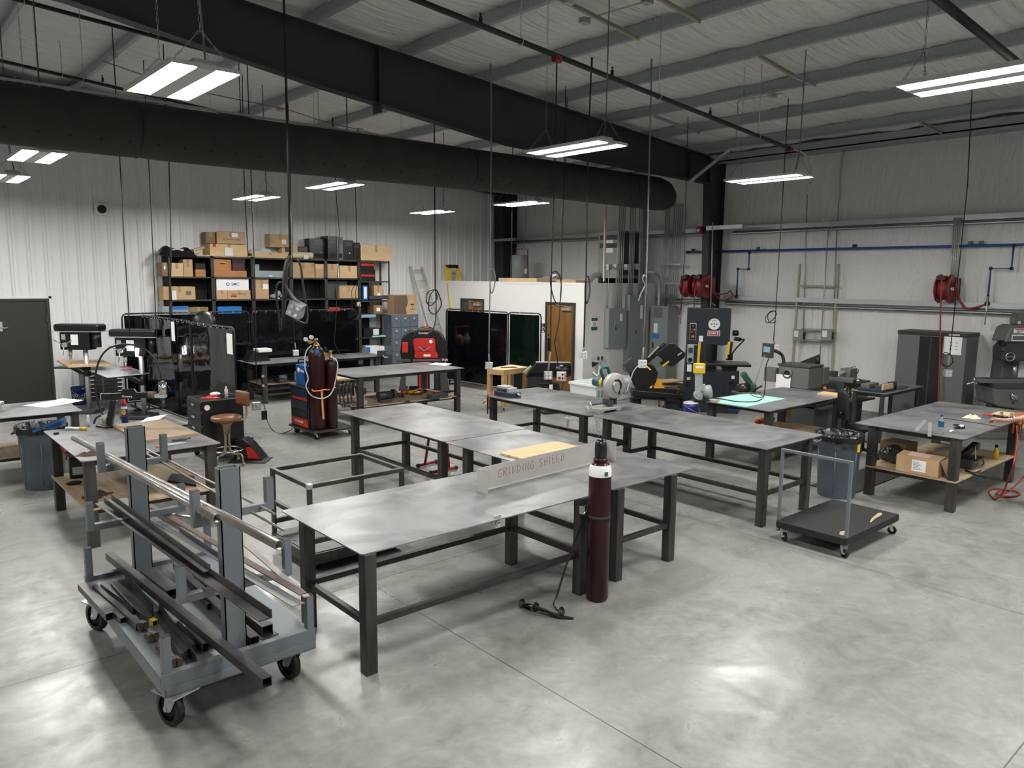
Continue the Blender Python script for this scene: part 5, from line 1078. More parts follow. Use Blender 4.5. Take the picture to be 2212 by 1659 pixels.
P('yellow_shield',W().prism([(-.025,.0),(0,-.016),(.025,0),(.025,.05),(-.025,.05)],cc+n*.036+V((0,0,.11)),rg,(0,0,1),n,.001),'yellow',t); txt('WD-40',.022,cc+n*.0378+V((0,0,.14)),rg,(0,0,1),'bucket_blue',t)
P('red_stripe',W().prism([(-.02,0),(.02,0),(.02,.012),(-.02,.012)],cc+n*.037+V((0,0,.075)),rg,(0,0,1),n,.001),'bright_red',t)
t=T('syringe','plastic syringe with yellow fluid on the stained table','syringe',tuple(gz(168,925,HB5))); a,b=gz(145,925,HB5+.02),gz(193,926,HB5+.02); P('barrel',W().cyl(a,a+(b-a)*.58,.016),'white_plastic',t); P('fluid',W().cyl(a+(b-a)*.58,a+(b-a)*.85,.017),'liquid_yellow',t); P('nozzle',W().cyl(a+(b-a)*.85,b,.006),'yellow',t); P('plunger',W().cyl(a-(b-a)*.05,a,.02),'white_plastic',t)
O('small_bottle',W().lathe([(0,0),(.017,0),(.017,.09),(.01,.1),(.012,.13),(0,.135)],o=tuple(gz(191,920,HB5))),'sprayed_white','small clear bottle standing behind the syringe','bottle')
O('magnet_block',W().cb(gz(121,936,HB5+.012),(.05,.03,.02)),'black_paint','tiny black block near the left corner of the stained table','block')
blob('brown leather glove on the near edge of the stained table','work_glove','glove',gz(194,983,HB5),.11,.06,.06,'rag_brown',11,rz=-.4)
t=T('caliper','grey drawing template and caliper on the stained table','caliper',tuple(gz(375,962,HB5))); P('plate',W().prism([(0,0),(.22,.03),(.2,.12),(.0,.1)],gz(360,964,HB5+.003),(1,0,0),(0,1,0),(0,0,1),.006),'galv_dull',t); P('slide',W().bar(gz(373,952,HB5+.02),gz(400,948,HB5+.02),.05,.02).bar(gz(395,950,HB5+.03),gz(412,946,HB5+.03),.015,.01),'machine_dark',t)
O('eraser',W().cb(gz(343,965,HB5+.01),(.035,.05,.02),.5),'orange','small orange block on the edge of the stained table','block')
# under it
t=T('battery_tool','black battery pack tool standing on the shelf of the stained table','power tool',tuple(gz(168,1035,.42))); c=gz(166,1033,.404); P('case',W().cb(c+V((.06,.05,.12)),(.24,.16,.24),-.2),'black_paint',t,bev=.02); P('nameplate',W().cb(c+V((.03,-.033,.09)),(.15,.004,.09),-.2),'galv_dull',t); P('tool_top',W().cb(c+V((.03,.04,.27)),(.17,.1,.07),.4),'black_paint',t,bev=.015); P('red_cable',W().tube(sp([c+V((-.06,.05,.25)),c+V((-.12,.06,.35)),c+V((-.1,.1,.45))],5),.01,6),'bright_red',t)
blob('dark brown rag on the plywood shelf of the stained table','rag','rag',gz(208,1072,.404),.16,.09,.07,'rag_brown',13,rz=.3)
O('black_glove',W().sph(gz(160,1043,.425),.045,(1.8,.8,.5)),'black_matte','black cloth in front of the battery tool on the shelf','cloth')
O('black_plate',W().prism([(p.x,p.y) for p in (gz(362,1040,.41),gz(424,1050,.41),gz(420,1030,.41),gz(372,1025,.41))],(0,0,.404),(1,0,0),(0,1,0),(0,0,1),.02),'black_paint','black flat tray on the right of the plywood shelf','tray')
# ---------------------------------------------------------------- stool, tool chest, dustpan
c=V((3.95,10.72,0)); t=T('shop_stool','brown padded swivel stool with a chrome foot ring beside the tool chest','stool',tuple(c),.1)
hs=gv(474,897,c).z
P('seat',MB().lathe([(0,hs-.08),(.19,hs-.08),(.22,hs-.05),(.21,hs-.015),(.15,hs),(0,hs)],n=30),'leather',t)
b_=P('backrest',MB().sheet(lambda u,v:V((.24+.03*c_((u-.5)*2.2),.16*(2*u-1),hs+.12+.2*v)),8,6),'leather',t); so=b_.modifiers.new('solid','SOLIDIFY'); so.thickness=.05; so.offset=0
P('back_post',MB().tube(sp([(.05,0,hs-.09),(.26,0,hs-.09),(.31,0,hs),(.3,0,hs+.22)],6),.014,8),'stool_metal',t)
P('swivel',MB().lathe([(.05,.46),(.06,hs-.14),(.11,hs-.09),(0,hs-.08)]),'stool_metal',t)
for k in range(4):
    a_=k*PI/2+.5; P('leg',MB().tube(sp([(.035*c_(a_),.035*s_(a_),.5),(.04*c_(a_),.04*s_(a_),.25),(.09*c_(a_),.09*s_(a_),.17),(.22*c_(a_),.22*s_(a_),.16),(.25*c_(a_),.25*s_(a_),.05)],5),.014,8).sph((.25*c_(a_),.25*s_(a_),.028),.028),'stool_metal',t)
P('foot_ring',MB().tor((0,0,.22),.21,.012),'chrome',t)
xa,xb,ya,yb=3.72,4.32,11.02,11.66; zc=gv(422,867,V((xa,ya,0))).z
t=T('tool_chest','black rolling tool chest with drawers, stuff lying on top','tool chest',((xa+xb)/2,(ya+yb)/2,0)); bd=P('chest_body',W().box(xa,ya,.13,xb,yb,zc),'black_paint',t,bev=.008)
for z0,z1 in ((zc-.16,zc-.03),(zc-.36,zc-.19),(.42,zc-.39),(.17,.39)):
    d_=P('drawer',W().box(xa-.015,ya+.03,z0,xa,yb-.03,z1),'black_matte',t,bev=.004); P('drawer_pull',W().cb((xa-.022,(ya+yb)/2,(z0+z1)/2+.01),(.014,.12,.03)),'chrome',d_)
P('badge',W().cyl((xa+.07,ya,zc-.1),(xa+.07,ya-.006,zc-.1),.04),'paper',bd)
for x in (xa+.07,xb-.07):
    for y in (ya+.07,yb-.07): caster(t,x-(xa+xb)/2,y-(ya+yb)/2,.13,.05,.03,.5,'raw_steel')
blob('red and white crumpled package on top of the black tool chest','package','package',V((xa+.22,ya+.25,zc)),.12,.1,.05,'bright_red',6)
O('cloth',W().sph(V((xa+.3,ya+.3,zc+.045)),.06,(1.3,1,.5)),'paper','white wrapper on the red package on the tool chest','wrapper')
O('glue_bottle',W().lathe([(0,0),(.025,0),(.025,.12),(.012,.15),(.012,.17),(0,.17)],o=(xa+.4,ya+.12,zc)),'sprayed_white','small clear bottle with a red label on the tool chest','bottle')
O('black_cable',W().tube(sp([(xb-.15,ya+.2,zc+.01),(xb-.05,ya+.15,zc+.02),(xb-.1,ya+.35,zc+.03),(xb-.2,ya+.3,zc+.015)],6),.012,6),'cable_black','black cable heap at the back of the tool chest top','cable')
c=gz(541,995); t=T('dustpan','black upright dustpan with a red bin beside the tool chest','dustpan',tuple(c)); P('pan',W().prism([(-.25,0),(.2,0),(.18,.02),(.0,.25),(-.1,.32),(-.22,.3)],c,_rh,(0,0,1),_fh,.25),'black_paint',t,bev=.01); P('red_panel',W().prism([(-.03,.03),(.15,.03),(.02,.2),(-.06,.2)],c-_fh*.004,_rh,(0,0,1),_fh,.003),'bright_red',t); P('lip',W().cb(c+V((0,0,.006)),(.55,.35,.012),-.7),'black_matte',t)
t=T('vise','silver machine vise part at the left edge on the table with papers','vise',tuple(gz(8,880,.87))); c=gz(2,893,.87); P('vise_body',W().cb(c+V((0,.25,.1)),(.14,.1,.05)).cb(c+V((-.06,.25,.06)),(.2,.12,.12)),'brushed',t,bev=.005)
O('floor_box',W().cb(gz(160,855) if False else V((2.9,14.3,.05)),(.1,.1,.1)),'black_paint','small black box on the floor behind the stained table','box') if False else None
# red work stand under the middle tables
t=T('work_stand','red folding work stand with black feet under the smudged table','work stand',tuple(gz(950,1005)))
f=lambda x,y,z=0:gz(x,y,z)
for a,b in (((903,1006),(942,997)),((931,1021),(985,1010))):
    P('foot_bar',W().tube([f(a[0],a[1],.03),f(b[0],b[1],.03)],.022,8),'stand_red',t)
    for p_ in (a,b): P('foot_cap',W().sph(f(p_[0],p_[1],.03),.032),'rubber',t)
top=(f(922,1003,.03)+f(958,1016,.03))/2+V((0,0,.72))
P('leg',W().tube([f(918,1003,.03),top+V((-.05,0,0))],.02,8),'stand_red',t); P('leg',W().tube([f(957,1016,.03),top+V((-.02,-.1,0))],.02,8),'stand_red',t); P('leg',W().tube([f(970,1013,.03),top+V((.25,.1,0))],.02,8),'stand_red',t); P('head_bar',W().tube([top+V((-.15,-.1,0)),top+V((.3,.15,0))],.02,8),'stand_red',t)
U=V((0,0,1))
# ---------------------------------------------------------------- chop saw on the middle row
f0=gz(1297.5,894,HB); lx=gz(1345,886,HB).x-f0.x; ly=gz(1262,888.5,HB).y-f0.y
lx,ly=.42,.3
cx,cy=f0.x+lx/2+.0,f0.y+.17
t=T('chop_saw','grey abrasive chop saw with teal handle on the middle table row','chop saw',(cx,cy,HB))
W0=f0; 
P('saw_base',W().prism([(0,0),(.06,0),(.08,.025),(lx-.1,.025),(lx-.08,0),(lx,0),(lx,.06),(0,.06)],(f0.x,f0.y,HB),(1,0,0),(0,0,1),(0,1,0),.3),'saw_silver',t,bev=.006)
dc=gv(1326,833,(cx,cy+.02,0)); 
gd=P('disc_guard',W().lathe([(0,-.03),(.165,-.03),(.178,-.02),(.178,.03),(.165,.04),(0,.04)],o=tuple(dc),ax=(-.2,-1,.0),n=40),'saw_silver',t)
dn=V((-.2,-1,0)).normalized(); dr=V((1,-.2,0)).normalized()
P('guard_boss',W().prism([(-.06,.02),(-.03,.06),(.03,.05),(.06,.0),(.05,-.06),(.02,-.1),(-.03,-.07)],dc+dn*.04+dr*-.0,dr,(0,0,1),dn,.03),'saw_silver',gd,bev=.01)
P('guard_opening',W().tube(sp([dc+dn*.042+dr*x+V((0,0,z)) for x,z in ((-.02,.075),(.04,.08),(.085,.04),(.09,-.02),(.06,-.07),(.07,-.12))],5),.014,8),'black_matte',gd)
P('blade',W().cyl(dc+dn*.0+V((0,0,0)),dc+dn*.006,.172,n=40),'machine_dark',gd)
P('pivot_arm',W().bar(V((f0.x+lx-.08,f0.y+.15,HB+.05)),V((f0.x+lx-.08,f0.y+.15,HB+.2)),.09,.08).bar(V((f0.x+lx-.08,f0.y+.15,HB+.18)),dc+V((0,.06,0)),.05,.06),'saw_silver',t)
P('motor_housing',W().cyl(dc+V((-.06,.05,.03)),dc+V((-.06,.3,.03)),.065),'teal_paint',t); P('yellow_label',W().cyl(dc+V((-.06,.12,.03)),dc+V((-.06,.17,.03)),.0665),'yellow',t)
P('saw_handle',W().tube(sp([dc+V((-.06,.12,.06)),dc+V((-.16,.1,.2)),dc+V((-.13,.1,.25)),dc+V((-.03,.1,.24)),dc+V((.02,.1,.14))],6),.022,10),'teal_paint',t)
v0=V((f0.x+.14,f0.y+.12,HB+.09))
P('vise',W().bar(v0+V((-.22,0,.02)),v0+V((.1,0,.02)),.018,.018).cb(v0+V((.14,0,.03)),(.08,.14,.08)).cb(v0+V((.22,.0,.04)),(.03,.16,.09)),'machine_dark',t); P('handwheel',W().tor(v0+V((-.24,0,.02)),.05,.007,(1,-.3,0),22,6).bar(v0+V((-.24,0,-.03)),v0+V((-.24,0,.07)),.008,.008,up=(1,0,0)),'brushed',t)
m=W(); chain(m,v0+V((-.17,-.12,.0)),v0+V((-.2,-.16,-.4))); P('hanging_chain',m,'galv',t)
# milling vise on the corner of the same table
c=gz(1090,856,HB); t=T('milling_vise','blue milling vise on the table corner, held by an orange clamp','vise',tuple(c)); P('vise_body',W().cb(c+V((.06,.0,.035)),(.2,.42,.07)).cb(c+V((.06,.06,.09)),(.18,.2,.06)),'vise_blue',t,bev=.008); P('vise_jaws',W().cb(c+V((.06,.06,.135)),(.17,.2,.035)).cb(c+V((.06,-.1,.1)),(.17,.05,.07)),'brushed',t,bev=.003); P('vise_screw',W().cyl(c+V((.06,-.22,.05)),c+V((.06,-.3,.05)),.02),'chrome',t)
bar_clamp('orange bar clamp holding the blue milling vise on the table corner',V((7.36,8.98,HB+.012)),(.9,.1,0),.3,.12)
O('clamp_handle',W().tube([gz(1052,860,HB),gz(1044,872,.82)],.012,8),'chrome','bright clamp handle sticking out beside the milling vise','handle')
O('hook_plate',W().lathe([(.02,0),(.04,0),(.04,.008),(.02,.008)],o=tuple(gz(1156,879,.84)),ax=(-1,0,0)),'brushed','round eye plate under the edge of the chop saw table','plate')
t=T('shackle_plate','triangular steel eye plate hung under the nearest table edge','plate',(3.9,4.3,.82)); c=gy(1075,1127,4.32); P('plate',W().prism([(-.04,.05),(.04,.05),(.02,-.05),(-.02,-.05)],c,(1,0,0),(0,0,1),(0,1,0),.008),'brushed',t); P('eye',W().tor(c+V((0,-.006,-.01)),.018,.006,(0,1,0),16,6),'chrome',t)
# ---------------------------------------------------------------- wooden stand on casters and belt grinder
q=[gz(1052,797.5,.84),gz(1088,801,.84),gz(1141,794,.84),gz(1105,788.5,.84)]
cc=sum(q,V())/4; t=T('wooden_stand','wooden work stand on casters in front of the black screen','stand',(cc.x,cc.y,0))
q=[cc+(p-cc)*1. for p in q]
P('stand_top',W().prism([(p.x,p.y) for p in q],(0,0,.74),(1,0,0),(0,1,0),(0,0,1),.1),'lumber',t,bev=.004); P('top_sheet',W().prism([(p.x,p.y) for p in q],(0,0,.84),(1,0,0),(0,1,0),(0,0,1),.012),'cardboard_lt',t)
for p in q:
    p2=cc+(p-cc)*.86; P('leg',W().box(p2.x-.045,p2.y-.045,.09,p2.x+.045,p2.y+.045,.74),'lumber',t,bev=.004); caster(t,p2.x-cc.x,p2.y-cc.y,.09,.035,.025,.6,'galv')
P('lower_rail',W().bar(cc+(q[0]-cc)*.86+V((0,0,.25-q[0].z)),cc+(q[1]-cc)*.86+V((0,0,.25-q[1].z)),.04,.09),'lumber',t)
O('file_tool',W().bar(cc+V((-.15,.05,.017)),cc+V((.12,-.08,.017)),.05,.02).bar(cc+V((.05,-.12,.015)),cc+V((.16,-.1,.015)),.04,.016),'black_paint','black tool lying on the wooden stand','tool')
c=gz(1196,890); t=T('belt_grinder','large black belt grinder with a motor in front of the wooden door','belt grinder',tuple(c)); g_=lambda x,y:gv(x,y,c)
P('pedestal_base',W().cb(c+V((0,.05,.02)),(.62,.5,.04),-.3),'black_paint',t,bev=.006); P('pedestal',W().prism([(-.16,0),(.16,0),(.1,.55),(-.1,.55)],c+V((0,0,.04)),_rh,(0,0,1),_fh,.25),'black_paint',t,bev=.01)
hd=P('grinder_body',W().prism([(0,0),(.16,.24),(.22,.3),(.9,.3),(.9,.02),(.62,0)],g_(1136,815),_rh,(0,0,1),_fh,.2),'black_paint',t,bev=.015); P('belt',W().bar(g_(1136,815)+_rh*.2+U*.306+_fh*.1,g_(1136,815)+_rh*.9+U*.306+_fh*.1,.15,.008),'galv_dull',hd)
P('platen_tilt',W().bar(g_(1131,804),g_(1147,790),.16,.012),'galv_dull',t); P('yellow_edge',W().bar(g_(1133,807)-_fh*.02,g_(1149,791)-_fh*.02,.02,.02),'yellow',t)
P('motor',W().cyl(g_(1200,800)+_fh*.05,g_(1233,800)+_fh*.05,.125,n=28),'black_paint',t); P('lower_body',W().prism([(0,0),(.5,0),(.5,.32),(0,.32)],g_(1139,838),_rh,(0,0,1),_fh,.25),'black_matte',t,bev=.01); P('work_rest',W().cb(g_(1175,822)+V((0,0,-.05)),(.2,.15,.02),-.7),'machine_dark',t); P('data_plate',W().cb(g_(1190,836)-_fh*.06,(.07,.002,.12),-.72),'paper',t)
bxs=P('switch_box',W().cb(g_(1212,811)-_fh*.12,(.19,.1,.18),-.72),'white_plastic',t,bev=.012); n_=-_fh
s0=g_(1212,811)-_fh*.172
P('stop_button',W().cyl(s0+_rh*-.045+V((0,0,-.03)),s0+_rh*-.045+V((0,0,-.03))-_fh*.02,.03),'bright_red',bxs); P('red_band',W().bar(s0+_rh*.07+V((0,0,-.06)),s0+_rh*.07+V((0,0,.07)),.02,.004,up=tuple(_fh)),'bright_red',bxs)
for z in (-.04,.04): P('push_button',W().cb(s0+_rh*.02+V((0,0,z)),(.035,.01,.035),-.72),'black_paint',bxs)
P('switch_cord',W().tube(sp([g_(1206,820)-_fh*.1,g_(1203,832)-_fh*.1,g_(1208,842)-_fh*.1,g_(1214,836)-_fh*.1,g_(1216,821)-_fh*.1],6),.006,6),'cable_black',bxs)
# ---------------------------------------------------------------- step stool, totes
q0,q1=gz(1223,931),gz(1263,938); t=T('step_stool','small aluminium step stool behind the chop saw table','step stool',tuple((q0+q1)/2)); d=(q1-q0).normalized(); n=V((-d.y,d.x,0)); n=n if n.dot(_fh)>0 else -n; Ls=(q1-q0).length
for p in (q0,q1): P('leg',W().bar(p,p+n*.08+V((0,0,.48)),.05,.03,up=tuple(d)),'aluminium',t); P('leg',W().bar(p+n*.42,p+n*.3+V((0,0,.48)),.05,.03,up=tuple(d)),'aluminium',t)
P('step',W().bar(q0+n*.18+V((0,0,.49)),q1+n*.18+V((0,0,.49)),.26,.03),'aluminium',t); P('step',W().bar(q0+n*.0+V((0,0,.24)),q1+n*.0+V((0,0,.24)),.16,.03),'aluminium',t)
for i,(x,y,l) in enumerate(((12.55,11.6,'left white lattice tote beside the office corner'),(13.2,11.62,'middle white lattice tote along the office wall'),(13.85,11.64,'right white lattice tote beside the horizontal band saw'))):
    t=T('plastic_tote',l,'tote',(x,y,0),0,'white plastic totes'); P('tote_body',MB().prism([(-.26,0),(.26,0),(.3,.34),(-.3,.34)],(0,-.4,0),(1,0,0),(0,0,1),(0,1,0),.8),'tote',t); P('lid',MB().box(-.32,-.43,.34,.32,.43,.4),'tote',t,bev=.012); m=MB()
    for k in range(6): m.box(-.28,-.39+.14*k,.4,.28,-.31+.14*k,.412)
    P('lid_ribs',m,'tote',t); m=MB()
    for k in range(5): m.cb((-.22+.11*k,-.42,.2),(.05,.02,.16))
    P('side_slots',m,'galv_dull',t)
# ---------------------------------------------------------------- horizontal band saw
c=V((12.25,9.75,0)); g_=lambda x,y,k=0:gv(x,y,c)+_fh*k
zb=g_(1420,852).z
t=T('horizontal_band_saw','black horizontal band saw with raised bow behind the table row','band saw',tuple(c))
P('stand_leg',W().bar(V((g_(1373,860).x,g_(1373,860).y,0)),g_(1373,858),.06,.3),'saw_blue',t); P('stand_leg',W().prism([(0,0),(.3,0),(.3,zb),(0,zb)],V((g_(1438,860).x,g_(1438,860).y,0)),_rh,(0,0,1),_fh,.3),'saw_blue',t,bev=.008)
P('saw_bed',W().bar(g_(1366,848,.15),g_(1476,857,.15),.36,.1),'black_paint',t,bev=.01); P('vise_bed',W().bar(g_(1372,838,.1),g_(1470,848,.1),.2,.14),'black_paint',t,bev=.015)
P('chip_tray',W().bar(g_(1368,858,.1),g_(1480,866,.1),.5,.02),'black_paint',t)
P('vise_jaw',W().cb(g_(1404,829,.05),(.05,.2,.17),-.6),'yellow',t); P('vise_jaw',W().cb(g_(1421,829,.05),(.15,.16,.18),-.6).cb(g_(1422,836,.05),(.22,.2,.04),-.6),mat('saw_yellow',(.72,.35,.02),.45),t,bev=.006)
def oct_(cc,r,th,nm):
    return P(nm,W().prism([(r*c_(k*PI/4+.39+.6),r*s_(k*PI/4+.39+.6)) for k in range(8)],cc,_rh,(0,0,1),_fh,th),'black_paint',t,bev=.012)
w1=oct_(g_(1393,810,-.06),.27,.16,'lower_wheel_housing'); 
P('upper_wheel_housing',W().prism([(0,0),(.26,.235),(.38,.235),(.62,.03),(.6,-.05),(.38,-.24),(.3,-.24),(.1,-.05)],g_(1415,766,-.02),_rh,(0,0,1),_fh,.12),'black_paint',t,bev=.012)
P('bow_arm',W().bar(g_(1385,792,.1),g_(1440,745,.1),.1,.14,up=tuple(_fh)),'black_paint',t,bev=.01); P('bow_trim',W().bar(g_(1400,772,.0),g_(1423,748,.0),.03,.012,up=tuple(_fh)),'brushed',t)
P('arm_foot',W().bar(g_(1374,834,.1),g_(1358,795,.1),.06,.1,up=tuple(_fh)),'black_paint',t); P('gear_motor',W().bar(g_(1352,798,.1),g_(1374,782,.1),.22,.12,up=tuple(_fh)),'machine_dark',t,bev=.01)
P('blade_guide',W().bar(g_(1426,786,-.02),g_(1440,777,-.02),.05,.07,up=tuple(_fh)),'black_paint',t); P('guide_guard',W().bar(g_(1430,790,-.04),g_(1444,780,-.04),.03,.05,up=tuple(_fh)),'yellow',t); P('band_blade',W().bar(g_(1408,810,0),g_(1432,788,0),.004,.035,up=tuple(_fh)),'brushed',t); P('lower_guard',W().bar(g_(1394,789,-.08),g_(1404,798,-.08),.03,.04,up=tuple(_fh)),'yellow',t)
P('coolant_hose',W().tube(sp([g_(1380,787,-.05),g_(1368,800,-.08),g_(1360,820,-.1),g_(1352,846,-.1)],6),.012,8),'cable_lt',t); P('handle_bar',W().bar(g_(1463,767,-.04),g_(1472,761,-.04),.03,.03),'galv',t)
P('grip_knob',W().sph(g_(1469,850,-.15),.03).sph(g_(1462,846,-.15),.035),'black_matte',t); P('jug',W().lathe([(0,0),(.06,0),(.06,.14),(.025,.2),(0,.2)],o=tuple(g_(1430,880,.1))),'clear',t)
O('cardboard_box',W().cb(gv(1455,838,(13.2,9.9,0))+V((.1,.1,-.25)),(.55,.5,.62),-.2),'cardboard_dk','open cardboard box behind the black band saw','box')
O('cardboard_scrap',W().cb(gv(1450,832,(13.2,9.9,0))+V((.1,.1,.08)),(.5,.4,.02),-.2),'cardboard_lt','crumpled cardboard and wood on the box behind the band saw','cardboard')
c=gz(1490,892); t=bucket('blue bucket in front of the tall band saw, clear bag over its rim',V((12.05,8.55,0))); P('rim_bag',MB().sph((0,0,.37),.15,(1,1,.3)),'clear_poly',t)
# ---------------------------------------------------------------- tall vertical band saw
c=gz(1533,668,2.13); c.z=0
t=T('vertical_band_saw','tall dark blue-black vertical band saw marked DAKE','band saw',tuple(c))
fx=(_rh*.985+_fh*-.17).normalized(); fx=V((fx.x,fx.y,0)).normalized(); fn=V((fx.y,-fx.x,0)); fn=fn if fn.dot(_fh)<0 else -fn
U=V((0,0,1)); k=lambda px:(gv(px,700,c)-c).dot(_rh)
zt2=gv(1533,666,c).z; z_=lambda py:gv(1533,py,c).z
xl,xr=k(1487),k(1577); o=c-fn*0
def fp(x,z,dep=0): return c+fx*x+U*z+fn*dep
hd=P('head_box',W().prism([(xl,z_(745)),(xl+.3,z_(745)),(xl+.55,z_(744)),(xr-.14,z_(746)),(xr,z_(742)),(xr,zt2),(xl,zt2)],c+U*0,fx,U,-fn,.42),'saw_blue',t,bev=.01)
P('column_box',W().prism([(xl-.05,0),(k(1516),0),(k(1514),z_(745)),(xl,z_(745))],c,fx,U,-fn,.42),'saw_blue',t,bev=.01)
P('base_box',W().prism([(k(1514),0),(k(1590),0),(k(1590),z_(802)),(k(1514),z_(802))],c,fx,U,-fn,.5),'saw_blue',t,bev=.01)
P('base_side',W().prism([(k(1568),0),(k(1602),0),(k(1600),z_(800)),(k(1568),z_(800))],c+fn*.02,fx,U,-fn,.45),'saw_blue',t,bev=.01)
tb=P('saw_table',W().prism([(k(1530),0),(k(1622),0),(k(1622),.05),(k(1530),.05)],c+U*z_(789)+fn*.15,fx,U,-fn,.65),'black_paint',t,bev=.006); P('trunnion',W().prism([(k(1568),z_(802)),(k(1592),z_(802)),(k(1597),z_(789)),(k(1560),z_(789))],c,fx,U,-fn,.3),'black_paint',t)
P('dial_plate',W().cyl(fp(k(1542.5),z_(700)),fp(k(1542.5),z_(700),.008),.115,n=36),'white_plastic',hd); m=W()
for dx,dz in ((-.05,.0),(0,.005),(.05,.0),(0,-.05)): m.cyl(fp(k(1542.5)+dx,z_(700)+dz,.008),fp(k(1542.5)+dx,z_(700)+dz,.01),.016,n=12)
m.prism([(-.04,0),(.04,0),(.04,.012),(-.04,.012)],fp(k(1542.5),z_(693),.009),fx,U,fn,.001); P('dial_marks',m,'ink',hd)
zl=z_(719); P('badge',W().prism([(-.125,-.06),(.125,-.06),(.12,.05),(.06,.04),(-.06,.04),(-.12,.05)],fp(k(1542.5),zl,0),fx,U,fn,.006),'paper',hd); P('badge_field',W().prism([(-.115,-.05),(.115,-.05),(.11,.04),(.06,.032),(-.06,.032),(-.11,.04)],fp(k(1542.5),zl,.006),fx,U,fn,.002),mat('badge_red',(.3,.012,.012),.4),hd); txt('DAKE',.075,fp(k(1542.5),zl-.006,.009),fx,U,'paper',hd)
cp=P('control_panel',W().prism([(-.065,-.17),(.065,-.17),(.065,.17),(-.065,.17)],fp(k(1498.5),z_(717)),fx,U,fn,.008),'galv',hd,bev=.01); P('panel_field',W().prism([(-.055,-.16),(.055,-.16),(.055,.16),(-.055,.16)],fp(k(1498.5),z_(717),.008),fx,U,fn,.003),'black_paint',cp)
for dx,dz,mt in ((0,.115,'bright_red'),(-.025,.04,'sign_green'),(.025,.04,'panel_grey'),(-.02,-.01,'bright_red'),(.025,-.01,'red_paint'),(0,-.1,'orange')): P('button',W().cyl(fp(k(1498.5)+dx,z_(717)+dz,.011),fp(k(1498.5)+dx,z_(717)+dz,.022),.02 if dz>-.05 else .028,n=14),mt,cp)
wp=P('welder_panel',W().prism([(-.065,-.19),(.065,-.19),(.065,.19),(-.065,.19)],fp(k(1495),z_(765)),fx,U,fn,.01),'galv_dull',t,bev=.006); P('welder_knob',W().cyl(fp(k(1495),z_(778),.01),fp(k(1495),z_(778),.04),.045),'black_paint',wp); P('welder_clamp',W().cb(fp(k(1495),z_(757),.03),(.08,.05,.1),-.7),'machine_dark',wp)
P('instruction_label',W().prism([(-.045,-.085),(.045,-.085),(.045,.085),(-.045,.085)],fp(k(1494),z_(795)),fx,U,fn,.002),'paper',t); P('label_head',W().prism([(-.045,.06),(.045,.06),(.045,.085),(-.045,.085)],fp(k(1494),z_(795),.002),fx,U,fn,.001),'bin_blue',t)
P('blade_guard',W().bar(fp(k(1513.5),z_(740),.03),fp(k(1511.5),z_(789),.03),.05,.04,up=tuple(fn)),'yellow',t); P('warning_label',W().prism([(-.04,-.06),(.04,-.06),(.04,.06),(-.04,.06)],fp(k(1516),z_(732),0),fx,U,fn,.003),'paper',hd)
P('guide_guard',W().bar(fp(k(1575),z_(737),.05),fp(k(1572.5),z_(773),.05),.05,.03,up=tuple(fn)),'yellow',t); P('guide_post',W().bar(fp(k(1580),z_(737),.02),fp(k(1577),z_(773),.02),.06,.06,up=tuple(fn)),'black_paint',t); P('guide_block',W().cb(fp(k(1577),z_(770),.03),(.1,.1,.12),-.5),'black_paint',t)
P('tension_knob',W().cyl(fp(k(1583),z_(719),-.1),fp(k(1595),z_(719),-.1),.055),'black_paint',hd); P('lamp_arm',W().tube(sp([fp(k(1585),z_(731)),fp(k(1600),z_(732)),fp(k(1606),z_(733)),fp(k(1590),z_(752)),fp(k(1580),z_(768))],6),.016,8),'black_paint',t); P('lamp_head',W().cyl(fp(k(1586),z_(730)),fp(k(1600),z_(732)),.04),'black_paint',t)
P('saw_blade',W().bar(fp(k(1573),z_(773),.03),fp(k(1573),z_(785),.03),.004,.02),'brushed',t); P('crank',W().tube([fp(k(1580),z_(825),.02),fp(k(1588),z_(825),.08),fp(k(1590),z_(823),.14)],.016,8),'black_paint',t); P('side_label',W().prism([(-.03,-.03),(.03,-.03),(.03,.03),(-.03,.03)],fp(k(1587),z_(813),.021),fx,U,fn,.002),'paper',t); P('lower_dial',W().cyl(fp(k(1492),z_(830)),fp(k(1492),z_(830),.03),.06),'black_paint',t); P('yellow_plate',W().prism([(-.035,-.03),(.035,-.03),(.035,.03),(-.035,.03)],fp(k(1493.5),z_(819)),fx,U,fn,.002),'cream',t)
# ---------------------------------------------------------------- things on the mint table
q=[gz(1524,868,HB),gz(1602.6,879.7,HB),gz(1683,863.4,HB),gz(1574,850,HB)]
q=[V((9.66,6.64,0)),V((9.66,5.9,0)),V((10.85,5.95,0)),V((10.85,6.62,0))]
O('cutting_sheet',W().prism([(p.x,p.y) for p in q],(0,0,HB),(1,0,0),(0,1,0),(0,0,1),.004),'mint','mint green sheet lying on the table beside the tall band saw','sheet')
c=gz(1512,864,HB); c=V((9.72,6.6,HB)); g_=lambda x,y,kk=0:gv(x,y,c)+_fh*kk
t=T('belt_sander','grey upright belt sander with a yellow guard on the mint table corner','belt sander',tuple(c))
P('foot_plate',W().bar(g_(1497,865)+U*.0,g_(1532,866),.2,.03),'black_paint',t); P('sander_arm',W().bar(g_(1506,850),g_(1506,806),.06,.05,up=tuple(_fh)).bar(g_(1513,845),g_(1513,804),.055,.05,up=tuple(_fh)),'galv_dull',t,bev=.004)
P('yellow_guard',W().cb(g_(1510,795.5,-.01),(.165,.1,.15),-.72),'yellow',t,bev=.01); P('guard_label',W().cb(g_(1509,792,-.062),(.11,.002,.04),-.72),'paper',t)
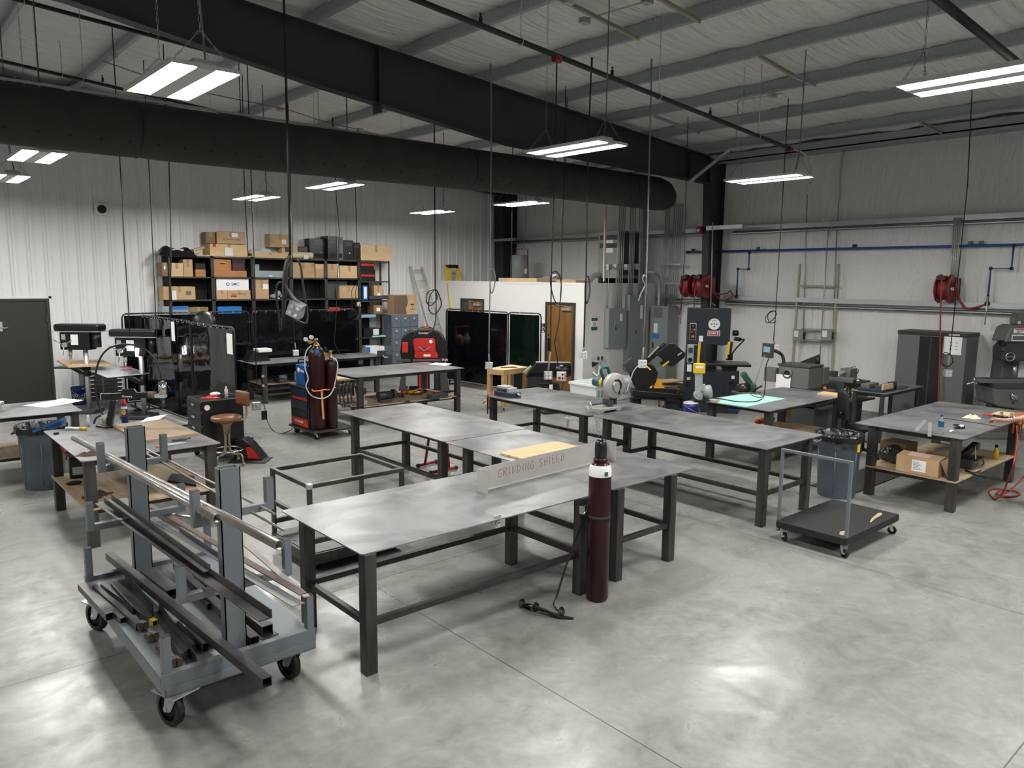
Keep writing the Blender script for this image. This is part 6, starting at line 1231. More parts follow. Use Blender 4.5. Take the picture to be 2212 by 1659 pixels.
P('drive_wheel',W().cyl(g_(1507,853,-.06),g_(1507,853,.04),.062),'galv_dull',t); P('wheel_hub',W().cyl(g_(1507,853,-.068),g_(1507,853,-.06),.03),'brushed',t); P('motor',W().cyl(g_(1518,849,.06),g_(1538,846,.06),.098,n=28),mat('motor_grey',(.3,.31,.31),.4),t); P('capacitor',W().cyl(g_(1517,836,.08),g_(1526,835,.08),.03),'galv_dull',t); P('support_post',W().cb(g_(1514,858,.04),(.05,.08,.12),-.7),'galv_dull',t)
O('wood_block',W().cb(gz(1545,866,HB+.02),(.15,.07,.035),.1),'tan_plastic','small tan block lying on the mint sheet','block')
O('extension_cable',W().tube(sp([gz(1536,860,HB+.012),gz(1560,862,HB+.012),gz(1590,867,HB+.012),gz(1625,868,HB+.012),gz(1642,864,HB+.012),gz(1650,855,HB+.02)]+[gv(1654,820,(10.6,6.3,0)),gv(1655,790,(10.6,6.3,0)),gv(1662,772,(10.6,6.3,0))],8),.008,6),'cable_black','black cord running over the mint sheet and up to the white outlet box','cord')
O('extension_cable',W().tube(sp([gz(1618,850,HB+.01),gz(1632,857,HB+.012),gz(1648,857,HB+.012),gz(1640,851,HB+.012),gz(1627,845,HB+.03)]+[gv(1632,825,(10.9,6.4,0)),gv(1645,785,(10.9,6.4,0)),gv(1652,768,(10.9,6.4,0))],8),.007,6),'cable_grey','thin cord from the green saw looping up to the outlet box','cord')
c=gz(1608,849,HB); g_=lambda x,y,kk=0:gv(x,y,c)+_fh*kk
t=T('miter_saw','green and black cutoff saw on the mint table','saw',tuple(c)); P('saw_base',W().cb(c+V((.05,.0,.012)),(.4,.24,.024),-.4),'machine_grey',t); P('motor',W().cyl(g_(1592,841),g_(1616,838),.085),'black_paint',t); P('guard',W().bar(g_(1606,806,.05),g_(1626,835,.05),.09,.1,up=tuple(_fh)),'green_paint',t,bev=.02); P('handle',W().tube([g_(1626,845,-.05),g_(1636,836,-.05),g_(1644,833,-.05)],[.012,.02,.016],8),'black_paint',t); P('cover',W().cb(g_(1626,838,.03),(.1,.12,.14),-.7),'green_paint',t,bev=.01)
O('wood_sheet',W().prism([(p.x,p.y) for p in (gz(1765,849.5,HB+.02),gz(1809,855.5,HB+.02),gz(1823,850,HB+.02),gz(1780,845.5,HB+.02))],(0,0,HB),(1,0,0),(0,1,0),(0,0,1),.022),'cardboard_lt','pale wooden sheet at the far right of the mint table','board')
O('blue_tool',W().bar(gz(1575,884,.82),gz(1598,886,.82),.06,.03),'blue_paint','blue tool clamped under the edge of the mint table','tool')
O('scrap_bag',W().sph(gz(1660,905,.36),.1,(1.3,1,.7)).sph(gz(1642,908,.36),.09,(1,1,.7)),'tape_tan','brown paper and rag bundle on the shelf under the mint table','bundle')
O('red_rag',W().sph(gz(1638,911,.36),.06,(1.1,1,.8)),'bright_red','red bundle at the front of the shelf under the mint table','rag')
O('light_board',W().cb(gz(1701,903,.45)+V((.3,.2,.05)),(.02,.26,.22)),'ply','pale board standing under the mint table','board')
# ---------------------------------------------------------------- lathe
LX,LYc=12.45,6.98
t=T('metal_lathe','grey metal lathe behind the mint table, its headstock end facing out','lathe',(13.4,LYc,0))
zz=lambda py,px=1705:gx(px,py,LX).z
za,zb=gx(1705,850,LX).z,gx(1705,792,LX).z
y0,y1=gx(1746,820,LX).y,gx(1680,820,LX).y
P('headstock',W().box(LX,y0,.75,LX+.5,y1,zb),'machine_grey',t,bev=.015); P('headstock_lid',W().box(LX-.01,y0-.02,zb,LX+.5,y1+.02,zb+.04),'machine_dark',t,bev=.01)
hc=gx(1701,807,LX-.01); P('spindle_ring',W().lathe([(.05,0),(.085,0),(.09,.012),(.06,.02)],o=tuple(hc),ax=(-1,0,0),cap=False),'machine_grey',t); P('spindle_bore',W().cyl(hc+V((.006,0,0)),hc+V((-.008,0,0)),.062),'black_matte',t)
P('gear_cover',W().box(LX+.5,y0-.02,zb-.32,LX+.72,y0+.3,zb-.02),'machine_grey',t,bev=.01); P('chuck',W().cyl((LX+.5,(y0+y1)/2,zb-.13),(LX+.66,(y0+y1)/2,zb-.13),.11),'brushed',t)
P('bed_ways',W().box(LX,y0-.02,.72,LX+2.1,y0+.32,.86),'machine_dark',t,bev=.008); P('splash_guard',W().prism([(.6,.9),(1.7,.9),(1.6,1.32),(.75,1.2)],(LX,y1+.05,0),(1,0,0),(0,0,1),(0,1,0),.02),'machine_dark',t)
P('carriage',W().box(LX+1.0,y0-.16,.6,LX+1.35,y0+.3,.92),'machine_dark',t,bev=.012); P('cross_slide',W().box(LX+1.05,y0-.3,.9,LX+1.25,y0+.25,.98),'machine_grey',t,bev=.01); P('tool_post',W().cb((LX+1.15,y0+.12,1.03),(.12,.12,.1)),'machine_dark',t); P('slide_handle',W().cyl((LX+1.15,y0-.38,.94),(LX+1.15,y0-.3,.94),.05),'chrome',t)
P('tailstock',W().prism([(0,0),(.35,0),(.32,.22),(.05,.22)],(LX+1.65,y0+.05,.86),(1,0,0),(0,0,1),(0,1,0),.2),'machine_grey',t,bev=.012); P('tailstock_wheel',W().tor((LX+2.06,y0+.15,1.02),.08,.012,(1,0,0),20,6),'chrome',t); P('quill',W().cyl((LX+1.5,y0+.15,1.02),(LX+1.7,y0+.15,1.02),.035),'brushed',t)
P('handwheel',W().tor((LX+1.0,y0-.22,.75),.08,.014,(0,1,0),24,8).cyl((LX+1.0,y0-.24,.75),(LX+1.0,y0-.16,.75),.03),'chrome',t); P('feed_rod',W().tube([(LX+.4,y0-.1,.7),(LX+2.05,y0-.1,.7)],.014,8).tube([(LX+.4,y0-.1,.64),(LX+2.05,y0-.1,.64)],.012,8),'brushed',t); P('feed_box',W().box(LX+.05,y0-.14,.58,LX+.75,y0,.8),'machine_grey',t,bev=.01); P('rod_bracket',W().box(LX+1.98,y0-.16,.56,LX+2.1,y0+.1,.86),'machine_dark',t,bev=.01); P('red_badge',W().box(LX+1.5,y0-.118,.7,LX+1.65,y0-.114,.74),'bright_red',t)
P('chip_tray',W().box(LX+.1,y0-.25,.5,LX+2.15,y1,.54),'machine_dark',t,bev=.005); P('cabinet',W().box(LX+.1,y0-.1,.0,LX+.62,y1-.1,.58),'machine_dark',t); P('cabinet',W().box(LX+1.4,y0-.1,.0,LX+1.95,y1-.1,.5),'machine_dark',t); P('front_panel',W().box(LX+.62,y0-.05,.04,LX+1.4,y0+.0,.5),'cabinet_grey',t)
P('electric_box',W().box(LX-.05,y1+.03,zb-.3,LX+.12,y1+.25,zb-.05),'machine_grey',t,bev=.008); P('magnet_lamp',W().tube(sp([(LX+.75,y0+.25,.9),(LX+.76,y0+.24,1.2)],4),.014,8).sph((LX+.76,y0+.24,1.28),.055,(.8,.8,1.5)),'black_paint',t); P('orange_knob',W().sph((LX+.3,y0-.16,.86),.03),'orange',t)
ar=gx(1668,775,LX); P('readout_arm',W().tube(sp([(LX+.1,y1-.05,zb+.02),(LX+.1,y1,zb+.18),(LX,y1+.1,zb+.26),(LX-.05,y1+.25,zb+.27)],6),.028,8),'black_paint',t); rc=gx(1659,757,LX-.05); P('readout_box',W().cb(rc,(.08,.22,.26),-.3),'machine_dark',t,bev=.008); P('readout_screen',W().cb(rc+V((-.044,0,.02)),(.004,.16,.1),-.3),'light_blue',t)
pc=gx(1691,825,LX-.03); O('paper_sheet',W().box(LX-.02,pc.y-.14,pc.z-.13,LX-.017,pc.y+.14,pc.z+.13),'paper','white sign leaning against the lathe headstock at the table edge','sign')
# ---------------------------------------------------------------- small table things, cabinet, mill
c=gz(1890,838,.85); t=T('milling_vise','blue long-bed vise on the small table by the grey cabinet','vise',tuple(c)); xs_=(13.1,13.75); P('vise_bed',W().box(13.08,5.42,.85,13.55,5.85,.9),'vise_blue',t,bev=.008); P('fixed_jaw',W().box(13.1,5.66,.9,13.5,5.8,.97),'machine_grey',t,bev=.006); P('moving_jaw',W().box(13.1,5.46,.9,13.45,5.56,.96),'machine_dark',t,bev=.005); P('wood_jaw',W().box(13.1,5.42,.9,13.5,5.45,.99),'cardboard_lt',t)
for i in range(4): O('tool_bit',W().cyl((13.5+.05*i,5.5-.02*i,.85),(13.5+.05*i,5.5-.02*i,1.0),.018),'black_paint',f'black tool bit standing behind the blue vise, {ORD[i]} of four','tool bit','black tool bits')
O('steel_bar',W().bar((13.75,5.45,.86),(14.2,5.5,.86),.12,.02),'machine_dark','dark flat plate on the small table beside the vise','plate')
CX=15.12; ca=gx(1941,712,CX); cb_=gx(2090,722,CX); zc=(ca.z+cb_.z)/2; ya,yb=cb_.y,ca.y
t=T('tall_cabinet','tall grey two-door cabinet with a paper on its door by the right wall','cabinet',(15.4,(ya+yb)/2,0)); P('carcass',W().box(CX+.02,ya,.02,15.72,yb,zc-.07),'cabinet_grey',t); P('cabinet_top',W().box(CX-.01,ya-.01,zc-.07,15.74,yb+.01,zc),'cabinet_dark',t,bev=.006)
mid=(ya+yb)/2
for s,(u0,u1) in ((1,(mid+.004,yb)),(-1,(ya,mid-.004))):
    d_=P('cabinet_door',W().box(CX,u0,.04,CX+.02,u1,zc-.075),'cabinet_grey',t,bev=.004); e0,e1=(mid+.01,mid+.2) if s>0 else (mid-.2,mid-.01); P('perforated_strip',W().box(CX-.006,e0,.05,CX,e1,zc-.09),'mesh_dark',d_)
pc=gx(2058,746,CX); P('notice',W().box(CX-.003,pc.y-.15,pc.z-.17,CX-.001,pc.y+.15,pc.z+.17),'paper',t); P('maker_badge',W().box(CX-.016,ya+.12,zc-.05,CX-.011,ya+.3,zc-.02),'brushed',t); m=W()
for i in range(3):
    for j in range(2): m.box(CX-.004,pc.y-.09+.1*j,pc.z-.08+.06*i,CX-.003,pc.y-.04+.1*j,pc.z-.065+.06*i)
P('notice_text',m,'galv_dull',t)
c=gz(2165,818,1.05); c.z=0; g_=lambda x,y,kk=0:gv(x,y,c)+_fh*kk
t=T('milling_machine','grey knee milling machine marked JET cut off by the right edge','milling machine',tuple(c)); D_=lambda px:(gv(px,750,c)-c).dot(_rh)
P('column',W().prism([(D_(2195),0),(D_(2300),0),(D_(2285),1.6),(D_(2200),1.6)],c+_fh*.35,_rh,U,_fh,.6),'machine_grey',t,bev=.03); P('machine_base',W().prism([(D_(2120),0),(D_(2300),0),(D_(2300),.12),(D_(2120),.12)],c-_fh*.2,_rh,U,_fh,1.1),'machine_grey',t,bev=.02)
P('knee',W().prism([(D_(2148),.62),(D_(2156),.58),(D_(2250),.5),(D_(2270),.9),(D_(2140),.9)],c-_fh*.18,_rh,U,_fh,.55),'machine_grey',t,bev=.02); P('saddle',W().prism([(D_(2140),.9),(D_(2260),.9),(D_(2260),.99),(D_(2140),.99)],c-_fh*.2,_rh,U,_fh,.5),'machine_dark',t,bev=.01)
tb=P('mill_table',W().prism([(D_(2115),.985),(D_(2330),.985),(D_(2330),1.06),(D_(2115),1.06)],c-_fh*.15,_rh,U,_fh,.28),'machine_grey',t,bev=.008); m=W()
for kk in (.02,.09,.16): m.prism([(D_(2115),1.0605),(D_(2330),1.0605),(D_(2330),1.062),(D_(2115),1.062)],c-_fh*.13+_fh*kk,_rh,U,_fh,.02)
P('table_slots',m,'black_matte',tb); P('yellow_tag',W().cb(g_(2188,832)-_fh*.16,(.055,.004,.05),-.72),'yellow',t)
P('table_crank',W().tube([g_(2113,822),g_(2105,822),g_(2103,826),g_(2088,830)],.016,8).sph(g_(2105,820),.03),'chrome',t); P('knee_crank',W().cyl(g_(2152,858)-_fh*.0,g_(2140,858),.03).tube(sp([g_(2142,860),g_(2138,866),g_(2142,880),g_(2150,882)],5),.018,8),'machine_dark',t); P('cross_handwheel',W().cyl(g_(2172,853)-_fh*.25,g_(2172,853)-_fh*.2,.05).tube([g_(2164,846)-_fh*.26,g_(2180,862)-_fh*.26],.014,8),'chrome',t); txt('M',.06,g_(2173,868)-_fh*.185,_rh,U,'black_matte',t)
P('table_lever',W().tube([g_(2146,846),g_(2152,838),g_(2170,836)],.012,8),'brushed',t)
hd=P('milling_head',W().prism([(D_(2168),1.36),(D_(2240),1.36),(D_(2240),1.72),(D_(2178),1.72),(D_(2166),1.6)],c+_fh*.0,_rh,U,_fh,.3),'machine_dark',t,bev=.03); P('head_casing',W().prism([(D_(2164),1.7),(D_(2250),1.7),(D_(2250),1.98),(D_(2185),2.0),(D_(2172),1.95)],c-_fh*.08,_rh,U,_fh,.4),'machine_grey',hd,bev=.02); P('head_motor',W().prism([(D_(2196),1.98),(D_(2240),1.98),(D_(2240),2.22),(D_(2196),2.22)],c+_fh*.02,_rh,U,_fh,.22),'machine_grey',hd,bev=.02); P('motor_terminal',W().cb(g_(2190,693),(.09,.1,.1),-.7),'machine_grey',hd,bev=.01); P('motor_label',W().cb(g_(2203,697)+_fh*.015,(.05,.003,.05),-.72),'paper',hd)
s_pl=g_(2194,714)-_fh*.085; P('name_plate',W().prism([(-.09,-.04),(.14,-.04),(.14,.04),(-.09,.04)],s_pl,_rh,U,-_fh,.004),'paper',hd); P('plate_bar',W().prism([(-.07,.02),(.12,.02),(.12,.032),(-.07,.032)],s_pl-_fh*.005,_rh,U,-_fh,.001),'bright_red',hd); txt('JET',.06,s_pl-_fh*.006+_rh*.02-U*.015,_rh,U,'ink',hd,wx=1.5); P('speed_plate',W().prism([(-.11,-.055),(.15,-.055),(.15,.055),(-.11,.055)],g_(2192,729)-_fh*.085,_rh,U,-_fh,.004),'paper',hd); P('speed_field',W().prism([(-.095,-.04),(.14,-.04),(.14,.035),(-.095,.035)],g_(2192,729)-_fh*.089,_rh,U,-_fh,.002),'machine_grey',hd)
P('quill_wheel',W().tor(g_(2178,770)-_fh*.05,.075,.012,tuple(-_fh),24,8).bar(g_(2170,770)-_fh*.05,g_(2186,770)-_fh*.05,.012,.012),'chrome',hd); P('switch_box',W().cb(g_(2167,741),(.11,.08,.1),-.72),'black_paint',hd,bev=.008); P('quill_body',W().cyl(g_(2200,790)+_fh*.1,g_(2200,760)+_fh*.1,.07),'machine_dark',hd); P('spindle',W().cyl(g_(2200,812)+_fh*.1,g_(2200,790)+_fh*.1,.03),'brushed',hd); P('lever',W().tube([g_(2160,758),g_(2172,760)],.008,6).sph(g_(2159,757),.02),'black_paint',hd)
# ---------------------------------------------------------------- right wall: strut rack, switches, reels, blue air line
SXW=15.7
t=T('strut_rack','olive strut rack on the right wall carrying two grey switch boxes','rack',(SXW,8.0,1.6))
def wl(a,b,w=.042): return W().bar(gx(a[0],a[1],SXW),gx(b[0],b[1],SXW),w,w,up=(1,0,0))
for a,b in (((1728,570),(1712,790)),((1811,570),(1797,800))): P('strut_post',wl(a,b),'tan_plastic',t)
for a,b in (((1726,617),(1808,619)),((1732,711),(1797,713)),((1732,734),(1797,736))): P('strut_rail',wl(a,b),'tan_plastic',t)
for i,(xa,xb) in enumerate(((1716,1736),(1777,1798))):
    a=gx(xa,711,SXW-.1); b=gx(xb,737,SXW-.1); t=T('disconnect_switch',f'{"left" if i==0 else "right"} grey switch box on the olive strut rack','switch box',(SXW,(a.y+b.y)/2,b.z),0,'switch boxes on the strut rack'); P('switch_case',W().box(SXW-.16,min(a.y,b.y),b.z,SXW-.025,max(a.y,b.y),a.z),'panel_grey',t,bev=.008); P('switch_label',W().box(SXW-.163,max(a.y,b.y)-.13,a.z-.16,SXW-.16,max(a.y,b.y)-.03,a.z-.03),'paper',t); P('switch_lever',W().box(SXW-.13,min(a.y,b.y)-.02,a.z-.2,SXW-.08,min(a.y,b.y),a.z-.05),'black_paint',t)
for i,(a,b) in enumerate((((1744,420),(1735,735)),((1790,480),(1770,790)))): O('steel_conduit',W().tube([gx(*a,SXW-.03),gx(*b,SXW-.03)],.013,8),'conduit',f'{"left" if i==0 else "right"} thin conduit running down through the strut rack','conduit')
def reel(label,c,ax=(0,1,0),R=.27,w=.2):
    t=T('hose_reel',label,'hose reel',tuple(c),0,'red hose reels'); d=V(ax).normalized(); c=V(c)
    for s_g in (-1,1): P('reel_flange',W().lathe([(0,0),(R*.45,0),(R*.5,s_g*.02),(R*.92,s_g*.02),(R,0),(R,-s_g*.012),(0,-s_g*.012)],o=tuple(c+d*s_g*w/2),ax=tuple(d),n=36),'red_paint',t)
    P('hose_coil',W().lathe([(R*.7,-w/2+.01),(R*.78,-w/4),(R*.78,w/4),(R*.7,w/2-.01)],o=tuple(c),ax=tuple(d),n=30),'hose_red',t)
    P('hub',W().cyl(c-d*(w/2+.04),c+d*(w/2+.04),.035),'brushed',t); P('mount_bracket',W().box(c.x+.1,c.y-w*.7,c.z-.2,c.x+.34,c.y-w*.5,c.z+.2).box(c.x+.3,c.y-w*.7,c.z-.2,c.x+.34,c.y+w*.7,c.z+.2),'red_paint',t); P('guide_arm',W().cb(c+V((-.2,0,.2)),(.1,.16,.08)),'black_paint',t); return t
r1=gx(1497,618,14.85); r2=gx(1522,618,14.85)
r1=V((14.95,10.95,r1.z)); r2=V((14.95,10.5,r2.z))
reel('left hose reel of the pair on the column',gx(1490,618,14.95)); reel('right hose reel of the pair on the column',gx(1518,618,14.95)); 
r3=gx(2042,624,15.45); reel('single red hose reel on the right wall above the grey cabinet',r3)
O('air_hose',W().tube([gx(1480,612,14.7),gx(1474,640,14.7),gx(1468,680,14.7)],.012,8),'copper_pipe','red hose hanging from the left reel of the column pair','hose')
O('air_hose',W().tube([gx(1502,615,14.7),gx(1500,640,14.7),gx(1499,670,14.7)],.012,8),'copper_pipe','red hose hanging from the right reel of the column pair','hose')
O('air_hose',W().tube(sp([gx(1535,621,15.0),gx(1550,634,15.2),gx(1570,634,15.5),gx(1577,628,15.6),gx(1583,637,15.6),gx(1586,641,15.7)],6),.014,8),'hose_red','upper red supply hose from the column reels to the blue drop pipe','hose')
O('air_hose',W().tube(sp([gx(1540,628,15.0),gx(1552,644,15.3),gx(1562,649,15.5),gx(1576,645,15.6),gx(1586,640,15.7)],6),.014,8),'hose_red','lower red supply hose from the column reels to the blue drop pipe','hose')
O('air_hose',W().tube(sp([gx(2035,600,15.1),gx(2032,660,15.02),gx(2030,780,14.98),gx(2027,860,14.96),gx(2027,885,14.95)],6),.014,8),'hose_red','red hose hanging straight down from the single wall reel','hose')
O('air_hose',W().tube(sp([gx(2055,625,15.5),gx(2066,630,15.6),gx(2074,650,15.62),gx(2085,665,15.62),gx(2105,665,15.62),gx(2135,656,15.68)],6),.02,8),'hose_red','red supply hose curving from the single wall reel to the blue drop pipe','hose')
t=T('air_pipe','blue compressed air pipe with two drops along the right wall','pipe',(15.68,5,3.39)); bx0=gx(1492,546,15.68)
P('pipe_run',W().tube([(15.68,bx0.y,3.395),(15.68,-6,3.385)],.026,10),'pipe_blue',t); P('end_cap',W().cyl((15.68,bx0.y+.0,3.395),(15.68,bx0.y+.12,3.395),.034),'navy',t)
for pts in (((1619,546),(1617,581),(1594,583),(1591,626)),((2190,530),(2185,580),(2140,583),(2135,637))):
    q=[gx(a,b,15.66) for a,b in pts]; q[1].y=q[0].y; q[2].z=q[1].z; q[3].y=q[2].y; d_=P('drop_pipe',W().tube(q,.017,8),'pipe_blue',t)
    for p_ in q[:3]: P('elbow',W().sph(p_,.034),'navy',d_)
    P('drop_valve',W().cyl(q[3]-U*.15,q[3],.02).sph(q[3]-U*.16,.05),'black_paint',d_)
for px,py in ((1496,541),(1636,541),(1845,537),(2095,532),(2118,532)): p_=gx(px,py,15.68); P('pipe_clip',W().cb((15.7,p_.y,3.43),(.06,.07,.09)),'black_paint',t)
O('dip_rod',W().tube([gx(2134,640,15.6),gx(2127,702,15.6)],.012,6),'brushed','thin rod hanging below the right blue drop pipe','rod')
t=T('fire_alarm','red fire alarm box on the column','alarm',tuple(gx(1512,497,15.1))); p_=gx(1511,496,15.12); P('alarm_case',W().cb(p_,(.09,.13,.15)),'red_paint',t,bev=.01); P('strobe',W().cb(p_+V((-.05,.0,-.02)),(.02,.06,.05)),'white_plastic',t)
for i in range(4):
    a=gx(2061+4.5*i,470,15.6); O('steel_conduit',W().tube([a,gx(2051+4*i,655,15.6)],.014,8),'conduit',f'{ORD[i]} from the left of four parallel conduits behind the single wall reel','conduit','conduits behind the wall reel')
O('steel_conduit',W().tube(sp([gx(1797,476,15.68),gx(1800,480,15.66),gx(1797,490,15.66),gx(1789,510,15.66)],5),.012,6),'conduit','short conduit below the small box on the upper girt','conduit'); jbox(gx(1790,481,15.7),'small metal box on the upper girt of the right wall')
O('steel_conduit',W().tube(sp([gx(1545,660,15.5),gx(1520,645,15.6),gx(1498,646,15.7),gx(1480,655,15.75),gx(1466,665,15.7)],6),.016,8),'conduit','bent conduit from the electrical cabinet toward the column','conduit')
O('steel_conduit',W().tube([gx(1540,480,14.9),gx(1538,560,14.95),gx(1535,665,14.95)],.014,8),'conduit','thin conduit down the column face to the tall band saw','conduit')
# ---------------------------------------------------------------- electrical panels and conduits by the office
EY=OY
def panel(label,x0,x1,yt,yb,dep=.16,vent=False):
    a=gy(x0,yt,EY-dep); b=gy(x1,yb,EY-dep); z0=b.z; z1=a.z
    t=T('electrical_panel',label,'electrical panel',((a.x+b.x)/2,EY,z0),0,'grey electrical panels'); P('panel_case',W().box(a.x,EY-dep,z0,b.x,EY-.001,z1),'panel_grey',t,bev=.006); w=b.x-a.x
    P('panel_door',W().box(a.x+w*.3,EY-dep-.008,z0+(z1-z0)*.15,b.x-w*.12,EY-dep,z1-(z1-z0)*.1),'panel_grey',t,bev=.004); P('latch',W().box(a.x+w*.36,EY-dep-.018,(z0+z1)/2-.05,a.x+w*.4,EY-dep-.008,(z0+z1)/2+.05),'black_paint',t); P('panel_label',W().box(a.x+w*.6,EY-dep-.011,z1-(z1-z0)*.32,a.x+w*.74,EY-dep-.008,z1-(z1-z0)*.14),'paper',t); return a,b
a1,b1=panel('left grey electrical panel on the office side wall',1316,1352,667,749); a2,b2=panel('tall grey electrical panel on the office side wall, right of the first',1361,1393,637,795)
zz2=gx(1405,660,15.35).z; ya_,yb_=gx(1442,700,15.35).y,gx(1404,700,15.35).y
t=T('electrical_panel','large free-standing electrical cabinet with a top vent beside the office','electrical panel',(15.5,(ya_+yb_)/2,0),0,'grey electrical panels'); P('panel_case',W().box(15.35,ya_,.03,15.75,yb_,zz2),'panel_grey',t,bev=.008); m=W()
for i in range(12): m.box(15.346,yb_-.28+.03*i if False else ya_+.2+.03*i,zz2-.28,15.349,ya_+.215+.03*i,zz2-.06)
P('vent',W().box(15.347,ya_+.18,zz2-.29,15.35,yb_-.18 if yb_-ya_>.6 else yb_-.1,zz2-.05),'vent_dark',t); P('vent_bars',m,'panel_grey',t); P('panel_door',W().box(15.343,ya_+.04,.15,15.35,yb_-.04,zz2-.36),'panel_grey',t,bev=.004); P('panel_label',W().box(15.34,ya_+.3,zz2-.68,15.343,ya_+.42,zz2-.44),'paper',t); P('blue_label',W().box(15.34,ya_+.24,zz2-.82,15.343,ya_+.46,zz2-.72),'bin_blue',t); P('latch',W().box(15.33,yb_-.14,1.0,15.343,yb_-.11,1.15),'black_paint',t)
def condu(px0,py0,px1,py1,Yp,label,grp,r=.013,mt='conduit'): O('steel_conduit',W().tube([gy(px0,py0,Yp),gy(px1,py1,Yp)],r,8),mt,label,'conduit',grp)
for i in range(4): condu(1339+4*i,440,1329+4.2*i,666,EY-.08,f'{ORD[i]} from the left of four conduits above the left electrical panel','conduits above the left panel')
for i in range(4): condu(1363+3.3*i,440,1357+3.2*i,637,EY-.07,f'{ORD[i]} from the left of four conduits above the tall electrical panel','conduits above the tall panel')
for i in range(3): condu(1382+3.5*i,440,1379+3.5*i,637,EY-.07,f'{ORD[i]} from the left of three conduits right of the big grey duct run','conduits beside the duct run')
O('wire_duct',W().bar(gy(1394,440,EY-.06),gy(1387,637,EY-.06),.09,.08,up=(0,1,0)),'panel_dark','grey square wire duct running up above the tall electrical panel','wire duct')
for i in range(3): O('steel_conduit',W().tube([gx(1440+3.6*i,440,15.6),gx(1426+4*i,660,15.55)],.015,8),'conduit',f'{ORD[i]} conduit of the left three above the large electrical cabinet','conduit','conduits above the large cabinet')
for i in range(5): O('steel_conduit',W().tube([gx(1459+4.2*i,440,15.6),gx(1441+4.6*i,660,15.6)],.013,8),'conduit',f'{ORD[i]} conduit of the right five above the large electrical cabinet','conduit','conduits above the large cabinet')
O('steel_conduit',W().tube(sp([gx(1394,588,15.2),gx(1410,588,15.3),gx(1420,598,15.45),gx(1424,620,15.55),gx(1423,662,15.55)],6),.045,10),'conduit','thick bent conduit from the tall panel side into the large cabinet','conduit')
O('steel_conduit',W().tube([gy(1316,575,EY-.05),gy(1312,667,EY-.05)],.012,8),'conduit','single thin conduit left of the four above the left panel','conduit')
O('strut_channel',W().bar(gx(1422,571,15.5),gx(1471,571,15.5),.04,.04),'galv_dull','short strut clamping the conduits above the large cabinet, upper one','strut'); O('strut_channel',W().bar(gx(1438,612,15.55),gx(1471,612,15.55),.04,.04),'galv_dull','short strut clamping the conduits above the large cabinet, lower one','strut')
O('strut_channel',W().bar(gy(1303,577,EY-.04),gy(1390,578,EY-.04),.04,.04),'galv_dull','strut channel carrying junction boxes above the office side wall','strut')
for px,py,l in ((1315,577,'left small junction box on the strut above the office side wall'),(1332,577,'middle small junction box on the strut above the office side wall'),(1355,577,'white junction box on the strut above the office side wall'),(1375,576,'right grey junction box on the strut above the office side wall')): jbox(gy(px,py,EY-.1),l,(.13,.1,.14))
O('cream_strut',W().bar(gy(1308,446,EY-.03),gy(1305,608,EY-.03),.05,.04,up=(0,1,0)),'cream','cream vertical strut in front of the grey transformer','strut')
TX=14.35; a=gx(1293,500,TX); b=gx(1350,606,TX)
t=T('transformer','big grey transformer cabinet on the office roof','transformer',(TX+.4,(a.y+b.y)/2,OH)); ty0,ty1=min(a.y,b.y),max(a.y,b.y); ty0=max(ty0,EY+.1)
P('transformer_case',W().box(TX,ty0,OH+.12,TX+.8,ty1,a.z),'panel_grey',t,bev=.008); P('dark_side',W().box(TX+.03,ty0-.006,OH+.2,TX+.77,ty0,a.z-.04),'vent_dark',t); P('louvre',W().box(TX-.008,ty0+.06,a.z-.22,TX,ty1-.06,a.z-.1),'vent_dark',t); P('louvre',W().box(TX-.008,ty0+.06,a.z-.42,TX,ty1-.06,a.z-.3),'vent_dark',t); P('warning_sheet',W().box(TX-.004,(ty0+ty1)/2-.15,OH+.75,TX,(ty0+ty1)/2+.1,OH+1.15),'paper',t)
for y in (ty0+.06,ty1-.06): P('foot_rail',W().box(TX+.02,y-.05,OH,TX+.78,y+.05,OH+.12),'black_matte',t)
# ---------------------------------------------------------------- office roof and side wall things
hx=14.7; a=gx(1121,560,hx); y_=a.y; t=T('water_heater','grey water heater tank with red pipes on the office roof','water heater',(hx,y_,OH)); hh=gx(1121,553,hx).z-OH; P('tank',MB().lathe([(0,0),(.24,0),(.24,hh),(.2,hh+.03),(0,hh+.04)],n=30),'tank_grey',t); P('pipe',MB().tube([(-.1,0,hh),(-.1,0,hh+.2),(.25,-.1,hh+.2),(.27,-.1,.05)],.018,8),'copper_pipe',t); P('tank_label',MB().cb((.05,-.238,.3),(.1,.01,.14)),'paper',t)
a=gx(1080,606,13.3); b=gx(1162,606,13.3); O('cardboard_flat',W().box(13.25,min(a.y,b.y),OH+.006,13.9,max(a.y,b.y),OH+.1),'cardboard_lt','flat cardboard carton on the office roof in front of the water heater','box',bev=.005)
a=gx(1205,607,13.4); b=gx(1247,607,13.4); O('cardboard_flat',W().box(13.35,min(a.y,b.y),OH+.006,13.9,max(a.y,b.y),OH+.06),'cardboard','thin brown carton on the office roof beside the cords','box')
O('flex_duct',W().tube(sp([gx(1268,610,13.9),gx(1276,603,14.0),gx(1283,596,14.1),gx(1293,594,14.3)],5),.07,12),'brushed','silver flexible duct on the office roof by the transformer','duct')
O('flex_duct',W().tube(sp([gx(1186,607,13.9),gx(1195,596,14.0),gx(1206,596,14.1),gx(1212,606,14.3)],5),.07,12),'brushed','silver flexible duct elbow behind the tied cord on the office roof','duct')
O('steel_conduit',W().tube(sp([gx(1163,607,13.6),gx(1178,598,13.7),gx(1195,605,13.8),gx(1215,604,13.8),gx(1260,605,13.8)],6),.01,6),'cable_lt','white cables lying along the office roof edge','cable')
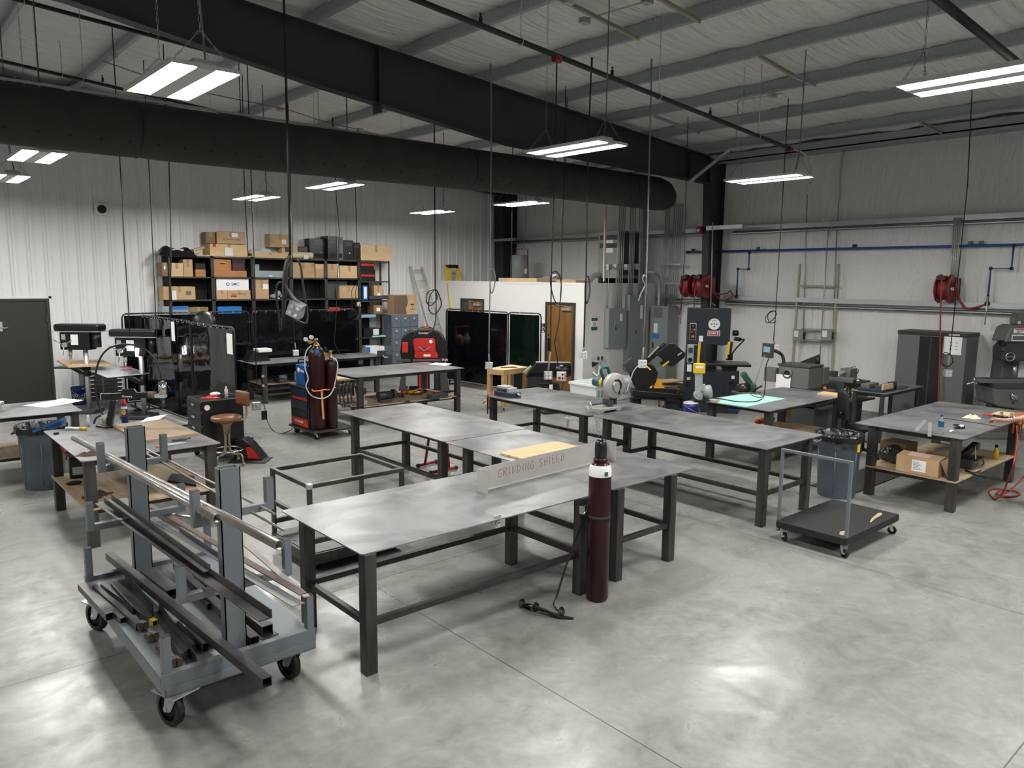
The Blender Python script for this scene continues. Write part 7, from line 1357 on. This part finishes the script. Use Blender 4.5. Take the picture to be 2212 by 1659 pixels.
a=gy(1277,687,OY); b=gy(1290,713,OY); t=T('safety_sign','green and white safety sign on the office side wall','sign',(a.x,OY,b.z)); zc_=(a.z+b.z)/2; hh=(a.z-b.z); P('sign_board',W().box(a.x,OY-.006,b.z,b.x,OY-.001,a.z),'paper',t); P('green_band',W().box(a.x,OY-.008,a.z-hh*.24,b.x,OY-.006,a.z),'sign_green',t); P('green_band',W().box(a.x,OY-.008,b.z,b.x,OY-.006,b.z+hh*.28),'sign_green',t); P('pictogram',W().tor(((a.x+b.x)/2,OY-.008,zc_+.0),.035,.008,(0,1,0),18,6),'ink',t)
a=gx(1169,698,OX); b=gx(1177,718,OX); t=T('restroom_sign','black and white accessible restroom sign beside the wooden door','sign',(OX,a.y,b.z)); yy0,yy1=min(a.y,b.y),max(a.y,b.y); P('sign_board',W().box(OX-.01,yy0,b.z,OX-.004,yy1,a.z),'black_paint',t); ym=(yy0+yy1)/2; zm=(a.z+b.z)/2; P('wheelchair_symbol',W().tor((OX-.012,ym-.02,zm-.02),.04,.006,(1,0,0),18,6).bar((OX-.012,ym+.0,zm+.08),(OX-.012,ym,zm-.01),.004,.014,up=(0,1,0)).sph((OX-.012,ym,zm+.1),.014),'paper',t); P('braille_line',W().box(OX-.012,ym-.05,zm-.1,OX-.01,ym+.05,zm-.08),'paper',t)
c=gy(1295,780,OY-.15); t=T('eyewash_station','eyewash fixture with white drain pipe on the office side wall','eyewash',(c.x,OY,c.z)); P('bowl',W().cb(c,(.24,.24,.05)).cyl(c+V((0,0,-.1)),c,.05),'brushed',t,bev=.01); P('wall_bracket',W().prism([(0,0),(.22,0),(0,-.14)],c+V((-.1,.15,-.02)),(0,-1,0),(0,0,1),(1,0,0),.04),'black_paint',t); P('drain_pipe',W().tube(sp([c+V((0,0,-.08)),c+V((0,0,-.25)),c+V((-.02,.03,-.36)),c+V((-.05,.12,-.3)),c+V((-.05,.15,-.28))],6),.025,8),'pvc',t)
for dx in (-.06,.07): P('nozzle',W().cyl(c+V((dx,-.02,.02)),c+V((dx,-.02,.07)),.025).sph(c+V((dx,-.02,.09)),.03),'black_paint',t)
# sensor on the ribbed wall
c=gy(219,452,YW); t=T('wall_vent','round dark opening in a square plate on the ribbed wall','vent',(c.x,YW,c.z)); P('plate',W().box(c.x-.15,YW-.045,c.z-.13,c.x+.15,YW-.032,c.z+.13),'ribbed_white',t); P('opening',W().cyl((c.x,YW-.052,c.z),(c.x,YW-.044,c.z),.09,n=24),'black_matte',t)
# ---------------------------------------------------------------- person at the right table (mostly out of frame)
def skin(name,par,pts,edges,mtl,root=0,sub=2,w=True):
    me=bpy.data.meshes.new(name); iv=_rootinv(par); me.from_pydata([tuple(iv@V(p[:3])) for p in pts],edges,[]); o=bpy.data.objects.new(name,me); COL.objects.link(o); o.parent=par
    me.materials.append(M[mtl]); o.modifiers.new('skin','SKIN')
    for i,p in enumerate(pts): 
        r=p[3]; r2=p[4] if len(p)>4 else r; sv=me.skin_vertices[0].data[i]; sv.radius=(r,r2); sv.use_root=(i==root)
    s=o.modifiers.new('sub','SUBSURF'); s.levels=sub; s.render_levels=sub; return o
hx_=gz(2152,908,.97); 
ft=gz(2212,1098,0)
fl=ft+V((.1,-.02,0)); base=V((12.62,2.35,0))
base=V((fl.x+.12,fl.y-.18,0))
t=T('person','person at the right table, forearm with a watch reaching over the wooden block','person',tuple(base))
bz=base; sh=lambda x,y,z,r,r2=None:(bz.x+x,bz.y+y,z,r,r2 or r)
hand=gz(2150,907,HT+.1); wr=gz(2178,908,HT+.13); el=wr+(gz(2260,905,HT+.16)-wr).normalized()*.27+V((.0,-.02,.04))
shl=V((bz.x-.0,bz.y+.18,1.42)); 
pts=[sh(0,0,.98,.15,.11),sh(0,0,1.12,.14,.1),sh(0.0,0,1.3,.16,.11),sh(-.02,0,1.43,.11,.09),sh(-.04,0,1.5,.055),sh(-.06,0,1.58,.06)]
edges=[(0,1),(1,2),(2,3),(3,4),(4,5)]
pts+=[sh(-.02,.17,1.43,.07),(el.x,el.y,el.z,.047),(wr.x,wr.y,wr.z,.031,.027),(hand.x,hand.y,hand.z,.04,.022)]; edges+=[(3,6),(6,7),(7,8),(8,9)]
pts+=[sh(-.02,-.18,1.42,.07),sh(.02,-.26,1.14,.048),sh(-.16,-.2,.95,.032),sh(-.25,-.15,.9,.04,.02)]; edges+=[(3,10),(10,11),(11,12),(12,13)]
pts+=[sh(0,.1,.88,.1),sh(-.02,.11,.5,.065),sh(.0,.12,.1,.045),sh(-.14,.13,.05,.045,.04)]; edges+=[(0,14),(14,15),(15,16),(16,17)]
pts+=[sh(0,-.1,.88,.1),sh(.0,-.12,.5,.065),sh(.02,-.13,.1,.045),sh(-.13,-.15,.05,.045,.04)]; edges+=[(0,18),(18,19),(19,20),(20,21)]
b=skin('body',t,pts,edges,'skin')
# fingers curled over the block
hd_=(hand-wr); hd_.z=0; hd_.normalize(); sd=V((-hd_.y,hd_.x,0))
for i,(o_,L_) in enumerate(((-.03,.07),(-.01,.08),(.01,.078),(.03,.06))):
    p0=hand+sd*o_+hd_*.015; skin('finger',b,[(*(p0),.0105),(*(p0+hd_*L_*.5+V((0,0,-.005))),.0098),(*(p0+hd_*L_*.85+V((0,0,-.035))),.009),(*(p0+hd_*L_*.85+V((0,0,-.06))),.008)],[(0,1),(1,2),(2,3)],'skin')
p0=hand-hd_*.03+sd*-.03; skin('thumb',b,[(*p0,.013),(*(p0+sd*-.03+hd_*.03+V((0,0,-.02))),.011),(*(p0+sd*-.025+hd_*.065+V((0,0,-.035))),.009)],[(0,1),(1,2)],'skin')
P('watch',W().lathe([(.033,-.012),(.036,-.01),(.036,.01),(.033,.012)],o=tuple(wr+(el-wr)*.12),ax=tuple((el-wr).normalized()),n=20),'chrome',b); P('watch_face',W().cyl(wr+(el-wr)*.12+V((0,0,.033)),wr+(el-wr)*.12+V((0,0,.042)),.019),'black_paint',b)
hc=V((bz.x-.08,bz.y,1.68)); P('head',W().sph(hc,.1,(1.0,.8,1.2),20,14).sph(hc+V((-.1,0,-.02)),.018,(1,.8,1.3)).sph(hc+V((.0,.08,-.01)),.025,(.7,.4,1.2)).sph(hc+V((0,-.08,-.01)),.025,(.7,.4,1.2)).sph(hc+V((-.07,0,-.08)),.035,(1,1.1,.8)),'skin',t); P('hair',W().sph(hc+V((.015,0,.03)),.105,(1.0,.82,1.05),20,14),'hair',t)
for s_g in (-1,1): P('eye',W().sph(hc+V((-.088,s_g*.032,.01)),.013),'paper',t)
P('mouth',W().cb(hc+V((-.1,0,-.065)),(.01,.045,.008)),'rag_brown',t)
skin('shirt',t,[sh(0,0,.95,.165,.125),sh(0,0,1.12,.155,.115),sh(0,0,1.3,.172,.122),sh(-.02,0,1.44,.125,.105),sh(-.02,.17,1.43,.085),(*(V(sh(-.02,.17,1.43,0)[:3])*.55+el*.45),.07),sh(-.02,-.18,1.42,.085),sh(.0,-.23,1.26,.07)],[(0,1),(1,2),(2,3),(3,4),(4,5),(3,6),(6,7)],'shirt')
skin('trousers',t,[sh(0,0,1.0,.16,.125),sh(0,0,.9,.165,.13),sh(0,.1,.85,.115),sh(-.02,.11,.5,.085),sh(0,.12,.1,.075),sh(0,-.1,.85,.115),sh(0,-.12,.5,.085),sh(.02,-.13,.1,.075)],[(0,1),(1,2),(2,3),(3,4),(1,5),(5,6),(6,7)],'denim')
for s_g in (-1,1): P('shoe',W().sph(V((bz.x-.08,bz.y+s_g*.13,.05)),.06,(2.3,.85,.85)),'black_matte',t)
# ---------------------------------------------------------------- pendant lamps
LZ=4.25
def lamp_proto():
    t=T('pendant_lamp','x','lamp',(0,0,LZ),0,'twin-strip pendant lamps')
    m=MB().box(-.27,-.6,.012,.27,.6,.03).box(-.27,-.61,0,.27,-.6,.03).box(-.27,.6,0,.27,.61,.03).box(-.275,-.6,0,-.27,.6,.03).box(.27,-.6,0,.275,.6,.03).box(-.045,-.6,.004,.045,.6,.012)
    m.box(-.07,-.6,-.006,.07,.6,.012).box(-.262,-.6,-.004,-.253,.6,.02).box(.253,-.6,-.004,.262,.6,.02)
    P('housing',m,'lamp_white',t)
    P('driver_box',MB().box(-.06,-.5,.03,.13,-.3,.09),'lamp_white',t,bev=.004)
    for sx in (-1,1): P('lens',MB().box(sx*.162-.089,-.585,.002,sx*.162+.089,.585,.012),'lens',t)
    return t
lp=lamp_proto()
def lamp(x,y,label,first=False):
    t=lp if first else dup(lp,(x,y,LZ),0)
    if first: t.location=(x,y,LZ); t.matrix_basis=Mx.Translation((x,y,LZ))
    t['label']=label
    zc=zt(x)
    for sy in (-1,1):
        m=MB(); a=(0,sy*.5,.3)
        for sx in (-1,1): chain(m,(sx*.24,sy*.56,.02),a)
        chain(m,a,(0,sy*.5,zc-LZ))
        P('chain',m,'galv_dull',t)
    P('power_cord',MB().tube([(.06,-.42,.09),(.03,-.47,.3),(.01,-.49,.5),(.01,-.49,zc-LZ)],.008,6),'cable_grey',t)
L=[(2.19,6.65,'nearest pendant lamp, twin white LED strips, big at the upper left of the photo'),
(6.75,6.62,'twin-strip pendant lamp hung in front of the dark rafter at upper centre'),
(10.78,6.42,'twin-strip pendant lamp in front of the right wall beside the rafter column'),
(6.68,2.15,'twin-strip pendant lamp cut off by the right edge of the photo'),
(6.5,12.17,'twin-strip pendant lamp hung against the duct above the computer towers'),
(6.35,15.15,'twin-strip pendant lamp above the cardboard boxes on the shelving'),
(10.68,15.2,'twin-strip pendant lamp above the aluminium ladder'),
(10.77,12.1,'twin-strip pendant lamp below the duct above the office roof'),
(2.07,12.12,'twin-strip pendant lamp under the duct near the left edge of the photo'),
(2.14,15.2,'pendant lamp cut off by the left edge of the photo'),  # the rest are unseen lamps continuing the grid, added to light the foreground floor
(2.2,2.2,'added unseen twin-strip pendant lamp straight above the viewpoint'),
(10.75,2.2,'unseen twin-strip pendant lamp out of frame to the right, over the milling machine'),
(2.2,-2.3,'added unseen twin-strip pendant lamp behind the viewpoint, left of the pair'),
(6.6,-2.3,'added unseen twin-strip pendant lamp behind the viewpoint, right of the pair'),
(-2.2,6.6,'added unseen twin-strip pendant lamp out of frame to the left, before the duct'),
(-2.2,12.12,'added unseen twin-strip pendant lamp out of frame to the left, behind the duct'),
(10.7,-2.3,'added unseen twin-strip pendant lamp far out of frame to the right')]
for i,(x,y,l) in enumerate(L): lamp(x,y,l,i==0)
# ---------------------------------------------------------------- fabric air duct
DY,DR=11.08,.36
t=T('air_duct','long charcoal fabric air duct with punched holes hanging under the rafter','duct',(4,DY,4.6))
def dz(x): return 4.62-.03*s_((x+1)*.4)
xs=[X0+.1+i*.25 for i in range(200) if X0+.1+i*.25<14.0]
m=W(); n=26; rings=[]
def seam(x): return min(abs(x-q) for q in (3.05,8.55,12.95))
for x in xs+[14.0,14.2,14.35,14.45,14.52]:
    k=1.0
    if x>14.0: k=math.sqrt(max(.03,1-((x-14.0)/.53)**2))
    k-=.03*math.exp(-(seam(x)/.12)**2)
    rings.append([(x,DY+DR*k*c_(2*PI*j/n),dz(x)-(.16*(1-k) if x>14 else 0)+DR*k*s_(2*PI*j/n)) for j in range(n)])
m.add([p for r_ in rings for p in r_],[(i*n+j,i*n+(j+1)%n,(i+1)*n+(j+1)%n,(i+1)*n+j) for i in range(len(rings)-1) for j in range(n)]+[tuple((len(rings)-1)*n+j for j in range(n))],True)
sk=P('duct_skin',m,'duct_cloth',t)
for q in (3.05,8.55,12.95):
    P('seam',W().tor((q,DY,dz(q)),DR*.975,.012,(1,0,0),40,6),'black_matte',sk)
m=W(); x=-.5
while x<14.1:
    a=-.62; nr=V((0,-c_(a),s_(a))); c0=V((x,DY,dz(x)))+nr*(DR+.002); m.cyl(c0-nr*.01,c0+nr*.004,.018,n=10); x+=.34
P('air_holes',m,'mesh_dark',sk)
P('track',W().bar((X0+.1,DY,4.62+DR+.012),(14.1,DY,4.62+DR+.012),.03,.03),'galv_dull',t)
m=W(); x=.9
while x<14: m.tube([(x,DY,4.62+DR),(x,DY,zt(x))],.004,5); x+=1.57
P('hanger_wire',m,'galv_dull',t)
# ---------------------------------------------------------------- sprinkler pipes, strut, wiring
def pipe(pts,r,label,sprk=(),red=(),mt='black_pipe'):
    t=T('sprinkler_pipe',label,'pipe',pts[0]); 
    P('pipe_run',W().tube(pts,r,12),mt,t)
    for p in sprk: P('sprinkler_head',W().cyl(p,V(p)+V((0,0,.07)),.02,n=8).cyl(V(p)+V((0,0,.07)),V(p)+V((0,0,.1)),.008,n=6).cyl(V(p)+V((0,0,.1)),V(p)+V((0,0,.105)),.018,n=8),'black_pipe',t)
    for p in red: P('coupling',W().cyl(V(p)-V((.05,0,0)),V(p)+V((.05,0,0)),r+.014,n=12),'red_paint',t)
    a,b=V(pts[0]),V(pts[-1]); k=int((b-a).length/2.4)
    for i in range(k):
        p=a+(b-a)*((i+.6)/k); m=W(); m.tor(p,r+.012,.006,(1,0,0),14,5); m.tube([p+V((0,0,r+.01)),(p.x,p.y,zt(p.x)+.02)],.006,6); P('pipe_hanger',m,'galv',t)
    return t
Y=6.5; a,b=gy(900,0,Y),gy(1708,322,Y); d=(b-a)
pipe([a-d*.35,b],.03,'black sprinkler pipe with red couplings crossing the ceiling right of the rafter',[gy(1038,52,Y),gy(1322,165,Y),gy(1534,250,Y)],[gy(1203,127,Y),gy(1706,322,Y)])
Y=12.4; a,b=gy(41,0,Y),gy(480,118,Y); d=b-a
pipe([a-d*.6,b+d*1.5],.03,'black sprinkler pipe behind the nearest lamp at the upper left',[gy(326,75,Y)])
Y=14.8; a,b=gy(0,131,Y),gy(266,193,Y); d=b-a
pipe([a-d*.6,b+d*2],.028,'black sprinkler pipe farthest left, just above the duct',[gy(222,177,Y)])
Y=2.3; a,b=gy(2030,0,Y),gy(2190,130,Y); d=b-a
pipe([a-d*1.5,b+d*1.8],.035,'thick dark sprinkler pipe at the upper right corner above the cut-off lamp',[])
t=T('steel_conduit','grey conduit elbow running from the pipe end down the right wall','conduit',(14.5,6.5,4.8))
q=gx(1818,322,XW-.05); P('conduit_run',W().tube(sp([gy(1708,322,6.5),gy(1740,335,6.6),gy(1754,385,6.75),gy(1747,400,6.75)],5),.014,8),'conduit',t)
t=T('steel_conduit','thin grey conduit dropping down the right wall beside the lamp','conduit',(15.7,8.6,3))
P('conduit_run',W().tube(sp([gx(1712,282,XW-.2),gx(1760,300,XW-.12),gx(1817,322,XW-.06),gx(1818,340,XW-.06)],5)+[gx(1808,490,XW-.06)],.014,8).tube([gx(1808,490,XW-.06),gx(1800,700,XW-.05)],.014,8),'conduit',t)
def gc(px,py,off=-.02):
    z=5.6
    for _ in range(12): z=zt(gz(px,py,z).x)+off
    return gz(px,py,z)
def strut(p,q,label,mt='tan_plastic'):
    p,q=V(p),V(q); m=W(); m.bar(p,q,.042,.006).bar(p+V((0,0,.02)),q+V((0,0,.02)),.006,.04).bar(p+V((0,0,.042)),q+V((0,0,.042)),.042,.006)
    return O('strut_channel',m,mt,label,'strut')
strut(gc(1195,-6,-.045),gc(1380,87,-.045),'olive strut channel under the purlins with a junction box at top centre')
strut(gc(1412,-6,-.045),gc(1513,50,-.045),'olive strut channel stub at the top edge, left of the roof corner')
strut(gc(1640,124,-.045),gc(1712,166,-.045),'short dark strut channel between purlins left of the big right lamp')
strut(gc(1712,166,-.045),gc(1762,187,-.045),'short galvanised strut channel continuing the dark strut between purlins','galv')
strut(gc(1990,268,-.045),gc(2052,298,-.045),'short olive strut channel beside the eave at the upper right')
strut(gc(1412,253,-.045),gc(1512,290,-.045),'short galvanised strut channel above the rafter near the column','galv')
jbox(gc(1263,45,-.045),'metal junction box on the olive strut at top centre')
jbox(gc(1228,3,-.045),'metal junction box at the very top edge of the photo')
jbox(gc(1398,2,-.045),'metal junction box feeding a cord at the top edge, right of centre')
jbox(gc(1668,206,-.045),'metal junction box on the purlin bottom left of the big right lamp')
jbox(gc(604,236,-.045),'metal junction box behind the rafter above the tube-like duct, left one')
jbox(gc(778,281,-.045),'metal junction box behind the rafter above the duct, right one')
jbox(gc(244,120,-.045),'small metal junction box on a purlin at the upper left')
O('steel_conduit',W().tube(sp([gc(222,132,-.045),gc(400,190,-.045),gc(590,230,-.045),gc(620,236,-.045)],6),.01,6),'cable_grey','grey conduit sagging behind the nearest lamp','conduit')
O('steel_conduit',W().tube(sp([gc(620,236,-.045),gc(700,262,-.045),gc(778,281,-.045),gc(870,303,-.045)],6),.01,6),'cable_grey','grey conduit strung above the duct behind the rafter','conduit')
O('steel_conduit',W().tube([gc(1263,42,-.045),gc(1398,2,-.045)],.009,6),'conduit','straight thin conduit between two junction boxes at top centre','conduit')
O('steel_conduit',W().tube(sp([gc(1690,201,-.045),gc(1668,206,-.045),gc(1600,217,-.045),gc(1594,232,-.045)],5)+[gz(1590,300,5.0)],.009,6),'conduit','thin conduit looping from the purlin down to the lamp by the column','conduit')
# ---------------------------------------------------------------- drop cords with outlet boxes
def outlet(c,rz=0.,tilt=0.,sz=(.115,.075,.115),label=None,mt='box_metal',rings=True):
    pass
def cordset(label,y,pts,box=None,loops=(),r=.009,mt='cable_black',bsz=.13,rz=.6,tilt=(0,0),boxmat='box_metal',sleeve=True,top=True,name='drop_cord'):
    """pts: photo measurements on the plane Y=y; box centre likewise"""
    pp=[gy(a,b,y) for a,b in pts]
    if top: p0=pp[0]; pp=[V((p0.x,p0.y,zt(p0.x)))]+pp
    t=T(name,label,'power cord',pp[-1])
    P('cable',W().tube(pp,r,8),mt,t)
    for lo in loops: P('cable_loop',W().tube(sp([gy(a,b,y-.02*k) for k,(a,b) in enumerate(lo)],8),r*.95,8),mt,t)
    if box:
        c=gy(box[0],box[1],y); R=Mx.Rotation(-rz,3,'Z')@Mx.Rotation(tilt[0],3,'Y')@Mx.Rotation(tilt[1],3,'X')
        b=P('outlet_box',W().cb(c,(bsz,bsz*.62,bsz),rot=R),boxmat,t,bev=.008)
        m=W()
        for sx in (-1,1):
            for sz in (-1,1): m.cyl(c+R@V((sx*bsz*.22,-bsz*.31,sz*bsz*.22)),c+R@V((sx*bsz*.22,-bsz*.33,sz*bsz*.22)),bsz*.15,n=12)
        P('outlet_face',m,'white_plastic' if boxmat=='box_metal' else 'galv',b)
        if sleeve: P('strain_relief',W().tube([pp[-1],c+R@V((0,0,bsz*.5))],[r*1.1,r*1.9],8),'cable_grey',t)
    return t
cordset('thick black drop cord knotted in long loops with a tilted metal outlet box',7.6,[(613,0),(621,300),(627,552)],None,[[(627,552),(618,565),(612,610),(612,690),(614,650),(617,580),(627,553)],[(630,558),(648,570),(655,620),(664,680),(660,698),(640,692)],[(627,556),(621,580),(617,650),(606,705),(604,690),(598,650),(598,620),(604,610),(614,614),(622,630),(632,648)],[(604,690),(606,712),(611,706),(613,690)]],r=.013)
p=gy(640,668,7.6); t_=[o for o in COL.objects if o.get('label','').startswith('thick black drop cord')][0]
R=Mx.Rotation(-.85,3,'Z')@Mx.Rotation(.45,3,'Y')@Mx.Rotation(.25,3,'X')
bx=P('outlet_box',W().cb(p,(.155,.12,.165),rot=R),'box_metal',t_,bev=.008)
m=W()
for sx in (-1,1):
    for sz in (-1,1): m.cyl(p+R@V((sx*.035,-.06,sz*.04)),p+R@V((sx*.035,-.064,sz*.04)),.02,n=12)
P('outlet_face',m,'white_plastic',bx)
m=W(); q=p+R@V((0,0,.08)); P('strain_relief',W().tube([q,gy(632,640,7.6),gy(620,622,7.6)],[.018,.014,.011],8),'cable_grey',t_)
cordset('black drop cord ending in a grey outlet box on the table beside the cart cylinders',16.0,[(717,208),(726,420),(733,500),(728,640),(725,700),(722,740),(734,764),(752,768),(780,775)],(779,782),r=.009,bsz=.11,sleeve=False)
cordset('black drop cord ending in a quad outlet before the centre welding screen',15.0,[(632,560),(634,690),(637,740)],(639,762),r=.008,bsz=.12,rz=.3)
cordset('thin black drop cord with a small coil by the right end of the shelving',16.2,[(768,410),(773,610)],(775,657),[[(773,610),(760,628),(763,652),(774,662),(783,640),(773,618),(768,632),(770,655)]],r=.008,bsz=.1,rz=.2,sleeve=False)
cordset('black drop cord passing in front of the cardboard boxes on the shelving',14.3,[(523,150),(527,380),(536,560)],None,r=.008)
cordset('black drop cord with a knot behind the two drill presses',13.2,[(258,330),(268,520),(278,672),(280,720)],None,r=.008)
cordset('black drop cord hanging left of the shelving down behind the leaning screens',14.6,[(321,345),(331,560),(341,790)],None,r=.008)
cordset('black drop cord crossing the left end of the shelving',13.4,[(365,350),(370,560),(366,660),(372,780)],None,r=.009)
cordset('black drop cord with a metal outlet box beside the far bench leg',12.6,[(551,620),(553,780),(556,850)],(554,877),r=.009,bsz=.14,rz=.5,sleeve=False)
cordset('black drop cord coiled in big loops before the aluminium ladder',14.0,[(938,265),(939,420),(940,625)],None,[[(940,625),(925,630),(921,650),(930,660),(944,645),(940,626)],[(940,625),(928,640),(927,670),(940,678),(953,660),(951,645),(945,630),(940,625)],[(941,625),(942,660),(941,690),(935,712),(925,720)]],r=.014)
cordset('grey-sleeved drop cord with an outlet box beside the wooden stand',10.2,[(1060,0),(1061,300),(1059,585),(1057,700),(1056,765)],(1056,790),[[(1059,583),(1066,582),(1070,600),(1066,625),(1061,633),(1058,615)]],r=.011,bsz=.125,rz=.5,tilt=(.1,0),mt='cable_grey')
cordset('black drop cord tied in a loop before the wooden office door',9.0,[(1203,130),(1198,360),(1191,590),(1189,760)],(1184,811),[[(1191,590),(1203,587),(1212,610),(1210,650),(1203,656),(1195,640),(1189,612),(1191,590)]],r=.01,bsz=.135,rz=.6)
cordset('second black drop cord beside the office door feeding the red and white switch box',9.6,[(1219,345),(1214,520),(1213,600),(1208,690),(1198,740),(1206,790)],None,r=.009)
cordset('grey drop cord with white outlet box at the office corner',8.6,[(1281,50),(1270,330),(1266,598),(1261,750)],(1260,767),[[(1266,598),(1272,600),(1274,630),(1268,655),(1264,640),(1265,605)]],r=.012,boxmat='white_plastic',bsz=.12,rz=.6)
cordset('grey drop cord with a hooked pale pigtail above the black horizontal band saw',7.9,[(1411,8),(1403,330),(1396,600),(1390,750)],(1388,786),[[(1396,600),(1391,594),(1388,604),(1393,616),(1384,635),(1379,651)]],r=.012,mt='cable_grey',boxmat='white_plastic',bsz=.13,rz=.6)
cordset('black drop cord with a coil before the right wall, above the lathe',7.2,[(1705,180),(1692,400),(1676,670),(1671,735)],(1673,752),[[(1676,672),(1664,673),(1653,688),(1658,698),(1670,690),(1677,678),(1671,672),(1659,680),(1662,697),(1676,695)]],r=.008,boxmat='white_plastic',bsz=.13,rz=.8)
cordset('drop cord with a coil and quad outlet before the tall grey cabinet',4.6,[(2105,90),(2090,400),(2052,765)],(2047,806),[[(2053,765),(2040,762),(2033,778),(2040,788),(2052,790),(2058,778),(2052,766),(2038,770),(2035,786),(2046,793),(2060,782)]],r=.008,bsz=.12,rz=.7)
cordset('thin cord beside the column hanging in front of the electrical cabinets',9.0,[(1485,290),(1478,560),(1470,700)],None,r=.006)
cordset('thin dark cable dropping past the duct left of the office',11.9,[(520,250),(525,330),(527,372)],None,r=.007)
cordset('thin cord hanging before the water heater',13.0,[(1106,460),(1105,600)],None,r=.009)
cordset('thin blue cord hanging above the water heater',15.0,[(1136,465),(1131,560)],None,r=.007,mt='pipe_blue')
cordset('black drop cord coming out under the duct end in front of the office roof',10.0,[(1222,360),(1214,470),(1213,560)],None,r=.008)
